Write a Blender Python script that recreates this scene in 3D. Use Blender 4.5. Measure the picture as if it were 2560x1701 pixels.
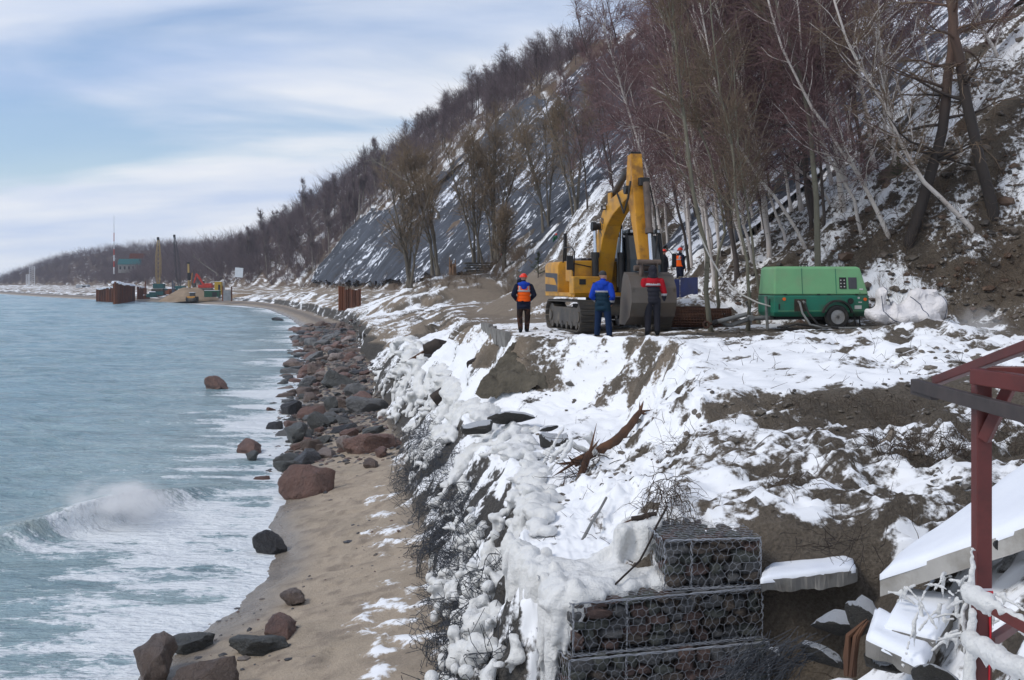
import bpy, bmesh, math, random
import numpy as np
from mathutils import Vector, Matrix, Euler

R = math.radians
sc = bpy.context.scene
for o in list(bpy.data.objects):
    bpy.data.objects.remove(o)
col = sc.collection

# ------------------------------------------------------------------ camera
ZC = 6.0            # eye height above the sea
FPX = 1100.0        # focal length in pixels of a 1024 px wide picture
HZ = 284.0          # horizon row
cam_d = bpy.data.cameras.new('camera')
cam = bpy.data.objects.new('camera', cam_d)
col.objects.link(cam)
cam.location = (0, 0, ZC)
cam.rotation_euler = (R(90), 0, 0)
cam_d.sensor_width = 36.0
cam_d.lens = 36.0 * FPX / 1024.0
cam_d.shift_y = -(340.0 - HZ) / 1024.0
cam_d.clip_start = 0.1
cam_d.clip_end = 9000
sc.camera = cam

# ------------------------------------------------------------------ sky and light
SUN_EL, SUN_AZ = 46.0, -112.0      # azimuth measured from +Y towards +X
w = bpy.data.worlds.new('World')
sc.world = w
w.use_nodes = True
nt = w.node_tree
nt.nodes.clear()
def wn(t, **kw):
    n = nt.nodes.new(t)
    for k, v in kw.items():
        setattr(n, k, v)
    return n
W_out = wn('ShaderNodeOutputWorld')
W_sky = wn('ShaderNodeTexSky', sky_type='NISHITA')
W_sky.sun_disc = False
W_sky.sun_elevation = R(SUN_EL)
W_sky.sun_rotation = R(SUN_AZ)
W_sky.air_density = 1.2
W_sky.dust_density = 0.0
W_sky.ozone_density = 3.0
W_bg1 = wn('ShaderNodeBackground'); W_bg1.inputs['Strength'].default_value = 0.095
W_bg2 = wn('ShaderNodeBackground'); W_bg2.inputs['Strength'].default_value = 1.0
W_mix = wn('ShaderNodeMixShader')
W_tc = wn('ShaderNodeTexCoord')
W_sep = wn('ShaderNodeSeparateXYZ')
def wmath(op, a, b=None, c=None):
    n = wn('ShaderNodeMath', operation=op)
    for i, v in enumerate((a, b, c)):
        if v is None: continue
        if isinstance(v, (int, float)): n.inputs[i].default_value = v
        else: nt.links.new(v, n.inputs[i])
    return n.outputs[0]
nt.links.new(W_tc.outputs['Generated'], W_sep.inputs[0])
zz = wmath('MAXIMUM', W_sep.outputs[2], 0.0)
den = wmath('ADD', zz, 0.20)
W_cmb = wn('ShaderNodeCombineXYZ')
nt.links.new(wmath('DIVIDE', W_sep.outputs[0], den), W_cmb.inputs[0])
nt.links.new(wmath('DIVIDE', W_sep.outputs[1], den), W_cmb.inputs[1])
W_map = wn('ShaderNodeMapping')
W_map.inputs['Scale'].default_value = (0.75, 1.25, 1.0)
W_map.inputs['Location'].default_value = (20.1, 7.1, 0.0)
nt.links.new(W_cmb.outputs[0], W_map.inputs['Vector'])
W_n1 = wn('ShaderNodeTexNoise'); W_n1.inputs['Scale'].default_value = 0.75; W_n1.inputs['Detail'].default_value = 7; W_n1.inputs['Roughness'].default_value = 0.5; W_n1.inputs['Distortion'].default_value = 0.5
nt.links.new(W_map.outputs[0], W_n1.inputs['Vector'])
W_r1 = wn('ShaderNodeValToRGB')
W_r1.color_ramp.interpolation = 'EASE'
W_r1.color_ramp.elements[0].position = 0.40; W_r1.color_ramp.elements[0].color = (0.12, 0.12, 0.12, 1)
W_r1.color_ramp.elements[1].position = 0.56; W_r1.color_ramp.elements[1].color = (1, 1, 1, 1)
nt.links.new(W_n1.outputs[0], W_r1.inputs[0])
W_n2 = wn('ShaderNodeTexNoise'); W_n2.inputs['Scale'].default_value = 1.3; W_n2.inputs['Detail'].default_value = 6
W_map2 = wn('ShaderNodeMapping'); W_map2.inputs['Scale'].default_value = (0.6, 1.2, 1.0); W_map2.inputs['Location'].default_value = (7.3, 2.2, 0.0)
nt.links.new(W_cmb.outputs[0], W_map2.inputs['Vector'])
nt.links.new(W_map2.outputs[0], W_n2.inputs['Vector'])
W_r2 = wn('ShaderNodeValToRGB')
W_r2.color_ramp.elements[0].position = 0.34; W_r2.color_ramp.elements[0].color = (0.42, 0.52, 0.72, 1)
W_r2.color_ramp.elements[1].position = 0.60; W_r2.color_ramp.elements[1].color = (0.74, 0.76, 0.80, 1)
nt.links.new(W_n2.outputs[0], W_r2.inputs[0])
nt.links.new(W_r2.outputs[0], W_bg2.inputs['Color'])
W_tint = wn('ShaderNodeMix', data_type='RGBA', blend_type='MULTIPLY'); W_tint.inputs[0].default_value = 1.0; W_tint.inputs[7].default_value = (0.92, 0.96, 1.12, 1)
nt.links.new(W_sky.outputs[0], W_tint.inputs[6]); nt.links.new(W_tint.outputs[2], W_bg1.inputs['Color'])
bank = wn('ShaderNodeMapRange', interpolation_type='SMOOTHSTEP')
nt.links.new(wmath('ADD', W_sep.outputs[2], wmath('MULTIPLY', wmath('SUBTRACT', W_n1.outputs[0], 0.5), 0.12)), bank.inputs[0])
bank.inputs[1].default_value = 0.088; bank.inputs[2].default_value = 0.062
nt.links.new(wmath('MAXIMUM', W_r1.outputs[0], bank.outputs[0]), W_mix.inputs[0])
nt.links.new(W_bg1.outputs[0], W_mix.inputs[1])
nt.links.new(W_bg2.outputs[0], W_mix.inputs[2])
nt.links.new(W_mix.outputs[0], W_out.inputs[0])

sun_d = bpy.data.lights.new('sun', 'SUN')
sun_d.energy = 1.5
sun_d.angle = R(18)
sun_d.color = (1.0, 0.95, 0.88)
sun = bpy.data.objects.new('sun', sun_d)
col.objects.link(sun)
_d = Vector((math.sin(R(SUN_AZ)) * math.cos(R(SUN_EL)), math.cos(R(SUN_AZ)) * math.cos(R(SUN_EL)), math.sin(R(SUN_EL))))
sun.rotation_euler = _d.to_track_quat('Z', 'Y').to_euler()
sun.location = (-30, -30, 60)

vs = sc.view_settings
vs.view_transform = 'Standard'
vs.look = 'None'
vs.exposure = 0.26
vs.gamma = 1.0
vs.use_curve_mapping = False
sc.cycles.use_denoising = True
sc.cycles.max_bounces = 6
sc.cycles.volume_bounces = 3
sc.cycles.diffuse_bounces = 3
sc.cycles.glossy_bounces = 3
sc.cycles.transmission_bounces = 3
sc.cycles.transparent_max_bounces = 8
sc.cycles.caustics_reflective = False
sc.cycles.caustics_refractive = False

# ------------------------------------------------------------------ helpers
rng = np.random.default_rng(7)
random.seed(7)

def at(px, py, Y):
    """point seen at pixel (px, py) of a 1024x680 picture at depth Y"""
    return Vector(((px - 512.0) / FPX * Y, Y, ZC - (py - HZ) / FPX * Y))

_perm = np.random.default_rng(11).permutation(512)
_perm = np.concatenate([_perm, _perm, _perm])
_val = np.random.default_rng(12).uniform(-1, 1, 2048)
def vnoise(x, y, z=0.0):
    """smooth value noise in [-1, 1], arrays"""
    x, y, z = np.broadcast_arrays(np.asarray(x, float), np.asarray(y, float), np.asarray(z, float))
    xi, yi, zi = np.floor(x).astype(int), np.floor(y).astype(int), np.floor(z).astype(int)
    xf, yf, zf = x - xi, y - yi, z - zi
    u, v, t = (f * f * f * (f * (f * 6 - 15) + 10) for f in (xf, yf, zf))
    xi &= 511; yi &= 511; zi &= 511
    def h(a, b, c):
        return _val[_perm[_perm[_perm[(xi + a) & 511] + ((yi + b) & 511)] + ((zi + c) & 511)]]
    x00 = h(0,0,0) * (1-u) + h(1,0,0) * u
    x10 = h(0,1,0) * (1-u) + h(1,1,0) * u
    x01 = h(0,0,1) * (1-u) + h(1,0,1) * u
    x11 = h(0,1,1) * (1-u) + h(1,1,1) * u
    return (x00 * (1-v) + x10 * v) * (1-t) + (x01 * (1-v) + x11 * v) * t
def fbm(x, y, z=0.0, oct=4, gain=0.5, lac=2.03):
    s, a, n = 0.0, 1.0, 0.0
    for i in range(oct):
        s = s + a * vnoise(x + 17.3 * i, y + 9.1 * i, np.asarray(z) + 5.7 * i)
        n += a; a *= gain
        x, y, z = np.asarray(x) * lac, np.asarray(y) * lac, np.asarray(z) * lac
    return s / n
def sstep(a, b, x):
    t = np.clip((np.asarray(x, float) - a) / (b - a), 0, 1)
    return t * t * (3 - 2 * t)

def mesh_np(name, V, F, smooth=True):
    """V (n,3); F list of (m,k) int arrays with k = 3 or 4"""
    me = bpy.data.meshes.new(name)
    V = np.asarray(V, np.float32)
    if not isinstance(F, list): F = [F]
    F = [np.asarray(f, np.int32) for f in F if len(f)]
    tot = np.concatenate([np.full(len(f), f.shape[1], np.int32) for f in F])
    idx = np.concatenate([f.ravel() for f in F])
    me.vertices.add(len(V)); me.vertices.foreach_set('co', V.ravel())
    me.loops.add(len(idx)); me.loops.foreach_set('vertex_index', idx)
    me.polygons.add(len(tot))
    me.polygons.foreach_set('loop_start', np.concatenate([[0], np.cumsum(tot)[:-1]]).astype(np.int32))
    me.polygons.foreach_set('loop_total', tot)
    me.polygons.foreach_set('use_smooth', np.full(len(tot), smooth))
    me.update(calc_edges=True)
    me.validate()
    return me
def fattr(me, name, arr):
    a = me.attributes.new(name, 'FLOAT', 'POINT'); a.data.foreach_set('value', np.asarray(arr, np.float32).ravel())
def cattr(me, name, arr):
    arr = np.asarray(arr, np.float32)
    a = me.attributes.new(name, 'FLOAT_COLOR', 'POINT')
    a.data.foreach_set('color', np.concatenate([arr, np.ones((len(arr), 1), np.float32)], 1).ravel())

def link(name, me, mats=None, parent=None, loc=None, rz=None):
    o = bpy.data.objects.new(name, me)
    col.objects.link(o)
    if mats is not None:
        for m in (mats if isinstance(mats, (list, tuple)) else [mats]):
            me.materials.append(m)
    if parent is not None: o.parent = parent
    if loc is not None: o.location = loc
    if rz is not None: o.rotation_euler = (0, 0, rz)
    return o
def tag(o, label=None, cat=None, group=None, kind=None):
    if label: o['label'] = label
    if cat: o['category'] = cat
    if group: o['group'] = group
    if kind or cat: o['kind'] = kind or 'thing'
    return o
def empty(name, loc, rz=0.0, label=None, cat=None, group=None):
    o = bpy.data.objects.new(name, None)
    o.empty_display_size = 0.2
    col.objects.link(o)
    o.location = loc
    o.rotation_euler = (0, 0, rz)
    return tag(o, label, cat, group)
def copy_tree(o, parent=None):
    c = o.copy(); col.objects.link(c); c.parent = parent
    for ch in list(o.children): copy_tree(ch, c)
    return c

class MB:
    """collects shapes into one mesh"""
    def __init__(s):
        s.v, s.f, s.m = [], [], []
    def add(s, verts, faces, mat=0):
        b = len(s.v)
        s.v += [tuple(v) for v in verts]
        s.f += [tuple(b + i for i in f) for f in faces]
        s.m += [mat] * len(faces)
        return s
    def box(s, c, size, rot=None, mat=0, taper=1.0, tx=None):
        """box centred at c; taper scales the top in x and y"""
        hx, hy, hz = size[0] / 2, size[1] / 2, size[2] / 2
        t = tx if tx is not None else (taper, taper)
        P = [(-hx,-hy,-hz),(hx,-hy,-hz),(hx,hy,-hz),(-hx,hy,-hz),(-hx*t[0],-hy*t[1],hz),(hx*t[0],-hy*t[1],hz),(hx*t[0],hy*t[1],hz),(-hx*t[0],hy*t[1],hz)]
        M = rot if rot is not None else Matrix.Identity(3)
        if isinstance(M, Euler): M = M.to_matrix()
        c = Vector(c)
        return s.add([c + M @ Vector(p) for p in P], [(0,3,2,1),(4,5,6,7),(0,1,5,4),(1,2,6,5),(2,3,7,6),(3,0,4,7)], mat)
    def bar(s, a, b, w, h=None, mat=0, up=(0,0,1)):
        """rectangular bar from a to b, w wide, h high"""
        a, b = Vector(a), Vector(b)
        h = w if h is None else h
        d = (b - a).normalized()
        x = d.cross(Vector(up))
        if x.length < 1e-4: x = d.cross(Vector((1,0,0)))
        x.normalize(); y = x.cross(d).normalized()
        P = []
        for p in (a, b):
            P += [p - x*w/2 - y*h/2, p + x*w/2 - y*h/2, p + x*w/2 + y*h/2, p - x*w/2 + y*h/2]
        return s.add(P, [(0,3,2,1),(4,5,6,7),(0,1,5,4),(1,2,6,5),(2,3,7,6),(3,0,4,7)], mat)
    def tube(s, pts, r, n=8, mat=0, cap=True):
        pts = [Vector(p) for p in pts]
        rr = r if isinstance(r, (list, tuple, np.ndarray)) else [r] * len(pts)
        P, F = [], []
        prev = None
        for i, p in enumerate(pts):
            d = (pts[min(i+1, len(pts)-1)] - pts[max(i-1, 0)])
            d = d.normalized() if d.length > 1e-9 else Vector((0,0,1))
            if prev is None:
                x = d.orthogonal().normalized()
            else:
                x = prev - d * prev.dot(d)
                x = x.normalized() if x.length > 1e-6 else d.orthogonal().normalized()
            prev = x
            y = d.cross(x)
            for k in range(n):
                a = 2 * math.pi * k / n
                P.append(p + (x * math.cos(a) + y * math.sin(a)) * rr[i])
        for i in range(len(pts) - 1):
            for k in range(n):
                k2 = (k + 1) % n
                F.append((i*n + k, i*n + k2, (i+1)*n + k2, (i+1)*n + k))
        if cap:
            F.append(tuple(range(n - 1, -1, -1)))
            F.append(tuple((len(pts)-1)*n + k for k in range(n)))
        return s.add(P, F, mat)
    def cyl(s, a, b, r, n=16, mat=0, r2=None):
        return s.tube([a, b], [r, r if r2 is None else r2], n, mat)
    def prism(s, poly, axis, a, b, mat=0):
        """2-D polygon extruded along axis ('x','y','z') from a to b; poly coords are the two other axes in order"""
        n = len(poly)
        def mk(p, t):
            return {'x': (t, p[0], p[1]), 'y': (p[0], t, p[1]), 'z': (p[0], p[1], t)}[axis]
        P = [mk(p, a) for p in poly] + [mk(p, b) for p in poly]
        F = [tuple(range(n - 1, -1, -1)), tuple(range(n, 2 * n))]
        F += [(i, (i+1) % n, n + (i+1) % n, n + i) for i in range(n)]
        return s.add(P, F, mat)
    def loft(s, rings, mat=0, cap=True, closed=True):
        n = len(rings[0]); P = [p for r_ in rings for p in r_]; F = []
        for i in range(len(rings) - 1):
            for k in range(n if closed else n - 1):
                k2 = (k + 1) % n
                F.append((i*n + k, i*n + k2, (i+1)*n + k2, (i+1)*n + k))
        if cap:
            F.append(tuple(range(n - 1, -1, -1))); F.append(tuple((len(rings)-1)*n + k for k in range(n)))
        return s.add(P, F, mat)
    def ball(s, c, r, n=10, m=6, mat=0):
        r = (r, r, r) if isinstance(r, (int, float)) else r
        rings = []
        for i in range(m + 1):
            ph = math.pi * (0.02 + 0.96 * i / m)
            rings.append([(c[0] + r[0]*math.sin(ph)*math.cos(2*math.pi*k/n), c[1] + r[1]*math.sin(ph)*math.sin(2*math.pi*k/n), c[2] - r[2]*math.cos(ph)) for k in range(n)])
        return s.loft(rings, mat)
    def mesh(s, name='part', smooth=False, bevel=0.0, fix=True):
        me = bpy.data.meshes.new(name)
        me.from_pydata(s.v, [], s.f)
        if len(set(s.m)) > 1: me.polygons.foreach_set('material_index', s.m)
        if fix or bevel:
            bm = bmesh.new(); bm.from_mesh(me)
            bmesh.ops.recalc_face_normals(bm, faces=bm.faces)
            if bevel:
                es = [e for e in bm.edges if len(e.link_faces) == 2 and e.calc_face_angle(0) > R(32)]
                bmesh.ops.bevel(bm, geom=es, offset=bevel, offset_type='OFFSET', segments=2, profile=0.5, affect='EDGES', clamp_overlap=True)
            bm.to_mesh(me); bm.free()
        if smooth:
            me.polygons.foreach_set('use_smooth', [True] * len(me.polygons))
            me.set_sharp_from_angle(angle=R(40))
        me.update()
        return me
    def build(s, name, mats, parent=None, smooth=False, bevel=0.0, loc=None, rz=None, label=None):
        o = link(name, s.mesh(name, smooth, bevel), mats, parent, loc, rz)
        if label: o['label'] = label
        return o

def strands(P, Rr, sides=3):
    """P (M,K,3) polylines, Rr (M,K) radii -> V, F of all the thin tubes at once"""
    P = np.asarray(P, float); M, K, _ = P.shape
    Rr = np.broadcast_to(np.asarray(Rr, float), (M, K))
    D = np.empty_like(P)
    D[:, 1:-1] = P[:, 2:] - P[:, :-2]
    D[:, 0] = P[:, 1] - P[:, 0]; D[:, -1] = P[:, -1] - P[:, -2]
    D /= np.linalg.norm(D, axis=2, keepdims=True) + 1e-9
    ref = np.where(np.abs(D[:, :1, 2:3]) > 0.9, np.array([1.0, 0, 0]), np.array([0, 0, 1.0]))
    X = np.cross(D, np.broadcast_to(ref, D.shape)); X /= np.linalg.norm(X, axis=2, keepdims=True) + 1e-9
    Y = np.cross(D, X)
    a = 2 * np.pi * np.arange(sides) / sides
    V = P[:, :, None] + (X[:, :, None] * np.cos(a)[None, None, :, None] + Y[:, :, None] * np.sin(a)[None, None, :, None]) * Rr[:, :, None, None]
    V = V.reshape(-1, 3)
    i = np.arange(M)[:, None, None] * K * sides; j = np.arange(K - 1)[None, :, None] * sides; k = np.arange(sides)[None, None, :]; k2 = (k + 1) % sides
    F = np.stack([i + j + k, i + j + k2, i + j + sides + k2, i + j + sides + k], -1).reshape(-1, 4)
    return V, F

def eval_mods(me, mods, name='tmp'):
    """apply modifiers to a mesh and return the new mesh"""
    o = bpy.data.objects.new(name, me); col.objects.link(o)
    for t, kw in mods:
        m = o.modifiers.new(t, t)
        for k, v in kw.items(): setattr(m, k, v)
    dg = bpy.context.evaluated_depsgraph_get()
    dg.update()
    out = bpy.data.meshes.new_from_object(o.evaluated_get(dg), depsgraph=dg)
    bpy.data.objects.remove(o); bpy.data.meshes.remove(me)
    return out

# ------------------------------------------------------------------ materials
MATS = {}
class NT:
    def __init__(s, name):
        s.m = bpy.data.materials.new(name); s.m.use_nodes = True
        s.t = s.m.node_tree; s.t.nodes.clear()
        s.out = s.n('ShaderNodeOutputMaterial'); s.b = s.n('ShaderNodeBsdfPrincipled')
        s.t.links.new(s.b.outputs[0], s.out.inputs[0])
    def n(s, t, **kw):
        x = s.t.nodes.new(t)
        for k, v in kw.items(): setattr(x, k, v)
        return x
    def set(s, sock, v):
        if hasattr(v, 'links') or isinstance(v, bpy.types.NodeSocket): s.t.links.new(v, sock)
        elif isinstance(v, (tuple, list)) and len(v) == 3 and sock.type == 'RGBA': sock.default_value = (*v, 1)
        else: sock.default_value = v
    def math(s, op, a, b=None, c=None, clamp=False):
        x = s.n('ShaderNodeMath', operation=op); x.use_clamp = clamp
        for i, v in enumerate((a, b, c)):
            if v is not None: s.set(x.inputs[i], v)
        return x.outputs[0]
    def mix(s, f, a, b, blend='MIX'):
        x = s.n('ShaderNodeMix', data_type='RGBA', blend_type=blend)
        s.set(x.inputs[0], f); s.set(x.inputs[6], a); s.set(x.inputs[7], b)
        return x.outputs[2]
    def coord(s, kind='Object', scale=(1,1,1), rot=(0,0,0)):
        tc = s.n('ShaderNodeTexCoord'); mp = s.n('ShaderNodeMapping')
        mp.inputs['Scale'].default_value = scale; mp.inputs['Rotation'].default_value = rot
        s.t.links.new(tc.outputs[kind], mp.inputs[0])
        return mp.outputs[0]
    def noise(s, scale, detail=4, rough=0.55, vec=None, dist=0.0):
        x = s.n('ShaderNodeTexNoise'); x.inputs['Scale'].default_value = scale; x.inputs['Detail'].default_value = detail
        x.inputs['Roughness'].default_value = rough; x.inputs['Distortion'].default_value = dist
        if vec is not None: s.t.links.new(vec, x.inputs['Vector'])
        return x.outputs[0]
    def ramp(s, f, stops, interp='LINEAR'):
        x = s.n('ShaderNodeValToRGB'); x.color_ramp.interpolation = interp
        e = x.color_ramp.elements
        while len(e) > len(stops): e.remove(e[-1])
        while len(e) < len(stops): e.new(0.5)
        for i, (p, c) in enumerate(stops):
            e[i].position = p
            e[i].color = (c, c, c, 1) if isinstance(c, (int, float)) else (*c, 1)
        s.set(x.inputs[0], f)
        return x.outputs[0]
    def step(s, f, a, b):
        x = s.n('ShaderNodeMapRange', interpolation_type='SMOOTHSTEP')
        s.set(x.inputs[0], f); x.inputs[1].default_value = a; x.inputs[2].default_value = b
        return x.outputs[0]
    def attr(s, name, what='Fac'):
        x = s.n('ShaderNodeAttribute', attribute_name=name)
        return x.outputs[what]
    def bump(s, h, strength=0.5, dist=0.05, normal=None):
        x = s.n('ShaderNodeBump'); x.inputs['Strength'].default_value = strength; x.inputs['Distance'].default_value = dist
        s.set(x.inputs['Height'], h)
        if normal is not None: s.t.links.new(normal, x.inputs['Normal'])
        return x.outputs[0]
    def bsdf(s, **kw):
        for k, v in kw.items():
            s.set(s.b.inputs[k.replace('_', ' ')], v)
        return s.m

def mat(name, c, c2=None, scale=4.0, rough=0.7, bump=0.0, bdist=0.01, metal=0.0, bscale=None, dirt=None, dscale=3.0, damt=0.5, spec=0.3, stretch=(1,1,1)):
    """plain weathered material: two tones by noise, optional dirt patches and fine relief"""
    if name in MATS: return MATS[name]
    t = NT(name)
    v = t.coord('Object', stretch)
    c2 = c2 or tuple(x * 0.72 for x in c)
    base = t.mix(t.ramp(t.noise(scale, 5, 0.6, v), [(0.35, 0.0), (0.68, 1.0)]), c, c2)
    if dirt:
        base = t.mix(t.math('MULTIPLY', t.ramp(t.noise(dscale, 6, 0.65, v), [(0.48, 0.0), (0.64, 1.0)]), damt), base, dirt)
    kw = dict(Base_Color=base, Roughness=rough, Metallic=metal, Specular_IOR_Level=spec)
    if bump:
        kw['Normal'] = t.bump(t.noise(bscale or scale * 3, 6, 0.6, v), bump, bdist)
    MATS[name] = t.bsdf(**kw)
    return MATS[name]
# ------------------------------------------------------------------ the lie of the land
# cross sections of the coast: distance ahead, waterline x, wall foot, wall edge, bench inner edge, platform edge, foot of the hillside (x, z)
STN = np.array([
 # Y      W     Fx    Fz    Ex    Ez    Bx    Bz    Px    Pz    Sx    Sz
 [  3.0, -6.5, -1.2, 0.70, -0.4, 1.10,  0.8, 1.50,  2.4, 1.90, 15.0, 3.2],
 [  8.5, -6.2, -1.0, 0.75, -0.2, 1.15,  1.0, 1.50,  2.6, 2.40, 16.0, 3.5],
 [  9.8, -6.1, -1.0, 0.75, -0.1, 1.20,  1.1, 1.50,  2.7, 2.30, 16.0, 3.5],
 [ 10.5, -6.0, -0.9, 0.80,  0.0, 1.30,  1.2, 1.50,  2.7, 1.75, 16.0, 3.5],
 [ 11.42, -6.0, -0.9, 0.80,  0.0, 1.40,  1.2, 1.60,  2.8, 1.85, 16.0, 3.6],
 [ 11.8,-5.9, -0.9, 0.80,  0.25, 2.60,  1.3, 2.82,  2.2, 3.25, 16.0, 3.7],
 [ 13.0, -5.7, -0.8, 0.80, 0.20, 2.75,  1.2, 2.90,  1.9, 3.45, 15.0, 3.9],
 [ 15.0, -5.6, -0.8, 0.80, 0.30, 2.75,  1.0, 2.95,  2.5, 3.75, 15.0, 4.0],
 [ 16.4, -5.7, -0.9, 0.80, 0.30, 2.70,  0.95,2.95,  2.9, 3.95, 14.8, 4.1],
 [ 16.9, -5.7, -1.0, 0.80, 0.30,2.62,  1.0, 2.95,  3.0, 4.30, 14.6, 4.5],
 [ 20.0, -5.2, -1.4, 0.80, 0.00, 2.50,  2.0, 2.95,  3.4, 4.42, 14.0, 4.6],
 [ 22.4, -5.15,-1.7, 0.80, -0.20, 2.45,  2.65,2.95,  3.7, 4.55, 13.5, 4.7],
 [ 25.0, -5.6, -2.2, 0.80, -0.60, 2.40,  2.75,3.00,  3.8, 4.62, 12.5, 4.78],
 [ 27.0, -6.0, -2.5, 0.75, -0.90, 2.40,  2.0, 3.10,  3.1, 4.65, 12.8, 4.8],
 [ 28.4, -6.2, -2.7, 0.75, -1.15, 2.40,  0.2, 3.35,  1.5, 4.62, 12.5, 4.82],
 [ 29.6, -6.4, -2.9, 0.70, -1.35, 2.40, -0.7, 3.50,  0.0, 4.45, 12.0, 4.82],
 [ 31.5, -6.7, -3.1, 0.65, -1.60, 2.35, -0.9, 3.55, -0.15,4.45, 11.0, 4.80],
 [ 34.0, -7.1, -3.4, 0.60, -1.95, 2.35, -1.1, 3.60, -0.4, 4.45, 6.6, 4.78],
 [ 40.0, -8.2, -4.3, 0.60, -2.90, 2.45, -1.8, 3.70, -1.1, 4.40,  5.3, 4.75],
 [ 47.0, -9.5, -5.5, 0.55, -4.20, 2.65, -2.5, 3.70, -1.8, 4.30,  6.6, 4.7],
 [ 54.0,-10.8, -6.7, 0.50, -5.50, 2.90, -3.4, 3.60, -2.6, 4.20,  6.2, 4.6],
 [ 57.5,-11.4, -7.2, 0.55, -6.3, 2.30, -4.2, 3.20, -3.0, 4.20,  5.2, 4.6],
 [ 63.0,-12.2, -8.0, 0.70, -6.8, 1.40, -5.2, 2.70, -3.4, 4.20,  3.4, 4.6],
 [ 70.0,-13.4, -9.0, 0.90, -8.3, 2.10, -6.0, 3.10, -3.8, 4.20,  2.0, 4.6],
 [ 80.0,-15.2,-10.6, 1.00,-10.0, 2.60, -7.5, 3.25, -4.3, 4.25,  0.4, 4.6],
 [100.0,-19.0,-14.0, 0.90,-13.2, 2.80,-10.5, 3.35, -5.8, 4.30,  0.0, 4.7],
 [127.0,-24.0,-18.2, 0.80,-17.2, 2.70,-14.5, 3.30, -9.5, 4.40, -4.0, 4.9],
 [157.0,-30.5,-25.0, 0.70,-24.0, 2.30,-21.0, 3.10,-18.0, 4.60,-13.0, 5.2],
 [200.0,-41.0,-36.0, 0.60,-35.3, 2.20,-33.6, 3.00,-32.0, 3.90,-29.0, 5.2],
 [264.0,-59.0,-53.5, 0.60,-52.8, 2.00,-51.0, 3.00,-49.5, 3.90,-45.0, 5.2],
 [300.0,-74.0,-66.0, 0.80,-65.0, 1.90,-63.0, 2.60,-61.0, 3.40,-55.0, 5.2],
 [340.0,-100.,-88.0, 1.00,-84.0, 1.80,-80.0, 2.20,-76.0, 2.80,-66.0, 5.0],
 [420.0,-160.,-148., 1.00,-142., 1.60,-136., 2.00,-132., 2.60,-110., 5.0],
 [520.0,-225.,-216., 1.00,-212., 1.40,-208., 1.80,-205., 2.40,-165., 5.0],
 [700.0,-330.,-322., 1.00,-318., 1.40,-314., 1.80,-310., 2.40,-265., 5.0],
 [900.0,-455.,-447., 1.00,-443., 1.40,-439., 1.80,-436., 2.40,-395., 5.0],
 [1050.,-560.,-550., 1.00,-546., 1.40,-542., 1.80,-540., 2.40,-500., 5.0],
])
def stn(y, c): return np.interp(y, STN[:, 0], STN[:, c])
# hillside: tangent of the slope and height of the crest by distance
HT = np.array([[3, .62, 40], [25, .66, 40], [38, .76, 42], [50, .85, 44], [70, .95, 45], [100, 1.02, 46], [160, 1.05, 46], [215, 1.12, 47], [270, 1.25, 52], [320, 1.3, 51], [370, 1.2, 44], [420, .9, 35], [445, .7, 29], [520, .6, 23], [600, .5, 24], [750, .45, 29], [900, .45, 32], [1000, .42, 27], [1050, .35, 16]], float)

rows = [5.2]
while rows[-1] < 1040:
    y = rows[-1]
    d = 0.0044 * y if y < 70 else 0.0085 * y
    if 11.2 < y < 12.0 or 16.3 < y < 17.0: d = 0.03
    rows.append(y + d)
ROWS = np.array(rows); NR = len(ROWS)
SEG = [10, 50, 32, 74, 42, 96, 90, 6]      # columns in each strip
def row_cols(y):
    W, Fx, Fz, Ex, Ez, Bx, Bz, Px, Pz, Sx, Sz = (float(stn(y, c)) for c in range(1, 12))
    tn, cr = np.interp(y, HT[:, 0], HT[:, 1]), np.interp(y, HT[:, 0], HT[:, 2])
    dx = max((cr - Sz) / tn, 5)
    pts = [(W - 0.25 * y - 5, -2.5), (W, 0.0), (Fx, Fz), (Ex, Ez), (Bx, Bz), (Px, Pz), (Sx, Sz), (Sx + dx, cr), (Sx + dx + 60 + 0.3 * y, cr + 6)]
    X, Z = [], []
    for i, n in enumerate(SEG):
        t = np.arange(n) / n
        if i == 0: t = 1 - (1 - t) ** 2
        if i == 6: t = t ** 1.7
        X.append(pts[i][0] + (pts[i+1][0] - pts[i][0]) * t); Z.append(pts[i][1] + (pts[i+1][1] - pts[i][1]) * t)
    X.append([pts[-1][0]]); Z.append([pts[-1][1]])
    return np.concatenate(X), np.concatenate(Z)
NCOL = sum(SEG) + 1
GX = np.empty((NR, NCOL)); GZ = np.empty((NR, NCOL))
for i, y in enumerate(ROWS): GX[i], GZ[i] = row_cols(y)
GY = np.repeat(ROWS[:, None], NCOL, 1)
U = np.concatenate([np.arange(n) / n + i for i, n in enumerate(SEG)] + [[len(SEG)]])      # strip coordinate of every column
UU = np.repeat(U[None], NR, 0)
# the heights follow a wavering line ahead, so no scarp runs ruler-straight
YE = GY + (0.75 * fbm(GX * 0.55, GY * 0.12, 2.0, 4) * 1.9 + 0.35 * fbm(GX * 2.1, GY * 0.4, 6.0, 3)) * sstep(12.2, 13.5, GY) * (1 - sstep(32, 42, GY))
for si, (ca, cb) in ((4, (7, 9)), (5, (9, 11))):
    mk = (U >= si) & (U < si + 1)
    tq = (U[mk] - si)[None]
    GZ[:, mk] = stn(YE[:, mk], ca) * (1 - tq) + stn(YE[:, mk], cb) * tq
# the profile's corners are eroded, not folded: round them along the row
for _ in range(3):
    k = np.array([0.25, 0.5, 0.25])
    GZ[:, 15:-8] = 0.25 * GZ[:, 14:-9] + 0.5 * GZ[:, 15:-8] + 0.25 * GZ[:, 16:-7]
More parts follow.
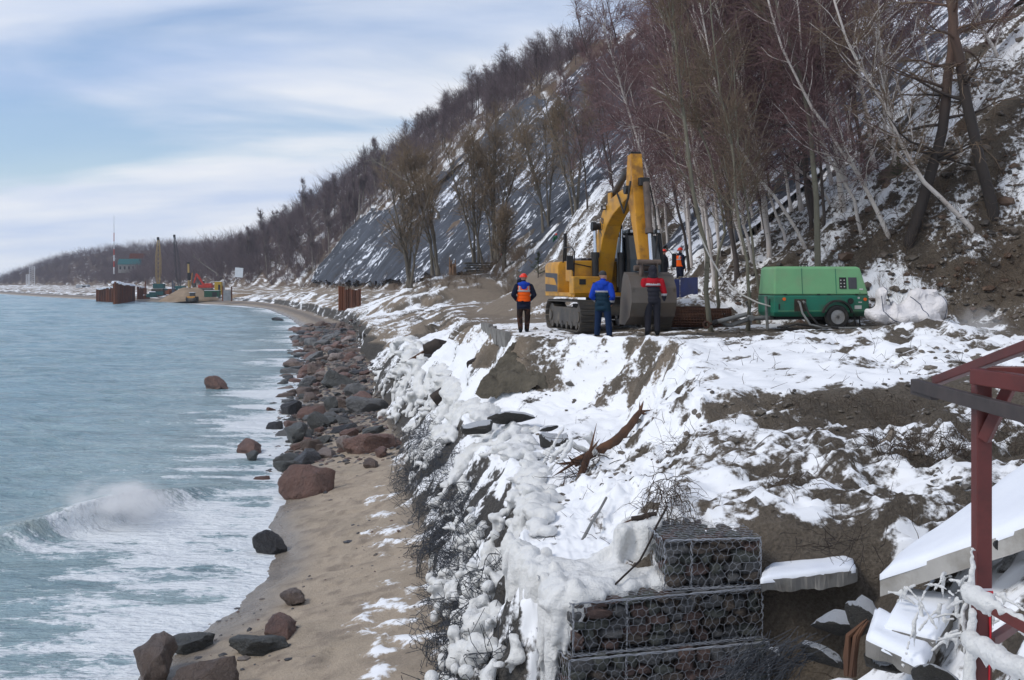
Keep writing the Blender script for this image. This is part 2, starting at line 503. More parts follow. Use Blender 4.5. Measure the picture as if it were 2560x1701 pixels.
# plan-wise raggedness of every edge above the beach
rag = sstep(1.6, 2.4, UU) * (1 - sstep(5.6, 6.0, UU))
amp = np.clip(0.012 * GY, 0.14, 0.9)
near = np.clip(GY / 20.0, 0.55, 3.0)
def stretch(y, f, lo, hi):
    g = np.linspace(0.5, 1100, 40000); q = np.concatenate([[0], np.cumsum(np.diff(g) / np.clip(g[1:] / f, lo, hi))])
    return np.interp(y, g, q)
LN = stretch(GY, 20.0, 0.55, 3.0)
GX = GX + rag * amp * fbm(GX * 0.2 / near + 3, LN * 1.1, GZ * 0.9 / near, 4) * 1.6
GX = GX + sstep(5.9, 6.6, UU) * np.clip(GY * 0.01, 0.2, 1.6) * fbm(GX * 0.1, LN * 0.35, 4.4, 3) * 1.5
# the jagged top line of the scarps
# ---- heights
s_beach = 1 - sstep(1.7, 2.05, UU)
s_wall = sstep(1.8, 2.2, UU) * (1 - sstep(2.9, 3.2, UU))
s_bench = sstep(2.8, 3.1, UU) * (1 - sstep(3.9, 4.1, UU))
s_bank = sstep(3.9, 4.1, UU) * (1 - sstep(4.9, 5.15, UU))
s_plat = sstep(4.9, 5.15, UU) * (1 - sstep(5.8, 6.1, UU))
s_hill = sstep(5.8, 6.15, UU)
lump1 = fbm(GX * 0.9, GY * 0.9, 1.0, 4)
lump2 = fbm(GX * 3.1, GY * 3.1, GZ * 2.0, 4, 0.55)
lump3 = fbm(GX * 11, GY * 11, GZ * 7.0, 3)
ridge = 1 - np.abs(fbm(GX * 1.6 + 8, GY * 1.6, GZ, 4)) * 2.4
far_f = np.clip(GY / 30.0, 0.5, 4.0)
lumpF = fbm(GX * 0.9 / far_f, stretch(GY, 30.0, .5, 4.0) * 0.9, 7.0, 4)
Z = GZ.copy()
foot = np.clip(fbm(GX * 3.4, GY * 2.2, 11.0, 3) * 2.4 - .35, 0, 1)
Z += s_beach * sstep(1.25, 1.5, UU) * (-0.05 * foot)
Z += s_beach * sstep(0.9, 1.2, UU) * (0.045 * lump1 + 0.030 * lump2 + 0.012 * lump3)
Z += s_wall * (0.22 * lump2 + 0.1 * lump1 + 0.05 * lump3)
Z += s_bench * (0.13 * lump1 + 0.10 * lump2 + 0.02 * lump3)
Z += s_bank * (0.16 * lump1 + 0.22 * lump2 + 0.08 * lump3)
# platform: trampled flat where the machines stand, heaped up in front and to the right
heap = (1 - sstep(26.5, 28.5, GY)) * sstep(4.0, 7.5, GX) * sstep(17.2, 19, GY)
low = 1 - sstep(16.2, 17.0, YE)
quiet = sstep(27.5, 29, GY)
Z += s_plat * ((1 - quiet) * (0.06 * lump1 + 0.05 * lump2 + 0.015 * lump3) + quiet * (0.05 * lump1 + 0.018 * lump2))
Z += s_plat * heap * np.clip(0.30 * fbm(GX * 1.1 + GY * .3, GY * .8, 3.3, 4, .55) + 0.10 * ridge, -0.12, 0.4)
Z += s_plat * (1 - sstep(11.2, 12.0, GY)) * 1.1 * sstep(3.0, 4.0, GX)
Z += s_plat * low * (0.34 * fbm(GX * 1.3 + 4, GY * 1.3, 2.2, 5, 0.62) + 0.14 * ridge + .06 * lump3)
# hillside: gullies down the fall line, clods and overhung turf
gul = fbm(GX * 0.10, GY * 0.55, 6.1, 4)
ns = 1 - sstep(60, 110, GY)
Z += s_hill * (ns * (0.55 * gul + 0.50 * lump1 + 0.36 * lump2 + 0.11 * lump3) + (1 - ns) * (1.3 * lumpF))
# the fresh cut into the hill beside the compressor: a steep brown face
cut = sstep(11.6, 12.6, GX) * (1 - sstep(14.5, 16, GX)) * sstep(24.5, 26, GY) * (1 - sstep(31, 33, GY))
Z -= s_hill * cut * 1.2 * sstep(6.0, 6.12, UU) * (1 - sstep(6.2, 6.5, UU))
# heaps: sandy banks and mounds standing on the platform and the slope
def mound(cx, cy, rx, ry, h, p=1.0):
    global Z
    q = ((GX - cx) / rx) ** 2 + ((GY - cy) / ry) ** 2
    q = q * (1 + 0.5 * fbm(GX / rx * 1.4, GY / ry * 1.4, cx, 3))
    Z = Z + h * np.clip(1 - q, 0, 1) ** p
mound(3.4, 66, 5.5, 12, 1.8)            # snowy spoil heap behind the excavator
mound(7.0, 70, 6.0, 14, 2.6)
mound(-6.0, 112, 9, 15, 2.4)            # knoll under the willows
mound(2.0, 118, 6, 12, 1.2)
mound(6.4, 47, 3.2, 8, 0.9)            # ground behind the blue panels
mound(-5.2, 60, 1.3, 4.5, 0.8)          # brown earth tipped over the wall's end
mound(9.5, 26.2, 1.6, 1.6, 0.25)
mound(5.7, 35.0, 1.9, 1.7, 0.75)        # earth pushed against the blue sheets
# ---- snow cover
cover = np.zeros_like(Z)
cover += s_beach * sstep(1.55, 1.95, UU) * 0.40 * sstep(14, 16, GY) * (1 - sstep(30, 34, GY))
cover += s_wall * (0.42 * (1 - sstep(56, 62, GY)) + 0.30 * sstep(60, 64, GY))
cover += s_bench * (0.93 * (1 - sstep(55, 58, GY)) + 0.40 * sstep(58, 66, GY)) * sstep(10.9, 11.9, GY)
cover += s_bank * (0.80 * (1 - sstep(20, 24, GY)) + 0.60 * sstep(20, 24, GY) * (1 - sstep(36, 60, GY)) + .38 * sstep(36, 60, GY))
p_cov = np.interp(YE, [5, 10.8, 11.6, 13, 15.6, 16.35, 16.9, 17.3, 20, 25.0, 26.8, 28.0, 31.2, 32.2, 39, 42, 60, 150, 1050], [.66, .66, .46, .42, .34, .06, .06, .80, .90, .84, .45, .05, .05, .74, .66, .05, .05, .12, .5])
trod = sstep(1.8, 3.2, GX) * sstep(31, 32, GY)
cover += s_plat * (p_cov * (1 - trod) + trod * 0.30 * (1 - .6 * sstep(60, 80, GY)))
cover -= s_plat * heap * 0.26
h_cov = np.interp(GY, [5, 30, 50, 60, 90, 120, 200, 1050], [.44, .46, .46, .46, .42, .34, .34, .12])
cover += s_hill * (h_cov + 0.14 * sstep(13, 19, GX) * (1 - sstep(50, 60, GY)))
cover -= cut * s_hill * 0.35
hollow = sstep(2.4, 2.6, GX) * (1 - sstep(3.8, 4.2, GX)) * sstep(9.9, 10.4, GY) * (1 - sstep(11.9, 12.1, GY))
cover *= 1 - hollow
# icy flank of the promontory keeps its snow; sandy strips have none
cover += s_bank * 0.18 * (1 - sstep(15.5, 17, GY)) * 0
streak = fbm(GX * 0.55 / near, LN * 1.5, GZ * 1.1 / near, 5, 0.6)
patch = np.where(UU > 5.9, 0.55 * streak + 0.45 * fbm(GX * 2.2 / near, LN * 2.2, 5.0, 4), fbm(GX * 1.7 / near, LN * 1.7, 3.0, 5, 0.58))
# sheltered flats hold snow, steep faces shed it
gy_ = np.gradient(Z, axis=0) / np.gradient(GY, axis=0); gx_ = np.gradient(Z, axis=1) / (np.gradient(GX, axis=1) + 1e-6)
steep = np.clip(np.hypot(gx_ - np.where(UU > 6, 0.7, 0.0), gy_), 0, 3)
cv = np.clip(cover, 0.004, 0.985)
probit = np.log(cv / (1 - cv)) * 0.6
patch = patch / 0.27
lowp = s_plat * (1 - sstep(16.5, 17.5, GY))
patch = patch * (1 - .6 * lowp) + .6 * lowp * fbm(GX * 4.2, GY * 4.2, 6.0, 5, .6) / .27
SNOW = 0.31 + 0.20 * (probit + 0.8 * patch - 0.55 * sstep(0.5, 1.6, steep) * (1 - s_beach) - 1.3 * lump2 + 0.15)
SNOW = np.where(cover < 0.02, -1.0, SNOW)
sn = sstep(0.18, 0.42, SNOW)
Z += sn * (0.055 + 0.03 * fbm(GX * 2, GY * 2, 9, 2)) * np.clip(far_f, 1, 2)
# ---- what the bare ground is made of
def cmix(a, b, t): return a * (1 - t[..., None]) + np.asarray(b) * t[..., None]
SAND, EARTH, CLAY, ROCK, TAN, RUST = (.46, .375, .285), (.088, .070, .053), (.145, .120, .092), (.055, .058, .062), (.34, .27, .20), (.16, .085, .045)
C = np.zeros(Z.shape + (3,)) + np.asarray(SAND)
C = cmix(C, (.40, .33, .25), s_beach * sstep(-.1, .35, lump1) * .7)
C = cmix(C, (.26, .21, .165), s_beach * sstep(.05, .4, lump2) * .75)
peb = sstep(34, 52, GY) * s_beach * sstep(1.25, 1.7, UU)
C = cmix(C, (.11, .10, .10), peb * .8)
C = cmix(C, ROCK, s_wall)
C = cmix(C, TAN, s_bench * sstep(55, 60, GY) + s_bench * (1 - sstep(55, 60, GY)) * 0.0)
C = cmix(C, (.09, .085, .08), s_bench * (1 - sstep(55, 60, GY)))
C = cmix(C, CLAY, s_bank)
C = cmix(C, TAN, s_bank * sstep(-.1, .3, lump1) * sstep(20, 23, GY))
C = cmix(C, CLAY, s_plat)
C = cmix(C, TAN, s_plat * sstep(29, 34, GY) * .85)
C = cmix(C, EARTH, s_plat * (1 - sstep(16.0, 18, GY)) * .7)
C = cmix(C, (.072, .054, .040), s_hill)
C = cmix(C, (.15, .12, .09), s_hill * sstep(.0, .35, lump2) * .8)
C = cmix(C, (.035, .028, .022), s_hill * sstep(.05, .35, fbm(GX * 1.3, GY * 1.3, 3.3, 4)) * .8)
C = cmix(C, RUST, s_hill * sstep(.18, .5, fbm(GX * .5, GY * .5, 2.0, 3)) * .55)
C = cmix(C, (.145, .115, .085), s_hill * cut)
C = cmix(C, (.16, .105, .07), s_hill * sstep(140, 180, GY) * .8)
WET = (1 - sstep(0.03, 0.30, Z + 0.05 * lump1)) * s_beach

hf_rows, hf_x, hf_z = ROWS, GX, Z
def ground(x, y):
    i = int(np.clip(np.searchsorted(ROWS, y), 1, NR - 1))
    t = (y - ROWS[i-1]) / (ROWS[i] - ROWS[i-1])
    za = np.interp(x, np.maximum.accumulate(GX[i-1]), Z[i-1]); zb = np.interp(x, np.maximum.accumulate(GX[i]), Z[i])
    return float(za * (1 - t) + zb * t)

def ground_mat(name, fine=26.0, snowc=(.84, .855, .88), bd=0.11, dark=.4):
    t = NT(name)
    v = t.coord('Object')
    big = t.noise(2.2, 6, 0.62, v); fin = t.noise(fine, 6, 0.65, v)
    vor = t.n('ShaderNodeTexVoronoi'); vor.inputs['Scale'].default_value = 16.0; t.t.links.new(v, vor.inputs['Vector'])
    base = t.mix(t.ramp(fin, [(0.3, 0.0), (0.7, 1.0)]), t.mix(dark, t.attr('gcol', 'Color'), (0.02, 0.016, 0.012)), t.mix(0.25, t.attr('gcol', 'Color'), (.42, .36, .29)))
    base = t.mix(t.ramp(big, [(0.35, 0.35), (0.65, 0.0)]), base, t.mix(0.55, t.attr('gcol', 'Color'), (0.03, 0.025, 0.02)))
    wet = t.attr('wet')
    base = t.mix(t.math('MULTIPLY', wet, 0.55), base, (.13, .125, .12))
    s = t.math('ADD', t.attr('snow'), t.math('MULTIPLY', t.math('SUBTRACT', t.noise(9.0, 6, 0.62, v), 0.5), 0.75))
    sm = t.step(s, 0.22, 0.40)
    sc_ = t.mix(t.noise(1.7, 4, 0.5, v), snowc, tuple(x * 0.93 for x in snowc))
    b1 = t.bump(t.math('ADD', t.math('MULTIPLY', fin, .45), t.math('MULTIPLY', t.noise(6.5, 7, 0.68, v), 1.3)), 0.9, bd)
    h = t.math('ADD', t.math('MULTIPLY', sm, 1.2), t.math('MULTIPLY', t.noise(5.0, 4, 0.5, v), 0.35))
    b2 = t.bump(h, 0.5, 0.03)
    nm = t.n('ShaderNodeMix', data_type='VECTOR'); t.set(nm.inputs[0], sm); t.set(nm.inputs[4], b1); t.set(nm.inputs[5], b2)
    rough = t.math('SUBTRACT', 0.9, t.math('MULTIPLY', wet, 0.72))
    rough = t.math('MAXIMUM', rough, t.math('MULTIPLY', sm, 0.55))
    m = t.bsdf(Base_Color=t.mix(sm, base, sc_), Roughness=rough, Normal=nm.outputs[1], Specular_IOR_Level=0.35)
    return m
M_ground = ground_mat('earth_sand_and_snow')
M_beach = ground_mat('beach_sand', bd=0.035, dark=.22)

def strip(name, u0, u1, smooth=True, y1=None):
    """cut a strip of the land between two strip coordinates into an object"""
    c0, c1 = int(np.argmin(np.abs(U - u0))), int(np.argmin(np.abs(U - u1)))
    nr = NR if y1 is None else int(np.searchsorted(ROWS, y1))
    n = c1 - c0 + 1
    V = np.stack([GX[:nr, c0:c1+1], GY[:nr, c0:c1+1], Z[:nr, c0:c1+1]], -1).reshape(-1, 3)
    i = np.arange(nr - 1)[:, None] * n; j = np.arange(n - 1)[None]
    Fq = np.stack([i + j, i + j + 1, i + j + n + 1, i + j + n], -1).reshape(-1, 4)
    me = mesh_np(name, V, Fq, smooth)
    fattr(me, 'snow', SNOW[:nr, c0:c1+1]); fattr(me, 'wet', WET[:nr, c0:c1+1]); cattr(me, 'gcol', C[:nr, c0:c1+1].reshape(-1, 3))
    o = link(name, me, M_beach if name == 'beach' else M_ground)
    o['kind'] = 'structure'
    return o
strip('beach', 0, 2)
strip('embankment', 2, 5)
strip('platform_ground', 5, 6)
strip('hillside', 6, 8)

# ------------------------------------------------------------------ sea
yr = [9.0]
while yr[-1] < 1200: yr.append(yr[-1] * 1.0062)
yr += [1500, 2000, 2600]
SY = np.array(yr); ns_ = len(SY)
NS = 175
tt = np.linspace(0, 1, NS) ** 1.45
SX = np.empty((ns_, NS))
for i, y in enumerate(SY):
    x0 = float(stn(min(y, 1050), 1)) + 1.6 + 0.01 * y
    if y > 1050: x0 = -560 + (y - 1050) * 1.2
    x1 = -0.62 * y - 14
    SX[i] = x0 + (x1 - x0) * tt
SYY = np.repeat(SY[:, None], NS, 1)
off = stn(np.clip(SYY, 0, 1050), 1) - SX                     # metres out from the waterline
nf = np.clip(SYY / 26.0, 0.8, 12); LS = stretch(np.clip(SYY, 1, 1100), 26.0, .8, 12)
chop = fbm(SX * 0.55 / nf, LS * 1.5, 0.0, 5, 0.6)
swell = np.sin((SX * 0.95 + SYY * 0.30) * 0.55 + 2.4 * fbm(SX * .06, SYY * .06, 1.0, 3))
att = sstep(0.0, 9.0, off)
SZ = 0.02 + att * (0.17 * chop * nf ** 0.55 + 0.06 * swell) + (1 - att) * 0.02 * chop
# lobes of the spent waves running up the sand
lobe = fbm(SYY * 0.22 + 40, SX * 0.03, 2.0, 3)
SZ += (1 - sstep(-1.5, 4.0, off)) * (0.10 * lobe + 0.03 * fbm(SYY * .9, SX * .2, 5., 3)) * (1 - sstep(60, 120, SYY))
# one wave breaking near the shore: crest from the left edge towards the beach, pitching over at its shoulder
B0, B1 = np.array((-11.6, 25.3)), np.array((-9.2, 32.5))
dv = B1 - B0; L = np.hypot(*dv); dv = dv / L; nv = np.array((dv[1], -dv[0]))      # nv points to the shore
tl = ((SX - B0[0]) * dv[0] + (SYY - B0[1]) * dv[1]) / L
dn = (SX - B0[0]) * nv[0] + (SYY - B0[1]) * nv[1] - 0.5 * np.sin(np.clip(tl, -.5, 1.5) * 2.2)
env = np.exp(-((tl - 0.34) / 0.46) ** 2)
prof = np.where(dn < 0.12, np.exp(-(np.abs(dn - .12) / 1.35) ** 1.6), np.exp(-((dn - .12) / 0.42) ** 2))
SZ += 0.72 * env * prof
SX2 = SX + 0.35 * env * np.exp(-((dn) / 0.6) ** 2) * nv[0] * sstep(.3, .8, SZ)
foam = 0.50 * (1 - sstep(0.4, 5.6, off)) - 0.02 - 0.22 * sstep(5.0, 11, off)
foam += 0.85 * env * np.exp(-((dn - 1.5) / 1.15) ** 2) * sstep(-.3, .2, dn) + 0.35 * env * np.exp(-((dn - .25) / .35) ** 2)
streakf = fbm(SX * 0.5 / nf, LS * 1.5, 3.0, 6, 0.66)
foam = foam + 1.0 * streakf - 0.25 * sstep(40, 90, SYY) * (1 - sstep(0, 3, np.abs(off - 2)))
foam += 0.34 * (1 - sstep(1.5, 8, off)) * sstep(32, 40, SYY) * (1 - sstep(120, 170, SYY))
foam += 0.30 * (1 - sstep(1, 9, off)) * sstep(120, 170, SYY) * (1 - sstep(330, 380, SYY))
foam += 0.34 * (1 - sstep(25, 30, SYY)) * (1 - sstep(3.5, 7.5, off))
foam += 0.5 * np.exp(-((off - 0.15 - 3 * lobe * .2) / 0.35) ** 2) * (1 - sstep(40, 60, SYY)) * 0
bz = np.empty_like(SZ)
for i_, y_ in enumerate(SY):
    r_ = int(np.clip(np.searchsorted(ROWS, y_), 1, NR - 1)); bz[i_] = np.interp(SX[i_], np.maximum.accumulate(GX[r_]), Z[r_])
dep = SZ - bz
foam += 0.75 * np.exp(-((dep - .02) / .03) ** 2) * (1 - sstep(45, 60, SYY)) + 0.30 * (1 - sstep(.0, .22, dep)) * (1 - sstep(45, 60, SYY))
silt = (1 - sstep(3, 16, off)) * .5 + 0.8 * env * np.exp(-(dn / .9) ** 2)
Vs = np.stack([SX2, SYY, SZ], -1).reshape(-1, 3)
i = np.arange(ns_ - 1)[:, None] * NS; j = np.arange(NS - 1)[None]
Fs = np.stack([i + j, i + NS + j, i + NS + 1 + j, i + j + 1], -1).reshape(-1, 4)
me = mesh_np('sea', Vs, Fs)
fattr(me, 'foam', foam); fattr(me, 'silt', silt)
t = NT('sea_water')
v = t.coord('Object', (0.55, 1.6, 1.0))
v2 = t.coord('Object', (0.75, 1.7, 1.0))
n0 = t.noise(0.22, 6, 0.62, t.coord('Object', (.5, 1.5, 1.0))); n1 = t.noise(1.1, 6, 0.62, v); n2 = t.noise(6.5, 5, 0.6, v2)
fm = t.math('ADD', t.attr('foam'), t.math('MULTIPLY', t.math('SUBTRACT', t.noise(4.2, 8, 0.72, v2, 0.8), 0.5), 1.7))
fmask = t.step(fm, 0.44, 0.74)
wc = t.mix(t.attr('silt'), (.22, .37, .44), (.36, .41, .39))
wc = t.mix(t.ramp(n0, [(0.40, 0.75), (0.58, 0.0)]), wc, (.12, .22, .26))
wc = t.mix(t.ramp(n1, [(0.35, 0.0), (0.7, 0.65)]), wc, (.36, .50, .56))
base = t.mix(fmask, wc, (.80, .84, .87))
hh = t.math('ADD', t.math('ADD', t.math('MULTIPLY', n1, 1.0), t.math('MULTIPLY', n2, 0.28)), t.math('MULTIPLY', n0, 2.6))
bp = t.bump(hh, 0.85, 0.5)
M_sea = t.bsdf(Base_Color=base, Roughness=t.mix(fmask, (.14, .14, .14), (.75, .75, .75)), Normal=bp, IOR=1.33, Specular_IOR_Level=0.5)
sea = link('sea', me, M_sea); sea['kind'] = 'structure'
# ------------------------------------------------------------------ netting pinned over the slope
def hill_pt(y, zt):
    """x of the hillside at distance y and height zt"""
    i = int(np.clip(np.searchsorted(ROWS, y), 0, NR - 1))
    c0 = sum(SEG[:6]); X_, Z_ = GX[i, c0:], np.maximum.accumulate(Z[i, c0:])
    return float(np.interp(zt, Z_, X_))
t = NT('dark_slope_netting')
v = t.coord('Object')
wv = t.coord('Object', (0.10, 0.55, 0.10))
base = t.mix(t.ramp(t.noise(0.9, 6, 0.6, wv), [(0.35, 0.0), (0.65, 1.0)]), (.020, .023, .032), (.062, .072, .095))
s = t.math('ADD', t.attr('snow'), t.math('MULTIPLY', t.math('SUBTRACT', t.noise(2.0, 7, 0.70, t.coord('Object', (.42, 1.2, .42))), 0.5), 2.3))
sm = t.step(s, 0.46, 0.62)
M_net = t.bsdf(Base_Color=t.mix(sm, base, (.74, .77, .84)), Roughness=0.75, Normal=t.bump(t.noise(2.5, 6, 0.65, v), 0.6, 0.3))
def netting(name, y0, y1, tops, seed, snow_y, label, bottoms=None, lift=0.35):
    ys = np.geomspace(y0, y1, int(60 + 230 * math.log(y1 / y0)))
    n = 80
    P = np.empty((len(ys), n, 3)); S = np.empty((len(ys), n))
    c0 = sum(SEG[:6]); k = sum(SEG[6:7])
    for i, y in enumerate(ys):
        r = int(np.clip(np.searchsorted(ROWS, y), 1, NR - 1))
        zt = np.interp(y, [a for a, b in tops], [b for a, b in tops]) + 0.8 * float(fbm(y * .35, seed, 0, 3))
        zb = float(np.interp(y, [a for a, b in bottoms], [b for a, b in bottoms])) if bottoms else float(Z[r, c0]) + 0.6
        hx, hz = GX[r, c0:c0+k], GZ[r, c0:c0+k]
        zz_ = np.linspace(zb + 0.5 * float(fbm(y * .8, seed + 3, 0, 3)), zt, n)
        xx = np.interp(zz_, hz, hx)
        P[i, :, 0] = xx; P[i, :, 1] = y; P[i, :, 2] = zz_
    ly = np.log(P[..., 1]) * 60; hgt = P[..., 2]
    fold = fbm(ly * 0.55 + 0.012 * hgt, hgt * 0.035, seed, 4)
    fold2 = fbm(ly * 1.9 - 0.02 * hgt, hgt * 0.10, seed + 7, 3)
    hz_ = fbm(ly * 0.3, hgt * 0.45, seed + 9, 3)
    amp = np.clip(P[..., 1] / 110, 0.55, 1.9)
    disp = lift + amp * (0.75 * (np.abs(fold) * 2 - .25) + 0.28 * fold2 + 0.22 * hz_)
    P[..., 0] -= 0.72 * disp; P[..., 2] += 0.70 * disp
    S = np.interp(P[..., 1], [a for a, b in snow_y], [b for a, b in snow_y]) - 0.35 * fold2 - 0.2 * hz_ + 0.35 * fbm(ly * .25, hgt * .12, seed + 2, 3)
    i = np.arange(len(ys) - 1)[:, None] * n; j = np.arange(n - 1)[None]
    Fq = np.stack([i + j, i + j + 1, i + j + n + 1, i + j + n], -1).reshape(-1, 4)
    me = mesh_np(name, P.reshape(-1, 3), Fq)
    fattr(me, 'snow', S)
    return tag(link(name, me, M_net), label, 'netting', 'nets pinned over the slope')
netting('slope_netting', 48, 205, [(48, 40), (120, 45), (165, 44), (178, 40), (182, 35), (188, 38), (196, 34), (205, 30)], 3.0, [(48, .50), (80, .42), (120, .30), (205, .28)],
        'dark grey net streaked with snow on the bare slope behind the excavator', [(48, 6.5), (60, 7.5), (80, 7), (98, 6.0), (112, 8.2), (125, 8.0), (140, 6.5), (205, 5.6)])
netting('slope_netting', 203, 300, [(203, 29), (225, 24), (255, 22.5), (285, 25), (300, 22)], 11.0, [(203, .30), (300, .32)],
        'dark blue grey net with snow flecks below the wood, beyond the willows', [(203, 5.6), (300, 6.2)])

# ------------------------------------------------------------------ stones
def rock_mesh(name, seed, sub=3, sq=(1.0, 0.8, 0.6), rough=0.22, facet=0.5, power=2.6):
    bm = bmesh.new(); bmesh.ops.create_icosphere(bm, subdivisions=sub, radius=1.0)
    V = np.array([v.co for v in bm.verts])
    n = (np.abs(V) ** power).sum(1, keepdims=True) ** (1 / power); V = V / n
    rg = np.random.default_rng(seed)
    for _ in range(9):
        d = rg.normal(size=3); d /= np.linalg.norm(d); h = rg.uniform(0.5, 0.85)
        q = V @ d - h; V = V - np.outer(np.clip(q, 0, None) * facet, d)
    V = V * (1 + rough * fbm(V[:, 0] * 1.3 + seed, V[:, 1] * 1.3, V[:, 2] * 1.3, 5, .6))[:, None] * np.asarray(sq)
    for v_, c in zip(bm.verts, V): v_.co = c
    me = bpy.data.meshes.new(name); bm.to_mesh(me); bm.free()
    me.polygons.foreach_set('use_smooth', [True] * len(me.polygons))
    me.set_sharp_from_angle(angle=R(38))
    return me
def stone_mat(name, c, c2, snow=0.0, rough=0.75, speck=(.3, .28, .27)):
    t = NT(name); v = t.coord('Object')
    oi = t.n('ShaderNodeObjectInfo')
    base = t.mix(t.ramp(t.noise(2.2, 6, 0.62, v), [(0.35, 0.0), (0.66, 1.0)]), c, c2)
    base = t.mix(t.math('MULTIPLY', t.ramp(t.noise(14, 5, 0.7, v), [(0.56, 0.0), (0.68, 1.0)]), 0.5), base, speck)
    base = t.mix(t.math('MULTIPLY', oi.outputs['Random'], 0.4), base, tuple(x * 0.6 for x in c))
    vr = t.n('ShaderNodeTexVoronoi', feature='DISTANCE_TO_EDGE'); vr.inputs['Scale'].default_value = 1.6
    mv = t.n('ShaderNodeMix', data_type='VECTOR'); mv.inputs[0].default_value = .25; t.t.links.new(v, mv.inputs[4])
    nz = t.n('ShaderNodeTexNoise'); nz.inputs['Scale'].default_value = 2.5; t.t.links.new(v, nz.inputs['Vector']); t.t.links.new(nz.outputs[1], mv.inputs[5]); t.t.links.new(mv.outputs[1], vr.inputs['Vector'])
    crack = t.step(vr.outputs['Distance'], 0.0, 0.035)
    base = t.mix(t.math('MULTIPLY', t.math('SUBTRACT', 1.0, crack), .22), base, tuple(x * .3 for x in c2))
    kw = {}
    if snow:
        g = t.n('ShaderNodeNewGeometry'); sx = t.n('ShaderNodeSeparateXYZ'); t.t.links.new(g.outputs['Normal'], sx.inputs[0])
        s = t.math('ADD', sx.outputs[2], t.math('MULTIPLY', t.math('SUBTRACT', t.noise(3, 5, .6, v), 0.5), 0.9))
        sm = t.step(s, 1.0 - snow, 1.12 - snow)
        base = t.mix(sm, base, (.80, .83, .88))
    return t.bsdf(Base_Color=base, Roughness=rough, Normal=t.bump(t.math('ADD', t.math('MULTIPLY', t.noise(6, 8, 0.72, v), 1.0), t.math('MULTIPLY', crack, .08)), 1.0, 0.22), Specular_IOR_Level=0.35)
STONE = dict(
 red=stone_mat('red_granite', (.27, .16, .13), (.17, .11, .095), rough=.5),
 brown=stone_mat('brown_granite', (.24, .18, .15), (.15, .115, .10), rough=.5),
 grey=stone_mat('grey_stone', (.21, .21, .21), (.13, .135, .14), rough=.5),
 green=stone_mat('green_grey_stone', (.15, .155, .15), (.09, .094, .092), rough=.5),
 dark=stone_mat('wet_dark_stone', (.085, .085, .092), (.05, .05, .055), rough=.32, speck=(.12, .11, .11)),
 pale=stone_mat('pale_granite', (.38, .31, .28), (.26, .22, .205), rough=.6),
)
SNOWROCK = stone_mat('snow_capped_stone', (.10, .095, .085), (.060, .058, .055), snow=0.42)
GAB = [stone_mat('gabion_stone_green', (.25, .265, .23), (.16, .17, .155), rough=.8, speck=(.14, .14, .13)),
       stone_mat('gabion_stone_red', (.30, .20, .175), (.19, .135, .12), rough=.8, speck=(.16, .13, .12)),
       stone_mat('gabion_stone_brown', (.28, .23, .19), (.17, .14, .12), rough=.8, speck=(.15, .13, .12)),
       stone_mat('gabion_stone_grey', (.27, .27, .275), (.17, .173, .178), rough=.8, speck=(.15, .15, .16))]
def with_mat(me, m):
    c = me.copy(); c.materials.clear(); c.materials.append(m); return c

# ------------------------------------------------------------------ the gabion stack
t = NT('galvanised_wire'); v = t.coord('Object')
M_wired = mat('old_dark_wire', (.065, .072, .085), (.035, .038, .045), 6, .6)
M_wire = t.bsdf(Base_Color=t.mix(t.noise(9, 4, .6, v), (.33, .35, .385), (.20, .21, .235)), Metallic=0.1, Roughness=0.55)
gab_protos = []
for k in range(9):
    base_ = rock_mesh('stone', 300 + k, 2, (1, 1, 1), 0.30, 0.8, 3.6)
    for m in GAB: gab_protos.append(with_mat(base_, m))
def hex_edges(w_, h_, cw=0.084, ch=0.104, jit=0.0095, rg=rng):
    """edges of a hexagonal wire net over a w_ x h_ rectangle"""
    E = []
    ncol, nrow = int(w_ / cw) + 2, int(h_ / (ch * 0.75)) + 2
    J = {}
    def p(x, y):
        key = (round(x / cw * 4), round(y / ch * 8))
        if key not in J: J[key] = (x + rg.normal() * jit, y + rg.normal() * jit)
        return J[key]
    for r_ in range(nrow):
        for c_ in range(ncol):
            x = c_ * cw + (r_ % 2) * cw / 2; y = r_ * ch * 0.75
            top = (x, y + ch / 4); l = (x - cw / 2, y); rr = (x + cw / 2, y)
            up = (x, y + ch * 0.5 + ch / 4 - ch * 0.25)
            E.append((p(*l), p(*top))); E.append((p(*top), p(*rr)))
            E.append((p(*top), p(top[0], top[1] + ch * 0.5)))
    out = []
    for a, b in E:
        if max(a[0], b[0]) < -0.01 or min(a[0], b[0]) > w_ + 0.01 or max(a[1], b[1]) < -0.01 or min(a[1], b[1]) > h_ + 0.01: continue
        cl = lambda q: (min(max(q[0], 0), w_), min(max(q[1], 0), h_))
        out.append((cl(a), cl(b)))
    return out
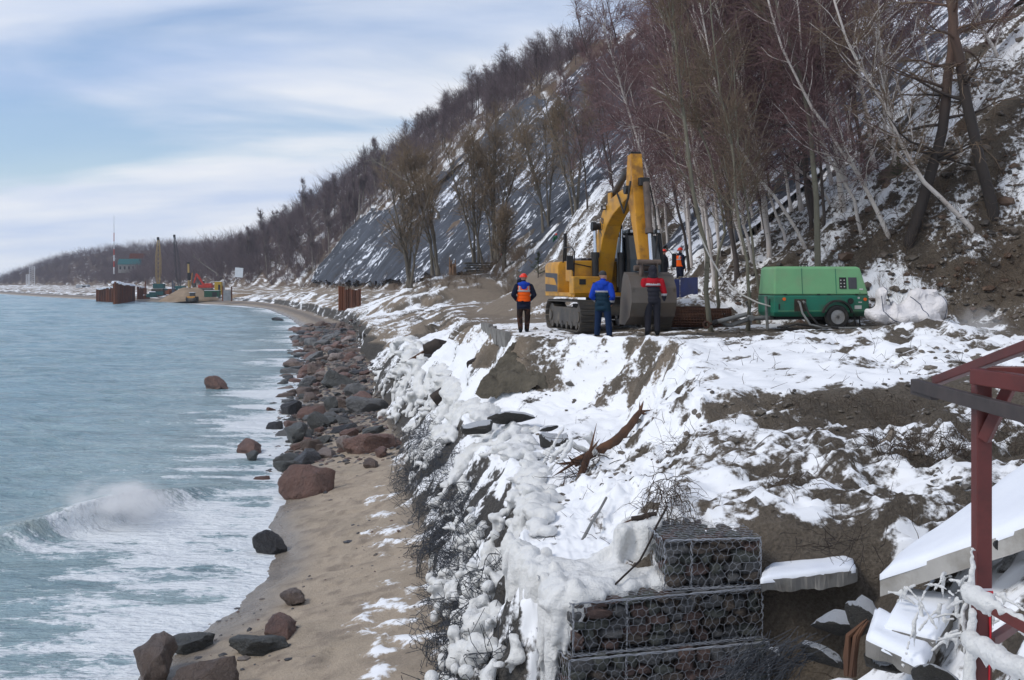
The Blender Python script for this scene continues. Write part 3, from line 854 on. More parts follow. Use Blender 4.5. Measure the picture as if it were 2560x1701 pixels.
def gabion(p_right, p_left, z0, z1, depth, label, seed, toprow=True):
    """wire basket of stones; front runs from p_left to p_right (plan points)"""
    rg = np.random.default_rng(seed)
    pl, pr = np.array(p_left), np.array(p_right)
    Lx = np.linalg.norm(pr - pl); ang = math.atan2(pr[1] - pl[1], pr[0] - pl[0]); H = z1 - z0
    root = empty('gabion', (pl[0], pl[1], z0), ang, label, 'gabion', 'gabions of the sea wall')
    def stone(x, y, z, sx, sy, sz):
        o = bpy.data.objects.new('stone', gab_protos[rg.integers(len(gab_protos))]); col.objects.link(o); o.parent = root
        o.location = (x, y, z); o.scale = (sx / 2, sy / 2, sz / 2)
        o.rotation_euler = (rg.normal() * .06 + (math.pi if rg.random() < .5 else 0), rg.normal() * .09, rg.normal() * .08 + (math.pi if rg.random() < .5 else 0))
    z = 0.015
    while z < H - 0.05:
        h = min(rg.uniform(0.085, 0.125), H - z - 0.005)
        if H - z - h < 0.05: h = H - z - 0.005
        x = 0.01 - rg.uniform(0, .05)
        while x < Lx - 0.04:
            wd = min(rg.uniform(0.12, 0.30), Lx - x + .01)
            stone(x + wd / 2, 0.062 + rg.uniform(-.018, .016), z + h / 2 + rg.normal() * .008, wd * 1.14, 0.18, h * 1.24)
            x += wd
        y = 0.16                       # the left-hand end shows too
        while y < depth * 0.9:
            wd = rg.uniform(0.11, 0.2)
            stone(0.07, y + wd / 2, z + h / 2, 0.16, wd * 1.12, h * 1.2); y += wd
        z += h
    if toprow:
        x = 0.02
        while x < Lx - 0.05:
            wd = rg.uniform(0.09, 0.2)
            for yy in np.arange(0.22, depth, 0.17): stone(x + wd / 2, yy + rg.normal() * .02, H - 0.045 + rg.normal() * .012, wd, 0.18, 0.09)
            x += wd
    # packed stones behind the faces
    mb = MB()
    for gx in np.arange(0.22, Lx, 0.17):
        for gy in np.arange(0.24, depth, 0.2): mb.box((gx, gy, H * 0.46), (0.165, 0.19, H * 0.88), Euler((rg.normal()*.05, rg.normal()*.05, rg.normal()*.1)))
    f = mb.build('stone_fill', [GAB[2]], root); f['kind'] = 'stuff'
    seg = []
    for (a, b) in hex_edges(Lx, H, rg=rg):
        bul = lambda q: -0.034 - 0.024 * math.sin(q[0] * 5 + seed) * math.sin(math.pi * q[1] / H)
        seg.append([(a[0], bul(a), a[1]), (b[0], bul(b), b[1])])
    for (a, b) in hex_edges(depth, H, rg=rg):
        seg.append([(-0.025, a[0], a[1]), (-0.025, b[0], b[1])])
    for (a, b) in hex_edges(Lx, depth, rg=rg):
        seg.append([(a[0], a[1], H + 0.02), (b[0], b[1], H + 0.02)])
    V, Fq = strands(np.array(seg), 0.0021, 4)
    wm = link('wire_mesh', mesh_np('wire_mesh', V, Fq), M_wire, root); wm['kind'] = 'stuff'
    # laced selvedge wires along the edges
    pts = []
    def edge(a, b, n=5, r=.008):
        a, b = np.array(a), np.array(b)
        for k in range(n):
            q = np.linspace(0, 1, 26)[:, None]; ph = rg.uniform(0, 6)
            d = np.stack([np.sin(q[:, 0] * 38 + ph), np.cos(q[:, 0] * 31 + ph), np.sin(q[:, 0] * 43 + 2 * ph)], 1) * 0.010
            pts.append(a + (b - a) * q + d)
    for zz_ in (0, H):
        edge((0, -.03, zz_), (Lx, -.03, zz_)); edge((-.02, 0, zz_), (-.02, depth, zz_), 3)
    edge((-.01, -.03, 0), (-.01, -.03, H)); edge((Lx, -.03, 0), (Lx, -.03, H)); edge((Lx * .27, -.035, 0), (Lx * .27, -.035, H), 2)
    V, Fq = strands(np.array(pts), 0.0042, 4)
    o = link('selvedge_wire', mesh_np('selvedge_wire', V, Fq), M_wire, root); o['kind'] = 'stuff'
    return root
gabion((2.57, 11.42), (1.57, 11.30), 2.87, 3.37, 0.95, 'small wire gabion of stacked stones topping the gabion wall', 21)
gabion((2.58, 11.40), (0.60, 10.82), 2.35, 2.86, 1.1, 'long stone filled gabion forming the middle tier, snow hanging over its corner', 22)
gabion((2.62, 11.28), (0.56, 10.72), 1.80, 2.34, 1.1, 'lowest visible tier of stone filled wire gabions in the corner', 23, False)

# ------------------------------------------------------------------ shore boulders
boulder_protos = {}
for k in range(7):
    b_ = rock_mesh('boulder', 40 + k, 4, (1, 0.82, 0.62), 0.34, 0.95, 2.4)
    for key, m in STONE.items(): boulder_protos.setdefault(key, []).append(with_mat(b_, m))
def boulder(px, py_bottom, wpx, hpx, colr, label, k=0, lean=0.0, zb=None, group=None, name='boulder', deep=.9):
    """boulder whose foot is seen at (px, py_bottom)"""
    z = 0.05
    for _ in range(12):
        Y = (ZC - z) * FPX / (py_bottom - HZ); X = (px - 512) / FPX * Y
        z = max(ground(X, Y), 0.0)
    wd = wpx / FPX * Y; h = hpx / FPX * Y
    o = bpy.data.objects.new(name, boulder_protos[colr][k % 7]); col.objects.link(o)
    Y2 = Y + wd * deep * .4
    o.location = ((px - 512) / FPX * Y2, Y2, z + h * 0.30)
    o.scale = (wd / 2 * 1.02, wd / 2 * deep, h / 0.62 * 0.70)
    o.rotation_euler = (0, lean, [0.2, -0.3, 0.5, 3.0, 2.6, 3.4, 0.1][k % 7] * .6)
    tag(o, label, 'boulder', group)
    return o
boulder(217, 391, 27, 13, 'red', 'dark red boulder alone in the open water', 0, .15)
boulder(292, 415, 24, 15, 'dark', 'rounded wet dark boulder with spray behind it', 1)
boulder(312, 418, 27, 12, 'red', 'low wet red brown boulder beside the rounded dark one', 2)
boulder(332, 412, 22, 14, 'green', 'wet green grey boulder with sloping back above the waterline', 3)
boulder(251, 455, 38, 15, 'red', 'long red brown boulder with a wet top at the foam edge', 4)
boulder(252, 462, 20, 10, 'green', 'small dark green boulder in front of the long red one', 5)
boulder(286, 472, 27, 10, 'green', 'flat blue grey boulder on the wet sand', 6)
boulder(308, 497, 52, 33, 'red', 'largest red granite boulder half sunk in the sand', 2, .28)
boulder(296, 443, 36, 19, 'green', 'big dark green boulder with angular faces in the boulder cluster', 5, .1)
boulder(320, 430, 24, 17, 'green', 'pointed grey green boulder in the boulder cluster', 0, -.2)
boulder(350, 441, 22, 13, 'red', 'broad red boulder lying behind the pale one', 1)
boulder(346, 452, 27, 14, 'pale', 'pale pink granite boulder in the boulder cluster', 3)
boulder(311, 453, 22, 13, 'brown', 'dark brown boulder leaning on the cluster front', 6)
boulder(328, 458, 30, 9, 'pale', 'flat pale pink boulder in front of the cluster', 4)
boulder(355, 450, 30, 14, 'brown', 'brown block shaped boulder by the wall foot', 1)
boulder(381, 458, 20, 10, 'red', 'bright red boulder below the icy wall', 5)
boulder(275, 430, 16, 9, 'dark', 'small dark boulder awash beside the cluster', 2)
boulder(271, 557, 37, 22, 'dark', 'dark grey cone shaped boulder at the swash edge', 0, -.05)
boulder(294, 607, 38, 12, 'brown', 'low brown boulder sunk in wet sand', 3)
boulder(283, 640, 50, 18, 'red', 'long flat red boulder on the wet sand', 4, -.12)
boulder(256, 659, 56, 17, 'green', 'flat speckled green boulder in a film of water', 6)
boulder(192, 655, 54, 16, 'green', 'mossy green boulder behind the big brown ones', 1)
boulder(155, 690, 66, 46, 'brown', 'big dark brown boulder at the edge of the foam', 5, .1)
boulder(206, 700, 66, 34, 'brown', 'grey brown boulder beside the big dark one', 2, -.1)
boulder(278, 321, 13, 3.5, 'dark', 'low dark boulder awash off the far beach', 0)
boulder(298, 303, 5, 3, 'dark', 'lone small stone on the far snowy beach', 1)
boulder(262, 481.5, 16, 5, 'red', 'small red boulder on the damp sand by the foam', 2)
boulder(372, 468, 24, 9, 'brown', 'brown flat boulder on pebbles below the wall', 4)
rg = np.random.default_rng(5)
n = 0
lab = {'red': 'reddish granite boulder in the shore boulder field', 'brown': 'brown granite boulder in the shore boulder field', 'grey': 'grey boulder in the shore boulder field',
       'green': 'greenish grey boulder in the shore boulder field', 'dark': 'wet dark boulder in the shore boulder field', 'pale': 'pale granite boulder in the shore boulder field'}
field = []
while n < 290:
    Y = float(np.exp(rg.uniform(math.log(36), math.log(150))))
    W_, F_ = float(stn(Y, 1)), float(stn(Y, 2))
    s_ = rg.random()
    X = W_ - 1.2 + (F_ - W_ + .9) * s_
    if Y < 52 and (s_ < .25 or s_ > .97 or rg.random() < .45): continue
    sz = float(np.clip(rg.lognormal(math.log(0.42 + 0.0035 * Y), 0.45), 0.2, 1.5))
    if any((X - a) ** 2 + (Y - b) ** 2 * .3 < (0.62 * (sz + c)) ** 2 * .5 for a, b, c in field): continue
    field.append((X, Y, sz))
    key = rg.choice(['red', 'brown', 'grey', 'green', 'dark', 'pale'], p=[.25, .25, .22, .12, .10, .06])
    o = bpy.data.objects.new('boulder', boulder_protos[key][rg.integers(7)]); col.objects.link(o)
    g = max(ground(X, Y), -0.12)
    o.location = (X, Y, g + sz * 0.08); o.scale = (sz * .68, sz * .62, sz * rg.uniform(.38, .66))
    o.rotation_euler = (rg.normal() * .2, rg.normal() * .2, rg.uniform(0, 6.3))
    tag(o, lab[key], 'boulder', 'shore boulder field')
    n += 1
# shingle: pebbles too many to count
def scatter_stones(name, pts, sizes, mats_key, seed):
    rg = np.random.default_rng(seed)
    bm = bmesh.new(); bmesh.ops.create_icosphere(bm, subdivisions=1, radius=1.0)
    SV = np.array([v_.co for v_ in bm.verts]); SF = np.array([[v_.index for v_ in f.verts] for f in bm.faces]); bm.free()
    M = len(pts)
    sc3 = sizes[:, None] * np.stack([rg.uniform(.7, 1.3, M), rg.uniform(.6, 1.0, M), rg.uniform(.35, .7, M)], 1) * .5
    a = rg.uniform(0, 6.3, M)
    V = SV[None] * sc3[:, None] * (1 + .25 * rg.normal(size=(M, len(SV), 1)) * .6)
    x = V[..., 0] * np.cos(a)[:, None] - V[..., 1] * np.sin(a)[:, None]; y = V[..., 0] * np.sin(a)[:, None] + V[..., 1] * np.cos(a)[:, None]
    V = np.stack([x, y, V[..., 2]], -1) + pts[:, None]
    Fq = (SF[None] + np.arange(M)[:, None, None] * len(SV)).reshape(-1, 3)
    me = mesh_np(name, V.reshape(-1, 3), Fq, False)
    cc = np.array([[.13, .075, .06], [.12, .10, .085], [.085, .085, .09], [.05, .05, .055], [.2, .17, .15]])[rg.integers(0, 5, M)]
    cattr(me, 'gcol', np.repeat(cc, len(SV), 0))
    o = link(name, me, M_peb); o['kind'] = 'stuff'
    return o
t = NT('pebbles'); v = t.coord('Object')
M_peb = t.bsdf(Base_Color=t.mix(t.math('MULTIPLY', t.noise(20, 4, .6, v), .5), t.attr('gcol', 'Color'), (.05, .048, .046)), Roughness=0.55)
P_, S_ = [], []
for _ in range(5200):
    Y = float(np.exp(rg.uniform(math.log(16), math.log(150))))
    W_, F_ = float(stn(Y, 1)), float(stn(Y, 2))
    s_ = rg.random()
    if Y < 34 and (rg.random() < .72 or s_ < .05 or float(vnoise(Y * .8, s_ * 4, 2.0)) < .05): continue
    if 34 < Y < 42 and rg.random() < .4: continue
    X = W_ - .6 + (F_ - W_ + .7) * s_
    P_.append((X, Y, max(ground(X, Y), -.03) + .0)); S_.append((rg.uniform(.04, .12) + .10 * rg.random() + .0026 * Y) if Y > 34 else min(rg.lognormal(math.log(.045), .7), .22))
scatter_stones('shingle', np.array(P_), np.array(S_), None, 3)

# ------------------------------------------------------------------ ice on the sea wall
t = NT('milky_ice'); v = t.coord('Object')
M_ice = t.bsdf(Base_Color=t.mix(t.noise(2.5, 5, .6, v), (.80, .81, .82), (.66, .65, .61)), Roughness=0.38, Specular_IOR_Level=0.5, Coat_Weight=0.15, Coat_Roughness=0.2,
               Normal=t.bump(t.noise(11, 7, .68, v), 0.8, 0.06))
_bm = bmesh.new(); bmesh.ops.create_icosphere(_bm, subdivisions=2, radius=1.0)
ICO_V = np.array([q.co for q in _bm.verts]); ICO_F = np.array([[q.index for q in f.verts] for f in _bm.faces]); _bm.free()
def blobs(name, C_, R3, voxel, smooth=4, grain=0.0):
    C_ = np.asarray(C_); R3 = np.asarray(R3)
    V = (ICO_V[None] * R3[:, None] + C_[:, None]).reshape(-1, 3)
    Fq = (ICO_F[None] + np.arange(len(C_))[:, None, None] * len(ICO_V)).reshape(-1, 3)
    me = mesh_np(name, V, Fq)
    me = eval_mods(me, [('REMESH', dict(mode='VOXEL', voxel_size=voxel)), ('SMOOTH', dict(factor=0.6, iterations=smooth))])
    me.polygons.foreach_set('use_smooth', [True] * len(me.polygons))
    if grain:
        Vv = np.empty(len(me.vertices) * 3); me.vertices.foreach_get('co', Vv); Vv = Vv.reshape(-1, 3); Nn = np.empty(len(me.vertices) * 3); me.vertices.foreach_get('normal', Nn); Nn = Nn.reshape(-1, 3)
        Vv = Vv + Nn * (grain * (fbm(Vv[:, 0] * 9, Vv[:, 1] * 9, Vv[:, 2] * 4, 3, .6) * 1.6))[:, None]
        me.vertices.foreach_set('co', Vv.ravel()); me.update()
    return me
def drip(Cs, Rs, p, length, r, rg, lean=(0, 0)):
    """a hanging run of ice: overlapping balls that thin towards the tip"""
    n_ = max(3, int(length / (r * 0.55)))
    for k in range(n_):
        q = k / (n_ - 1)
        rr = r * (1.15 - 0.85 * q ** 1.3) * rg.uniform(.85, 1.15)
        Cs.append((p[0] + lean[0] * q + rg.normal() * r * .12, p[1] + lean[1] * q + rg.normal() * r * .12, p[2] - length * q)); Rs.append((rr, rr, rr * 1.25))
def wall_point(y, u):
    i = int(np.clip(np.searchsorted(ROWS, y), 0, NR - 1))
    return np.array([np.interp(u, U, GX[i]), ROWS[i], np.interp(u, U, Z[i])])
rg = np.random.default_rng(31)
for (ya, yb, nb, vox, nm) in ((11.6, 21.5, 1050, .034, 'near'), (21.5, 57, 1700, .07, 'far')):
    Cs, Rs = [], []
    for _ in range(nb):
        y = float(np.exp(rg.uniform(math.log(ya), math.log(yb))))
        u = 2.0 + 1.35 * rg.beta(2.0, 1.3)
        keep = float(fbm(y * .9 + 3, u * 2.1, 4.0, 3))
        if keep < (0.06 if u < 2.75 else -.12): continue
        p = wall_point(y, u)
        r = (0.034 + 0.0021 * y) * rg.uniform(.6, 1.5)
        if rg.random() < 0.55 and u < 3.0:
            drip(Cs, Rs, p + np.array([-.06, -.02, .06]), rg.uniform(.15, .6) * (1 + y * .012), r * .72, rg, (-.14 * rg.random(), 0))
        else:
            for k in range(rg.integers(1, 4)):
                q = rg.normal(size=3) * r * .8; rr = r * rg.uniform(.8, 1.35)
                Cs.append((p[0] + q[0] - .05, p[1] + q[1], p[2] + q[2] * .6 + r * .45)); Rs.append((rr * 1.2, rr * 1.2, rr * rg.uniform(.5, .8)))
    if ya < 12:
        # the heavy curtain over the corner of the gabions
        for k in range(95):
            q = rg.random()
            x, y = 0.62 - 0.50 * q + .08 * rg.normal(), 10.95 + 2.3 * q
            drip(Cs, Rs, (x - .05, y, 2.84 + .06 * rg.normal()), rg.uniform(.25, 1.15) * (1 - .35 * q), rg.uniform(.045, .085), rg, (-.10, -.06))
        for k in range(34):
            x = .60 + .3 * rg.random() ** 2
            drip(Cs, Rs, (x, 10.86 + .1 * rg.random() + (x - .6) * .3, 2.90), rg.uniform(.12, .5) * (1 if x < .7 else .3), rg.uniform(.03, .055), rg, (0, -.03))
        # snow and ice cushion on the middle tier
        for k in range(260):
            x, y = rg.uniform(.42, 1.55), rg.uniform(11.0, 12.3)
            if y < 10.98 + (x - .6) * .55: continue
            rr = rg.uniform(.09, .17); Cs.append((x, y, 2.84 + .04 * rg.normal())); Rs.append((rr * 1.3, rr * 1.3, rr * .62))
        # frozen roots hanging left of the top gabion
        for k in range(46):
            x, y = rg.uniform(1.12, 1.62), 12.0 + rg.uniform(-.1, .5)
            drip(Cs, Rs, (x, y, 3.42 - .25 * (1.6 - x)), rg.uniform(.3, .68), rg.uniform(.02, .042), rg, (-.15 * rg.random(), -.05))
        for k in range(26):
            a = rg.uniform(0, 1); L_ = rg.uniform(.35, .8); b0 = np.array([1.65 - .3 * a, 12.2, 3.42 - .35 * a])
            for q in np.linspace(0, 1, 14):
                Cs.append(tuple(b0 + q * L_ * np.array([-.75, -.1, -.55 + .25 * q]))); Rs.append((.034 - .012 * q,) * 3)
        # knobs of ice on the collapsed wire below
        for k in range(150):
            y = rg.uniform(11.2, 19); u = rg.uniform(2.0, 2.62); p = wall_point(y, u)
            if float(fbm(y * 1.3, u * 3, 9.0, 2)) < 0.0: continue
            for j in range(rg.integers(2, 6)):
                q = rg.normal(size=3) * .09; rr = rg.uniform(.05, .11)
                Cs.append((p[0] - .1 + q[0], p[1] + q[1], p[2] + .16 + q[2])); Rs.append((rr, rr, rr))
        # ice sheathing the dead branches in the middle of the slope
        for k in range(9):
            b0 = np.array([1.05 + rg.uniform(-.2, .25), 17.4 + rg.uniform(-.6, .6), 3.6 + rg.uniform(-.2, .15)]); e = b0 + np.array([rg.uniform(-.8, .4), rg.uniform(-.5, .2), -rg.uniform(.1, .8)])
            for q in np.linspace(0, 1, 22): Cs.append(tuple(b0 + (e - b0) * q + rg.normal(size=3) * .012)); Rs.append((rg.uniform(.025, .045),) * 3)
    o = link('ice_crust', blobs('ice_crust', Cs, Rs, vox, 3, .022 if ya < 12 else .035), M_ice); o['kind'] = 'stuff'

# crumpled gabion wire spilling down to the sand
seg = []
for _ in range(100):
    y0 = float(np.exp(rg.uniform(math.log(11.0), math.log(36)))); u0 = rg.uniform(1.93, 2.62)
    sz = rg.uniform(.35, .8) * (1 + y0 * .012)
    p0 = wall_point(y0, u0); rx = rg.normal(size=3); rx /= np.linalg.norm(rx)
    bend = rg.uniform(1.0, 3.0); ph = rg.uniform(0, 6.3)
    cw = .085 if y0 < 20 else .12
    tilt = rg.uniform(-.5, .9)
    M3 = np.array(Euler((rg.normal() * .35, -.75 + rg.normal() * .4, rg.normal() * .5)).to_matrix())
    for (a, b) in hex_edges(sz, sz * .8, cw, cw * 1.2, .015, rg):
        def wp(q):
            x, y_ = q[0] - sz / 2, q[1] - sz * .4
            zb = .16 * math.sin(bend * x * 3 + ph) + .12 * math.sin(bend * y_ * 4 + 2 * ph) + .10 - .5 * (x * x + y_ * y_)
            return p0 + M3 @ np.array([x, y_, zb]) + np.array([-.06, 0, .04])
        seg.append([wp(a), wp(b)])
V, Fq = strands(np.array(seg), 0.0048, 3)
o = link('crumpled_wire', mesh_np('crumpled_wire', V, Fq), M_wired); o['kind'] = 'stuff'
# loose tangled ends of wire
K = 7; M_ = 1500
yy = np.exp(rg.uniform(math.log(10.6), math.log(30), M_)); P = np.empty((M_, K, 3))
for k in range(M_):
    p = wall_point(yy[k], rg.uniform(1.9, 2.55)); d = rg.normal(size=3) * .022; d[2] = abs(d[2]) * .4; a = rg.normal(size=3) * .010
    q = p.copy(); q[2] += rg.uniform(0, .12)
    for j in range(K):
        P[k, j] = q; d = d * .92 + a + rg.normal(size=3) * .014; q = q + d
V, Fq = strands(P, 0.0045, 3)
o = link('tangled_wire', mesh_np('tangled_wire', V, Fq), M_wired); o['kind'] = 'stuff'
# ------------------------------------------------------------------ trees
def hit(px, py, y0=12.0, y1=420.0):
    """where the line of sight through a pixel meets the land"""
    y = y0; prev = y0
    while y < y1:
        p = at(px, py, y)
        if ground(p.x, y) > p.z:
            for _ in range(8):
                m = 0.5 * (prev + y); q = at(px, py, m)
                if ground(q.x, m) > q.z: y = m
                else: prev = m
            q = at(px, py, y); return Vector((q.x, y, ground(q.x, y)))
        prev = y; y *= 1.012
    return None
def bark(name, c, c2, scale, marks=None, stretch=(1, 1, .25), bands=0.0, low=None, lowh=2.0):
    t = NT(name); v = t.coord('Object', stretch)
    base = t.mix(t.ramp(t.noise(scale, 6, .65, v), [(.35, 0.), (.66, 1.)]), c, c2)
    if marks:
        vm = t.coord('Object', (2.2, 2.2, 7.0))
        base = t.mix(t.ramp(t.noise(1.6, 4, .7, vm), [(.60, 0.), (.66, 1.)]), base, marks)
    if low:
        sx = t.n('ShaderNodeSeparateXYZ'); t.t.links.new(t.coord('Object'), sx.inputs[0])
        base = t.mix(t.step(sx.outputs[2], lowh * 1.3, lowh * .6), base, low)
    return t.bsdf(Base_Color=base, Roughness=.85, Normal=t.bump(t.noise(scale * 2, 5, .6, v), .5, .03))
B_birch = bark('birch_bark', (.62, .58, .54), (.46, .40, .36), 3.0, (.06, .05, .045))
B_grey = bark('grey_green_bark', (.19, .18, .13), (.12, .11, .085), 2.0, (.07, .065, .05))
B_dark = bark('dark_bark', (.085, .068, .060), (.05, .040, .036), 3.0)
B_pine = bark('pine_bark', (.15, .085, .06), (.085, .055, .042), 2.5, None, (1, 1, .4), 0, (.035, .028, .025), 5.0)
B_willow = bark('willow_bark', (.15, .13, .10), (.09, .078, .062), 2.0)
T_birch = mat('birch_twigs', (.21, .125, .125), (.14, .09, .092), 1.5, .85)
T_brown = mat('brown_twigs', (.20, .145, .10), (.13, .098, .072), 1.5, .85)
T_wood = mat('dark_wood_twigs', (.175, .13, .135), (.115, .088, .094), 0.2, .9)
T_willow = mat('willow_twigs', (.27, .195, .125), (.18, .135, .092), 1.5, .85)
T_needle = mat('pine_needles', (.055, .075, .03), (.03, .045, .02), 2.0, .8)
T_pale = mat('pale_twigs', (.26, .235, .20), (.17, .15, .13), 1.0, .85)

def curve(p0, d, L, K, rg, wob=.15, up=0.0):
    P = [np.array(p0, float)]; d = np.array(d, float); d /= np.linalg.norm(d)
    for k in range(K - 1):
        d = d + rg.normal(size=3) * wob + np.array([0, 0, up]); d /= np.linalg.norm(d)
        P.append(P[-1] + d * L / (K - 1))
    return np.array(P)
def tree_meshes(path, r0, r1, seed, nb=26, bl=3.0, t0=.35, ang=(.5, 1.0), up=.10, sub=5, tw=7, tr=.006, twl=.8, droop=0.0, sides=7, side_bias=None, brr=.35):
    """trunk mesh (trunk and limbs) and crown mesh (branches and twigs) of a bare tree along a path (n,3)"""
    rg = np.random.default_rng(seed)
    path = np.asarray(path, float)
    s_ = np.linspace(0, 1, len(path)); q = np.linspace(0, 1, 14)
    tp = np.stack([np.interp(q, s_, path[:, k]) for k in range(3)], 1)
    Ltot = np.linalg.norm(np.diff(tp, axis=0), axis=1).sum()
    tp[1:-1] += rg.normal(size=(12, 3)) * .006 * Ltot * .35
    rad = r0 + (r1 - r0) * q ** .8; rad[0] *= 1.25
    V, F_ = strands(tp[None], rad[None], sides)
    Vs_, Fs_ = [V], [F_]; off_ = len(V)
    BR, BR_r, SUB, SUB_r, TW, TW_r = [], [], [], [], [], []
    for b in range(nb):
        f = t0 + (1 - t0) * rg.random() ** .85
        i = min(int(f * 13), 12); ft = f * 13 - i
        p = tp[i] * (1 - ft) + tp[i + 1] * ft; td = tp[i + 1] - tp[i]; td /= np.linalg.norm(td)
        az = rg.uniform(0, 2 * np.pi); e = np.array([math.cos(az), math.sin(az), 0])
        if side_bias is not None and e @ np.array(side_bias) < 0 and rg.random() < .6: e = -e
        a = rg.uniform(*ang)
        d = td * math.cos(a) + e * math.sin(a)
        L_ = bl * rg.uniform(.6, 1.2) * (1.15 - .75 * f)
        br = curve(p, d, L_, 7, rg, .13, up); rb = max((r0 + (r1 - r0) * f) * brr, tr * 1.6)
        BR.append(br); BR_r.append(np.linspace(rb, tr * 1.2, 7))
        for k in range(sub):
            m = rg.integers(1, 6); d2 = (br[m + 1] - br[m]) / np.linalg.norm(br[m + 1] - br[m]) + rg.normal(size=3) * .55
            sb = curve(br[m], d2, L_ * rg.uniform(.25, .55), 4, rg, .18, up * .6 - droop * .6)
            SUB.append(sb); SUB_r.append(np.linspace(max(rb * .4, tr * 1.3), tr, 4))
            for j in range(tw):
                m2 = rg.integers(0, 4); d3 = d2 / np.linalg.norm(d2) + rg.normal(size=3) * .6
                TW.append(curve(sb[m2], d3, twl * rg.uniform(.5, 1.2), 3, rg, .25, -droop)); TW_r.append(np.linspace(tr, tr * .5, 3))
    V, F_ = strands(np.array(BR), np.array(BR_r), 5); Vs_.append(V); Fs_.append(F_ + off_)
    tm = mesh_np('trunk', np.concatenate(Vs_), np.concatenate(Fs_))
    Vc, Fc, o_ = [], [], 0
    for A, B, sd in ((SUB, SUB_r, 3), (TW, TW_r, 3)):
        if A:
            V, F_ = strands(np.array(A), np.array(B), sd); Vc.append(V); Fc.append(F_ + o_); o_ += len(V)
    cm = mesh_np('crown', np.concatenate(Vc), np.concatenate(Fc))
    return tm, cm
def place_tree(name, loc, tm, cm, bm_, tmat, label, group=None, rz=0.0, s=1.0, cat='tree'):
    root = empty(name, loc, rz, label, cat, group); root.scale = (s, s, s)
    if not tm.materials: tm.materials.append(bm_)
    if not cm.materials: cm.materials.append(tmat)
    for nm, me in (('trunk', tm), ('crown', cm)):
        o = bpy.data.objects.new(nm, me); col.objects.link(o); o.parent = root
    return root
def img_tree(name, pts, wpx, bm_, tmat, label, seed, group=None, dY=0.0, Y=None, **kw):
    """tree whose trunk runs through picture points (display pixels of a 2360 wide view), foot first"""
    k = 1024 / 2360
    if Y is None:
        h = hit(pts[0][0] * k, pts[0][1] * k)
        Y = h.y if h is not None else 45
    P = np.array([at(x * k, y * k, Y + dY * i / (len(pts) - 1)) for i, (x, y) in enumerate(pts)])
    P = np.concatenate([[P[0] + np.array([0, .25, -.7])], P])
    base = P[1].copy()
    r0 = wpx / 2 * k / FPX * Y
    tm, cm = tree_meshes(P - base, r0, kw.pop('r1', r0 * .3), seed, **kw)
    return place_tree(name, base, tm, cm, bm_, tmat, label, group)
BK = dict(nb=24, bl=2.6, sub=5, tw=7, tr=.0075, twl=.9, droop=.05, up=.06)
img_tree('grey_barked_tree', [(1888, 615), (1882, 480), (1872, 330), (1848, 170), (1795, 40), (1770, -120), (1740, -260)], 18, B_grey, T_brown, 'tall grey green trunk rising straight behind the green compressor', 1, dY=1, Y=33.5, nb=22, t0=.55, bl=3.0, sub=5, tw=6, tr=.007, up=.1)
img_tree('birch', [(1862, 572), (1800, 470), (1740, 400), (1680, 300), (1640, 160), (1600, -60)], 11, B_birch, T_birch, 'thin birch bending left above the compressor roof', 2, **BK)
img_tree('grey_barked_tree', [(1636, 735), (1622, 560), (1590, 400), (1568, 220), (1555, 60), (1540, -150)], 15, B_grey, T_brown, 'tall grey tree beside the excavator with a peeled base', 3, Y=31.5, nb=24, t0=.45, bl=2.4, sub=5, tw=7, tr=.0065, up=.14)
img_tree('grey_barked_tree', [(1655, 700), (1650, 600), (1672, 520), (1640, 380), (1600, 250), (1570, 60)], 10, B_grey, T_brown, 'second grey stem just right of the peeled one', 4, Y=34, nb=20, t0=.4, bl=2.0, sub=5, tw=7, tr=.0065, up=.14)
img_tree('grey_barked_tree', [(1728, 705), (1722, 620), (1700, 480), (1690, 330), (1655, 200), (1640, 20), (1630, -120)], 10, B_grey, T_brown, 'slim grey tree where the white cable is tied', 5, Y=31.2, nb=22, t0=.4, bl=2.2, sub=5, tw=7, tr=.0065, up=.14)
img_tree('grey_barked_tree', [(1752, 690), (1738, 600), (1722, 470), (1700, 330), (1690, 120)], 9, B_grey, T_brown, 'slim grey tree leaning beside the cable post', 6, Y=32.5, nb=20, t0=.4, bl=2.0, sub=5, tw=6, tr=.0065, up=.14)
img_tree('birch', [(2050, 545), (2015, 470), (1975, 400), (1930, 330), (1860, 230), (1800, 100), (1760, -40)], 14, B_birch, T_birch, 'white birch leaning left out of the snowy bank', 7, **BK)
img_tree('birch', [(1985, 535), (1965, 450), (1930, 400), (1880, 300), (1850, 150), (1830, -60)], 11, B_birch, T_birch, 'slim birch next to the leaning white one', 8, **BK)
img_tree('birch', [(2245, 530), (2180, 470), (2110, 400), (2055, 280), (2000, 180), (1945, 80), (1905, -60)], 15, B_birch, T_brown, 'long curved birch sweeping left in front of the pines', 9, **BK)
img_tree('birch', [(1915, 470), (1880, 420), (1830, 380), (1790, 290), (1760, 150), (1740, 0)], 9, B_birch, T_birch, 'crooked birch with a low bent foot on the bank', 10, **BK)
img_tree('birch', [(1720, 600), (1700, 520), (1690, 430), (1675, 330), (1650, 200), (1600, 40), (1580, -90)], 14, B_birch, T_birch, 'white birch of the clump by the tied cable', 11, **BK)
img_tree('birch', [(1735, 605), (1720, 540), (1705, 470), (1700, 380), (1650, 280), (1500, 200)], 10, B_birch, T_birch, 'white birch of the clump arching far left', 12, **BK)
img_tree('birch', [(1640, 545), (1600, 440), (1560, 380), (1530, 300), (1440, 290)], 8, B_birch, T_birch, 'pale birch bough reaching over the excavator', 13, Y=44, **BK)
img_tree('birch', [(1815, 560), (1770, 440), (1740, 330), (1720, 200), (1700, 60)], 9, B_birch, T_birch, 'thin birch in the thicket left of the grey green trunk', 14, **BK)
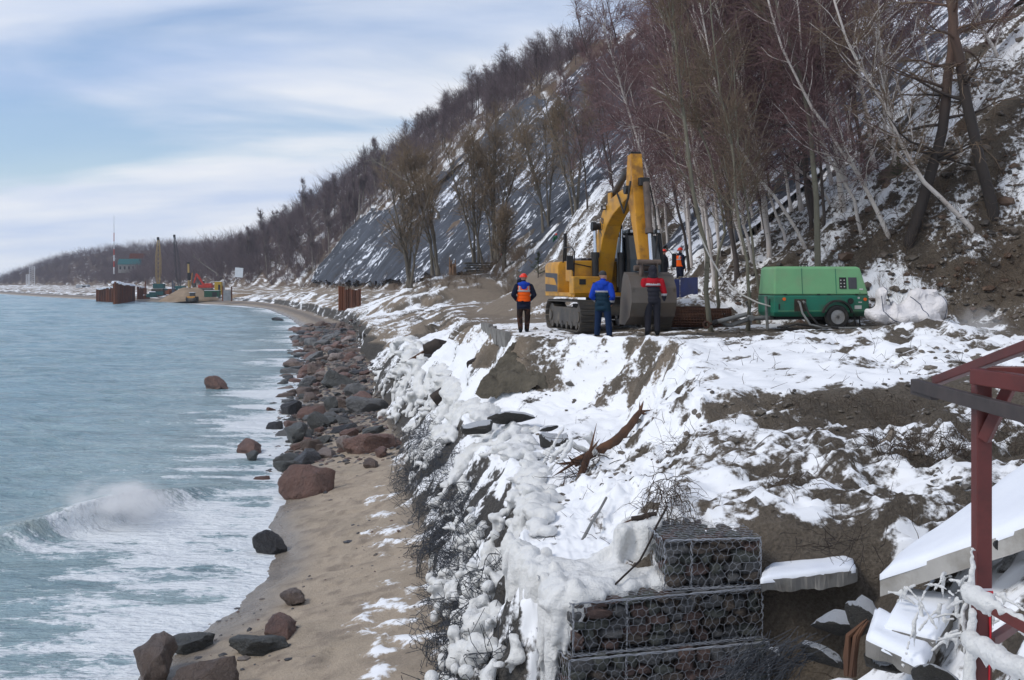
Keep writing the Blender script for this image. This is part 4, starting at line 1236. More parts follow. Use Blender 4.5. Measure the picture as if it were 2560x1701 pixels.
img_tree('birch', [(2300, 130), (2260, 60), (2230, -60)], 13, B_birch, T_birch, 'birch high on the bank beside the pines', 15, **BK)
img_tree('birch', [(2190, 250), (2150, 180), (2120, 60), (2100, -80)], 10, B_birch, T_birch, 'birch on the snowy crest behind the left pine', 16, **BK)
img_tree('birch', [(2090, 260), (2060, 160), (2045, 40), (2040, -80)], 8, B_birch, T_birch, 'thin birch on the crest between birch and pine', 17, **BK)
img_tree('dark_tree', [(1590, 615), (1560, 480), (1535, 340), (1520, 180), (1500, 20)], 9, B_dark, T_birch, 'dark thin tree rising behind the excavator cab', 18, Y=46, nb=26, bl=3, sub=5, tw=8, tr=.008, t0=.3, up=.12)
img_tree('dark_tree', [(1900, 520), (1890, 380), (1880, 240), (1890, 100), (1870, -60)], 10, B_dark, T_birch, 'black stemmed tree in the birch thicket', 19, nb=30, bl=3, sub=5, tw=8, tr=.008, t0=.25, up=.12)
# pines
for i, (pts, lab_) in enumerate((([(2098, 552), (2135, 430), (2165, 330), (2185, 200), (2196, 60), (2200, -90)], 'dark pine leaning right, bark red towards the top'), ([(2290, 487), (2262, 400), (2235, 270), (2215, 150), (2195, 40), (2180, -90)], 'dark pine leaning left across the other pine'))):
    rt = img_tree('pine_tree', pts, 30, B_pine, T_brown, lab_, 60 + i, nb=20, t0=.42, bl=3.4, ang=(1.0, 1.5), up=-.02, sub=4, tw=5, tr=.008, twl=.5, r1=.13)
    h = hit(pts[0][0] * .4339, pts[0][1] * .4339); rg = np.random.default_rng(90 + i)
    P = []
    base = np.array(rt.location)
    for k in range(14):
        tip = np.array([rg.uniform(-5.5, .5), rg.uniform(-2, 2), rg.uniform(9.6, 12.6)]) if i == 0 else np.array([rg.uniform(-5, 2), rg.uniform(-2, 2), rg.uniform(8.8, 11.5)])
        for j in range(130):
            c = tip + rg.normal(size=3) * np.array([.75, .5, .16]); d = rg.normal(size=3); d[2] = abs(d[2]) * .6; d /= np.linalg.norm(d)
            P.append([c, c + d * .07, c + d * .14])
    V, F_ = strands(np.array(P), np.array([.010, .009, .004]), 3)
    link('needles', mesh_np('needles', V, F_), T_needle, rt)
# small dark pine saplings
for i, (x, y, hp, lab_) in enumerate(((1842, 425, 130, 'small green pine sapling among the birches'), (1240, 640, 60, 'little pine seedling on the snowy spoil heap'), (2068, 420, 60, 'stunted pine sapling below the leaning birch'))):
    p = hit(x * .4339, y * .4339)
    H = hp * .4339 / FPX * p.y
    rg = np.random.default_rng(70 + i); P = []
    for k in range(46):
        f = rg.random(); az = rg.uniform(0, 6.3); L_ = H * .34 * (1.05 - f)
        b0 = np.array([0, 0, H * (.12 + .86 * f)])
        for j in range(26):
            q = rg.random(); c = b0 + q * L_ * np.array([math.cos(az), math.sin(az), .35]); d = rg.normal(size=3) + np.array([math.cos(az), math.sin(az), .8]); d /= np.linalg.norm(d)
            P.append([c, c + d * H * .03, c + d * H * .055])
    V, F_ = strands(np.array(P), np.array([.0032, .0028, .0012]) * H, 3)
    rt = empty('pine_sapling', p, 0, lab_, 'tree')
    MB().tube([(0, 0, -.1), (.02, 0, H * .5), (0, 0, H)], [H * .02, H * .014, H * .005], 6).build('trunk', B_dark, rt, True)
    link('crown', mesh_np('crown', V, F_), T_needle, rt)

# thicket of birches and alders on the bank: one of each build, then copies
rg = np.random.default_rng(44)
protos = []
for k in range(6):
    H = 11.0
    path = [(0, 0, -.3), (-.25 - .1 * k, .1, H * .3), (-.9 - .35 * (k % 3), .1, H * .65), (-1.9 - .4 * (k % 3), 0, H)]
    tm, cm = tree_meshes(path, .085, .02, 200 + k, nb=34, bl=2.9, t0=.22, sub=5, tw=6, tr=.0075, twl=.95, droop=.05, up=.08)
    protos.append((tm, cm, B_birch if k % 3 != 1 else B_dark))
spots = []
tries = 0
while len(spots) < 52 and tries < 2000:
    tries += 1
    x, y = rg.uniform(1500, 2080), rg.uniform(330, 660)
    if y > 760 - (x - 1500) * .55 or y < 600 - (x - 1450) * .62: continue
    p = hit(x * .4339, y * .4339, 36)
    if p is None or p.y > 120 or any((p - q).length < 1.1 for q in spots): continue
    spots.append(p)
    k = rg.integers(6); tm, cm, b_ = protos[k]
    kind = {0: ('birch', 'slender white birch of the thicket on the bank'), 1: ('dark_tree', 'dark stemmed bare tree of the thicket on the bank'), 2: ('birch', 'slender white birch of the thicket on the bank')}[k % 3]
    place_tree(kind[0], p, tm, cm, b_, T_birch, kind[1], 'thicket on the bank', rg.normal() * .35, rg.uniform(.75, 1.15))
# the wood climbing behind the excavator boom, farther up the netted slope
for k in range(24):
    x, y = rg.uniform(1340, 1720), rg.uniform(120, 540)
    if y > 650 - (x - 1240) * .2: continue
    p = hit(x * .4339, y * .4339, 58)
    if p is None or p.y > 165: continue
    tm, cm, b_ = protos[1 + 3 * (k % 2)] if k % 4 else protos[2]
    place_tree('dark_tree' if k % 4 else 'birch', p, tm, cm, b_, T_birch, 'bare dark tree growing through the net above the excavator' if k % 4 else 'white stemmed birch growing through the net above the excavator', 'trees on the netted slope', rg.normal() * .5, rg.uniform(.7, 1.1))

# willows on the knoll: several stems fanning from one foot
def willow(x, y, Y, stems, H, spread, seed, label, lean=0.0):
    k = .4339
    p = at(x * k, y * k, Y); p.z = max(ground(p.x, Y) - .2, p.z - 1.0)
    rg = np.random.default_rng(seed)
    Vt, Ft, Vc, Fc, o1, o2 = [], [], [], [], 0, 0
    for s_ in range(stems):
        a = rg.uniform(-1, 1) * spread + lean; b = rg.uniform(-.3, .3)
        h = H * rg.uniform(.8, 1.1)
        path = [(rg.normal() * .25, rg.normal() * .2, 0), (a * h * .12, b * h * .12, h * .3), (a * h * .34, b * h * .3, h * .68), (a * h * .5, b * h * .45, h)]
        tm, cm = tree_meshes(path, rg.uniform(.12, .22), .04, seed * 10 + s_, nb=18, bl=H * .36, t0=.25, ang=(.35, .8), sub=5, tw=6, tr=.012, twl=H * .12, up=.10, sides=6, brr=.45)
        for me, Vl, Fl in ((tm, Vt, Ft), (cm, Vc, Fc)):
            v_ = np.empty(len(me.vertices) * 3); me.vertices.foreach_get('co', v_); f_ = np.empty(len(me.polygons) * 4, int); me.polygons.foreach_get('vertices', f_)
            Vl.append(v_.reshape(-1, 3)); Fl.append(f_.reshape(-1, 4) + (o1 if Vl is Vt else o2))
            if Vl is Vt: o1 += len(v_) // 3
            else: o2 += len(v_) // 3
            bpy.data.meshes.remove(me)
    return place_tree('willow_tree', p, mesh_np('trunk', np.concatenate(Vt), np.concatenate(Ft)), mesh_np('crown', np.concatenate(Vc), np.concatenate(Fc)), B_willow, T_willow, label, 'willows on the knoll')
willow(945, 640, 108, 4, 11, .62, 1, 'many stemmed willow at the seaward end of the knoll')
willow(1010, 612, 112, 4, 12.5, .75, 2, 'broad willow with thick leaning trunk on the knoll', -.15)
willow(1095, 585, 122, 4, 13.0, .6, 3, 'wide crowned willow in the middle of the row')
willow(1138, 580, 120, 6, 14, .55, 4, 'largest willow, forking low in front of the net')
willow(1262, 548, 112, 4, 12, .85, 5, 'spreading willow near the worker in green', -.35)
willow(1160, 615, 110, 3, 7, .3, 6, 'thin young willow below the largest one')
willow(1330, 500, 92, 3, 11, .5, 7, 'thin willow on the spoil heap behind the boom')
# a dead silver tree leaning out of the wood
img_tree('dead_tree', [(1010, 490), (960, 440), (905, 395), (868, 375)], 9, T_pale, T_pale, 'dead silvery tree leaning out left above the willows', 33, Y=135, nb=9, bl=3.2, t0=.4, sub=3, tw=2, tr=.03, twl=1.0, up=.12)

# ---- the wood on the crest and down the far coast
fp = []
for k in range(6):
    H = 10.0; rgk = np.random.default_rng(500 + k)
    path = [(0, 0, -.5), (rgk.normal() * .3, 0, H * .35), (rgk.normal() * .8, 0, H * .7), (rgk.normal() * 1.2, 0, H)]
    tm, cm = tree_meshes(path, .16, .04, 520 + k, nb=24, bl=4.4, t0=.3, ang=(.45, 1.05), sub=5, tw=5, tr=.014, twl=1.3, up=.09, sides=5)
    fp.append((tm, cm))
pale_fp = []
for k in range(3):
    path = [(0, 0, -.5), (.2, 0, 4), (.5 - .5 * k, 0, 8), (1.0 - .9 * k, 0, 13)]
    tm, cm = tree_meshes(path, .20, .06, 560 + k, nb=22, bl=3.4, t0=.4, ang=(.3, .7), sub=5, tw=5, tr=.03, twl=1.0, up=.14, sides=5)
    pale_fp.append((tm, cm))
rg = np.random.default_rng(77)
def hill_at(y, f):
    """point on the hillside, f = 0 at its foot and 1 at the crest"""
    i = int(np.clip(np.searchsorted(ROWS, y), 0, NR - 1)); c0 = sum(SEG[:6]); k = SEG[6]
    u = np.arange(k) / k
    hx = GX[i, c0:c0+k]; tt_ = (hx - hx[0]) / (hx[-1] - hx[0])
    return Vector((float(np.interp(f, tt_, hx)), float(ROWS[i]), float(np.interp(f, tt_, Z[i, c0:c0+k]))))
# lower edge of the wood: where the net ends
NETX, NETY = [320, 382, 430, 476, 508, 564, 600, 632], [262, 210, 178, 143, 119, 93, 42, 2]
cnt = 0
while cnt < 285:
    y = float(np.exp(rg.uniform(math.log(172), math.log(470))))
    ztop = np.interp(y, [172, 182, 188, 196, 205, 225, 255, 285, 300, 301, 470], [45, 36, 39, 35, 31, 25, 24, 26, 23, 8, 6])
    f = rg.uniform(0, 1.04)
    p = hill_at(y, min(f, 1.0))
    if p.z < ztop + .4: continue
    if f > 1: p.x += 3; p.z += .3
    px_ = 512 + FPX * p.x / p.y; py_ = HZ - FPX * (p.z - ZC) / p.y
    if px_ > 632 or (px_ > 320 and py_ > np.interp(px_, NETX, NETY)): continue
    tm, cm = fp[rg.integers(6)]
    edge_ = p.z > np.interp(y, HT[:, 0], HT[:, 2]) - 3
    place_tree('bare_tree', p, tm, cm, B_dark, T_wood, 'bare dark tree on the skyline of the wood' if edge_ else 'bare dark tree of the hanging wood above the net', 'trees of the hanging wood', rg.uniform(0, 6.3), rg.uniform(.5, .85))
    cnt += 1
for k in range(26):
    y = rg.uniform(300, 430); p = hill_at(y, rg.uniform(.05, .7)); tm, cm = pale_fp[rg.integers(3)]
    place_tree('birch', p, tm, cm, T_pale, T_wood, 'white stemmed birch at the foot of the far wood', 'birches of the far wood', rg.uniform(0, 6.3), rg.uniform(.8, 1.25))
img_tree('dead_tree', [(500, 630), (470, 610), (445, 590)], 3, T_pale, T_pale, 'pale fallen trunk slanting across the far wood', 34, Y=330, nb=4, bl=2, t0=.5, sub=2, tw=2, tr=.05, twl=.8)
# undergrowth and the distant wood as one mass
def brush(name, pts, hs, nst, seed, rad, m):
    rg = np.random.default_rng(seed); M = len(pts)
    n_ = M * nst
    P0 = np.repeat(pts, nst, 0); H = np.repeat(hs, nst)
    d = rg.normal(size=(n_, 3)) * np.array([.34, .34, .0]); d[:, 2] = rg.uniform(.45, 1.05, n_)
    st = rg.uniform(0, .55, n_) ** 1.2
    a = P0 + np.stack([d[:, 0] * H * st * .6, d[:, 1] * H * st * .6, H * st], 1)
    b = P0 + d * H[:, None]
    mid = .5 * (a + b) + rg.normal(size=(n_, 3)) * H[:, None] * .06
    V, F_ = strands(np.stack([a, b], 1), np.stack([rad * H, rad * .35 * H], 1), 3)
    o = link(name, mesh_np(name, V, F_), m); o['kind'] = 'stuff'
    return o
pts, hs = [], []
while len(pts) < 2900:
    y = float(np.exp(rg.uniform(math.log(172), math.log(1040)) )) if len(pts) % 2 else float(rg.uniform(330, 1045))
    f = rg.uniform(0, 1.08)
    p = hill_at(y, min(f, 1)); p.x += max(f - 1, 0) * 60
    ztop = np.interp(y, [172, 182, 188, 196, 205, 225, 255, 285, 300, 301, 330, 345], [45, 36, 39, 35, 31, 25, 24, 26, 23, 17, 12, 5])
    if p.z < ztop: continue
    px_ = 512 + FPX * p.x / p.y; py_ = HZ - FPX * (p.z - ZC) / p.y
    if px_ > 632 or (px_ > 320 and py_ > np.interp(px_, NETX, NETY)): continue
    pts.append(tuple(p)); hs.append(rg.uniform(4.5, 9.5) if y > 330 else rg.uniform(3.0, 6.0))
for k in range(620):
    y = float(np.exp(rg.uniform(math.log(185), math.log(460)))); p = hill_at(y, rg.uniform(.93, 1.0)); p.x += rg.uniform(0, 6)
    pts.append(tuple(p)); hs.append(rg.uniform(4.0, 7.5))
brush('distant_wood', np.array(pts), np.array(hs), 21, 8, .0068, T_wood)
# scrub at the foot of the wood, knoll and bank
pts, hs = [], []
for k in range(260):
    y = float(np.exp(rg.uniform(math.log(95), math.log(330)))); p = hill_at(y, rg.uniform(.0, .10)); p.x -= rg.uniform(0, 2)
    pts.append((p.x, p.y, ground(p.x, p.y))); hs.append(rg.uniform(.6, 2.2))
for k in range(50):
    x, y = rg.uniform(920, 1110), rg.uniform(640, 665); p = hit(x * .4339, y * .4339, 90)
    if p is not None: pts.append(tuple(p)); hs.append(rg.uniform(.5, 1.4))
brush('scrub', np.array(pts), np.array(hs), 28, 9, .007, T_brown)
pts, hs = [], []
for k in range(900):
    x, y = rg.uniform(1600, 2360), rg.uniform(60, 720)
    p = hit(x * .4339, y * .4339, 28)
    if p is None or p.y > 60 or p.x < float(stn(p.y, 10)) - .3: continue
    pts.append(tuple(p)); hs.append(rg.uniform(.18, .6))
brush('bank_scrub', np.array(pts), np.array(hs), 12, 10, .008, T_brown)
def lerp_chain(pts, n):
    pts = [np.array(p, float) for p in pts]; out = []
    for a, b in zip(pts[:-1], pts[1:]):
        for q in np.linspace(0, 1, n, endpoint=False): out.append(a + (b - a) * q)
    out.append(pts[-1]); return out
# ------------------------------------------------------------------ excavator
Y_paint = mat('yellow_machine_paint', (.58, .29, .022), (.46, .21, .018), 1.6, .45, .12, .01, dirt=(.16, .11, .06), dscale=2.2, damt=.55)
Y_stick = mat('worn_yellow_paint', (.55, .26, .018), (.40, .17, .015), 1.3, .5, .15, .01, dirt=(.10, .05, .025), dscale=1.9, damt=.75)
G_paint = mat('dark_grey_decal', (.075, .075, .085), (.05, .05, .058), 3, .55)
K_paint = mat('black_steel', (.014, .014, .016), (.028, .026, .024), 4, .5, .1)
S_steel = mat('worn_track_steel', (.085, .078, .070), (.045, .040, .036), 5, .6, .3, .01, dirt=(.17, .14, .105), dscale=2.5, damt=.7)
B_steel = mat('bucket_steel', (.115, .10, .085), (.075, .062, .052), 2, .5, .2, .01, dirt=(.13, .10, .075), dscale=2.0, damt=.6)
C_rod = mat('chrome_rod', (.62, .66, .72), (.55, .58, .62), 3, .18, metal=.9)
C_cyl = mat('grey_cylinder', (.085, .078, .075), (.055, .05, .048), 3, .5, dirt=(.15, .09, .05), damt=.5)
C_cyl2 = mat('brown_dirty_cylinder', (.13, .095, .075), (.08, .06, .05), 3, .6, dirt=(.06, .045, .035), damt=.5)
Cab_p = mat('pale_cab_paint', (.30, .34, .35), (.22, .25, .26), 3, .5)
Lamp_g = mat('lamp_glass', (.62, .64, .66), (.5, .52, .55), 6, .15)
Rub = mat('black_rubber', (.020, .020, .021), (.032, .031, .030), 5, .75, .3, .01, dirt=(.10, .085, .065), damt=.4)
t = NT('cab_glass'); v = t.coord('Object')
Glass = t.bsdf(Base_Color=(.018, .024, .03), Roughness=.06, Specular_IOR_Level=.6)

EX = empty('excavator', (2.88, 33.7, ground(3.0, 33.0) + .0), R(13), 'yellow tracked excavator with raised boom and its bucket hanging down', 'excavator')
gz = 0.0
# tracks
def track(xc):
    rt = bpy.data.objects.new('track', None); col.objects.link(rt); rt.parent = EX; rt.location = (xc, 0, 0)
    L_, H_ = 3.9, .86; r_ = H_ / 2; st = L_ - 2 * r_
    per = 2 * st + 2 * math.pi * r_; n_ = 48
    sh = MB().box((0, 0, 0), (.60, .165, .03)).box((0, -.05, .028), (.60, .016, .03)).box((0, .0, .025), (.60, .016, .026)).box((0, .055, .028), (.60, .016, .03)).mesh('track_shoe')
    sh.materials.append(S_steel)
    for k in range(n_):
        s_ = per * k / n_
        if s_ < st: p = (-st / 2 + s_, H_); a = 0
        elif s_ < st + math.pi * r_: th = (s_ - st) / r_; p = (st / 2 + r_ * math.sin(th), r_ + r_ * math.cos(th)); a = -th
        elif s_ < 2 * st + math.pi * r_: p = (st / 2 - (s_ - st - math.pi * r_), 0); a = math.pi
        else: th = (s_ - 2 * st - math.pi * r_) / r_; p = (-st / 2 - r_ * math.sin(th), r_ - r_ * math.cos(th)); a = math.pi - th
        o = bpy.data.objects.new('track_shoe', sh); col.objects.link(o); o.parent = rt
        o.location = (0, p[0], p[1] + .02); o.rotation_euler = (a, 0, 0)
    fr = MB()
    pr = [(-st/2 - .1, .16), (st/2 + .1, .16), (st/2 + .2, .42), (st/2 - .1, .70), (-st/2 + .1, .70), (-st/2 - .2, .42)]
    fr.prism(pr, 'x', -.22, .22); fr.build('track_frame', S_steel, rt, bevel=.02)
    for yy, nm in ((-st / 2, 'idler_wheel'), (st / 2, 'drive_sprocket')):
        MB().cyl((-.2, yy, r_), (.2, yy, r_), r_ - .06, 18).cyl((-.26, yy, r_), (.26, yy, r_), .16, 12).build(nm, S_steel, rt, True)
    for q in np.linspace(-1, 1, 6): MB().cyl((-.24, q * st / 2 * .86, .17), (.24, q * st / 2 * .86, .17), .11, 12).build('track_roller', S_steel, rt, True)
for xc in (-1.1, 1.1): track(xc)
MB().box((0, 0, .62), (1.7, 1.5, .34)).cyl((0, 0, .78), (0, 0, 1.0), .62, 22).box((-.62, -1.0, .55), (.5, .3, .3)).build('undercarriage', S_steel, EX, bevel=.02)
# superstructure
hb = MB()
body = [(-1.36, -.9), (1.36, -.9), (1.36, 2.1), (1.15, 2.55), (.6, 2.78), (-.6, 2.78), (-1.15, 2.55), (-1.36, 2.1)]
hb.prism([(x, y) for x, y in body if True], 'z', 1.02, 1.14)
hb.build('deck', Y_paint, EX, bevel=.02)
cw = MB()
ringp = [(-1.37, .55), (-1.37, 2.05), (-1.30, 2.38), (-1.08, 2.62), (-.6, 2.80), (.6, 2.80), (1.08, 2.62), (1.30, 2.38), (1.37, 2.05), (1.37, .55)]
rings = []
for z_, k_ in ((1.0, .93), (1.12, 1.0), (1.95, 1.0), (2.05, .975), (2.09, .93)):
    rings.append([(x * k_, .55 + (y - .55) * k_, z_) for x, y in ringp])
cw.loft(rings); cw.build('counterweight', Y_paint, EX, True, .015)
# grey swoosh on the flank
st_ = MB()
for x_ in (-1.374, 1.374):
    st_ = MB()
    st_.add([(x_, .62, 1.72), (x_, 2.06, 1.76), (x_, 2.06, 1.63), (x_, 1.0, 1.58), (x_, .8, 1.45), (x_, .62, 1.30)], [(0, 1, 2, 3, 4, 5)])
    st_.add([(x_, .62, 1.30), (x_, .8, 1.36), (x_, 2.06, 1.40), (x_, 2.06, 1.16), (x_, .62, 1.16)], [(0, 1, 2, 3, 4)])
    sm_ = st_.build('flank_stripe', G_paint, EX); md = sm_.modifiers.new('s', 'SOLIDIFY'); md.thickness = .006; md.offset = 0
MB().box((-.99, -.55, 1.78), (.72, .70, .62)).build('tool_box', Y_paint, EX, bevel=.03)
MB().box((-.97, -.94, 1.36), (.82, .46, .52)).build('battery_door', Y_paint, EX, bevel=.03)
MB().box((-1.1, -1.176, 1.46), (.2, .012, .16)).build('door_grille', K_paint, EX)
MB().box((-.74, -1.176, 1.42), (.10, .012, .06)).build('door_lock', S_steel, EX)
MB().prism([(-1.1, 1.0), (-.45, 1.0), (-.45, 1.14), (-1.2, 1.14)], 'x', -1.34, -.5).build('step', Y_paint, EX, bevel=.01)
MB().box((-.2, .9, 2.14), (1.1, 1.5, .1)).box((-.35, .2, 2.16), (.5, .5, .06)).build('engine_hood', G_paint, EX, bevel=.02)
MB().box((-.62, .05, 1.62), (.2, .9, .9)).box((.12, .05, 1.62), (.18, .9, .9)).box((-.25, .5, 1.6), (.7, .4, .9)).build('boom_mount', Y_paint, EX, bevel=.02)
MB().tube([(-1.2, .35, 2.1), (-1.2, .35, 2.95)], .055, 10).build('exhaust_pipe', K_paint, EX, True)
MB().tube([(-1.28, -.85, 1.2), (-1.3, -.95, 1.7), (-1.28, -.95, 2.35), (-1.28, -.6, 2.5), (-1.28, .2, 2.5), (-1.28, .3, 2.05)], .02, 7).tube([(-.75, -.9, 1.9), (-1.28, -.95, 2.0)], .015, 6).build('handrail', K_paint, EX, True)
MB().box((-1.42, -.95, 2.02), (.2, .06, .42)).tube([(-1.42, -.93, 1.9), (-1.28, -.9, 1.75)], .014, 6).build('mirror', K_paint, EX, bevel=.02)
# cab
CB = bpy.data.objects.new('cab', None); col.objects.link(CB); CB.parent = EX; CB.location = (.78, -.55, 1.1)
hw, f0, f1, top = .52, -.85, .85, 1.86
fr = MB()
for x_ in (-hw, hw):
    fr.bar((x_, f0, .05), (x_, f0 + .02, 1.05), .08).bar((x_, f0 + .02, 1.0), (x_, f0 + .24, top - .06), .08).bar((x_, f1, .05), (x_, f1, top - .06), .10).bar((x_, .05, .05), (x_, .05, top - .06), .07)
    fr.bar((x_, f0, .04), (x_, f1, .04), .08).bar((x_, f0 + .02, .62), (x_, .05, .62), .04)
fr.bar((-hw, f0, .04), (hw, f0, .04), .10).bar((-hw, f0 + .01, .55), (hw, f0 + .01, .55), .05)
fr.build('cab_frame', K_paint, CB, bevel=.01)
MB().box((0, .05, .26), (2 * hw - .04, 1.6, .42)).box((0, f1 - .03, .9), (2 * hw - .03, .06, 1.7)).build('cab_shell', K_paint, CB, bevel=.02)
MB().loft([[(-hw - .03, f0 + .2, top - .06), (hw + .03, f0 + .2, top - .06), (hw + .03, f1 + .05, top - .06), (-hw - .03, f1 + .05, top - .06)], [(-hw, f0 + .24, top + .05), (hw, f0 + .24, top + .05), (hw, f1, top + .05), (-hw, f1, top + .05)]]).build('cab_roof', Cab_p, CB, bevel=.03)
MB().add([(-hw + .05, f0 + .005, .58), (hw - .05, f0 + .005, .58), (hw - .05, f0 + .03, 1.03), (hw - .05, f0 + .22, top - .12), (-hw + .05, f0 + .22, top - .12), (-hw + .05, f0 + .03, 1.03)], [(0, 1, 2, 5), (5, 2, 3, 4)]).add([(-hw + .05, f0 + .005, .10), (hw - .05, f0 + .005, .10), (hw - .05, f0 + .005, .52), (-hw + .05, f0 + .005, .52)], [(0, 1, 2, 3)]).build('windscreen', Glass, CB)
for x_ in (-hw, hw):
    MB().add([(x_, f0 + .08, .66), (x_, .0, .66), (x_, .0, top - .12), (x_, f0 + .28, top - .12)], [(0, 1, 2, 3)]).add([(x_, .1, .5), (x_, f1 - .06, .5), (x_, f1 - .06, top - .12), (x_, .1, top - .12)], [(0, 1, 2, 3)]).build('side_window', Glass, CB)
MB().box((-hw - .06, -.2, .95), (.05, .5, 1.5)).build('side_fairing', Cab_p, CB, bevel=.02)
for x_ in (-.40, .42): MB().box((x_, f0 + .16, top + .0), (.15, .1, .13)).box((x_, f0 + .105, top + .0), (.11, .012, .09), mat=1).build('work_light', [K_paint, Lamp_g], CB, bevel=.008)
MB().box((.98, -.62, 1.0), (.13, .05, .42)).tube([(.55, -.7, 1.25), (.8, -.68, 1.3), (.95, -.6, 1.15)], .013, 6).build('mirror', K_paint, CB, bevel=.02)
# boom: a bent box girder, profile in (y, z)
bx = -.26
outer = [(-.15, 1.55), (-.42, 2.35), (-.75, 3.05), (-1.15, 3.52), (-1.75, 3.82), (-2.7, 4.02), (-3.45, 4.12)]
inner = [(-.62, 1.42), (-.92, 2.15), (-1.22, 2.72), (-1.55, 3.08), (-2.05, 3.36), (-2.8, 3.62), (-3.52, 3.86)]
rings = []
wd = [.25, .25, .24, .23, .22, .20, .18]
for (a, b, w_) in zip(outer, inner, wd): rings.append([(bx - w_, a[0], a[1]), (bx + w_, a[0], a[1]), (bx + w_, b[0], b[1]), (bx - w_, b[0], b[1])])
bm_o = MB().loft(rings).build('boom', Y_paint, EX, bevel=.025)
def letters(txt, size, mat_, parent, loc, rot, name='lettering'):
    cu = bpy.data.curves.new(name, 'FONT'); cu.body = txt; cu.size = size; cu.extrude = .003; cu.align_x = 'CENTER'; cu.align_y = 'CENTER'
    o = bpy.data.objects.new('t', cu); col.objects.link(o)
    dg = bpy.context.evaluated_depsgraph_get(); dg.update()
    me = bpy.data.meshes.new_from_object(o.evaluated_get(dg), depsgraph=dg); bpy.data.objects.remove(o)
    me.materials.clear()
    r_ = link(name, me, mat_, parent); r_.location = loc; r_.rotation_euler = rot
    return r_
letters('JCB', .34, G_paint, bm_o, (bx - .243, -1.12, 3.12), (R(90), R(-62), R(-90)))
MB().box((bx - .30, -1.5, 3.62), (.14, .10, .12)).box((bx - .30, -1.555, 3.62), (.10, .012, .08), mat=1).build('work_light', [K_paint, Lamp_g], bm_o, bevel=.008)
MB().cyl((bx - .42, -.98, 3.10), (bx + .42, -.98, 3.10), .10, 14).cyl((bx - .5, -.98, 3.10), (bx - .38, -.98, 3.10), .14, 12).build('boom_pin', K_paint, EX, True)
MB().cyl((bx - .3, -3.38, 3.99), (bx + .3, -3.38, 3.99), .12, 14).build('boom_tip_pin', K_paint, EX, True)
def ram(name, a, b, r_, f, m1, m2=None):
    a, b = Vector(a), Vector(b); c = a + (b - a) * f; d = (b - a).normalized()
    rt = MB().cyl(a, c, r_, 14).cyl(c - d * .1, c + d * .05, r_ * 1.22, 14).build(name, m1, EX, True)
    MB().cyl(c, b, r_ * .52, 12).build('rod', C_rod, rt, True)
    return rt
for x_ in (bx - .40, bx + .42): ram('lift_cylinder', (x_, -1.05, 1.15), (x_, -.98, 3.10), .105, .58, K_paint)
ram('stick_cylinder', (bx, -1.55, 4.02), (bx, -3.28, 4.82), .095, .66, C_cyl)
MB().box((bx - .14, -1.62, 3.90), (.05, .3, .3)).box((bx + .14, -1.62, 3.90), (.05, .3, .3)).build('cylinder_bracket', Y_paint, bm_o, bevel=.01)
# stick: hangs from the boom tip, seen almost end on
so = [(-3.22, 4.95), (-3.10, 4.05), (-3.62, 2.9), (-4.02, 1.92)]
si = [(-3.50, 4.98), (-3.72, 4.10), (-3.98, 2.9), (-4.22, 1.92)]
rings = [[(bx - w_, a[0], a[1]), (bx + w_, a[0], a[1]), (bx + w_, b[0], b[1]), (bx - w_, b[0], b[1])] for a, b, w_ in zip(so, si, (.165, .17, .155, .14))]
sk = MB().loft(rings).build('stick', Y_stick, EX, bevel=.02)
MB().box((bx, -3.36, 4.98), (.3, .22, .12)).build('stick_head', K_paint, sk, bevel=.02)
MB().box((bx + .10, -3.84, 4.18), (.28, .2, .22)).build('ram_bracket', K_paint, sk, bevel=.02)
ram('bucket_cylinder', (bx + .13, -3.93, 4.15), (bx + .10, -4.42, 1.98), .095, .62, C_cyl2)
for s_ in (-1, 1):
    MB().tube([(bx + s_ * .25, -2.6, 3.95), (bx + s_ * .32, -3.05, 3.7), (bx + s_ * .34, -3.45, 3.35), (bx + s_ * .30, -3.7, 3.75), (bx + s_ * .24, -3.72, 4.2)], .028, 7).build('hydraulic_hose', Rub, EX, True)
MB().tube([(bx + .3, -3.75, 4.1), (bx + .42, -3.85, 3.4), (bx + .40, -4.05, 2.6), (bx + .3, -4.2, 2.1)], .02, 6).build('hydraulic_hose', Rub, EX, True)
MB().bar((bx - .17, -4.42, 1.98), (bx - .17, -4.3, 1.5), .05, .16).bar((bx + .25, -4.42, 1.98), (bx + .25, -4.3, 1.5), .05, .16).cyl((bx - .3, -4.42, 1.98), (bx + .36, -4.42, 1.98), .075, 12).cyl((bx - .28, -4.12, 1.82), (bx + .32, -4.12, 1.82), .08, 12).build('bucket_link', C_cyl2, EX, bevel=.01)
# bucket: curled shell with side plates and teeth, its back to us
bk = MB()
prof = [(-4.02, 1.72), (-4.38, 1.62), (-4.62, 1.30), (-4.66, .90), (-4.48, .52), (-4.10, .30), (-3.62, .30)]
prof_i = [(-4.04, 1.66), (-4.35, 1.56), (-4.56, 1.28), (-4.60, .90), (-4.43, .56), (-4.08, .35), (-3.62, .35)]
bc = bx + .10
n_ = len(prof)
P = [(bc - .60, y, z) for y, z in prof] + [(bc + .60, y, z) for y, z in prof] + [(bc - .60, y, z) for y, z in prof_i] + [(bc + .60, y, z) for y, z in prof_i]
F_ = []
for i in range(n_ - 1):
    F_.append((i, i + 1, n_ + i + 1, n_ + i)); F_.append((2*n_ + i, 3*n_ + i, 3*n_ + i + 1, 2*n_ + i + 1))
F_.append((0, n_, 3*n_, 2*n_)); F_.append((n_-1, 3*n_-1, 4*n_-1, 2*n_-1))
bk.add(P, F_)
for s_ in (-1, 1): bk.prism([(y, z) for y, z in prof] + [(-3.72, .95), (-3.9, 1.55)], 'x', bc + s_ * .60, bc + s_ * .635)
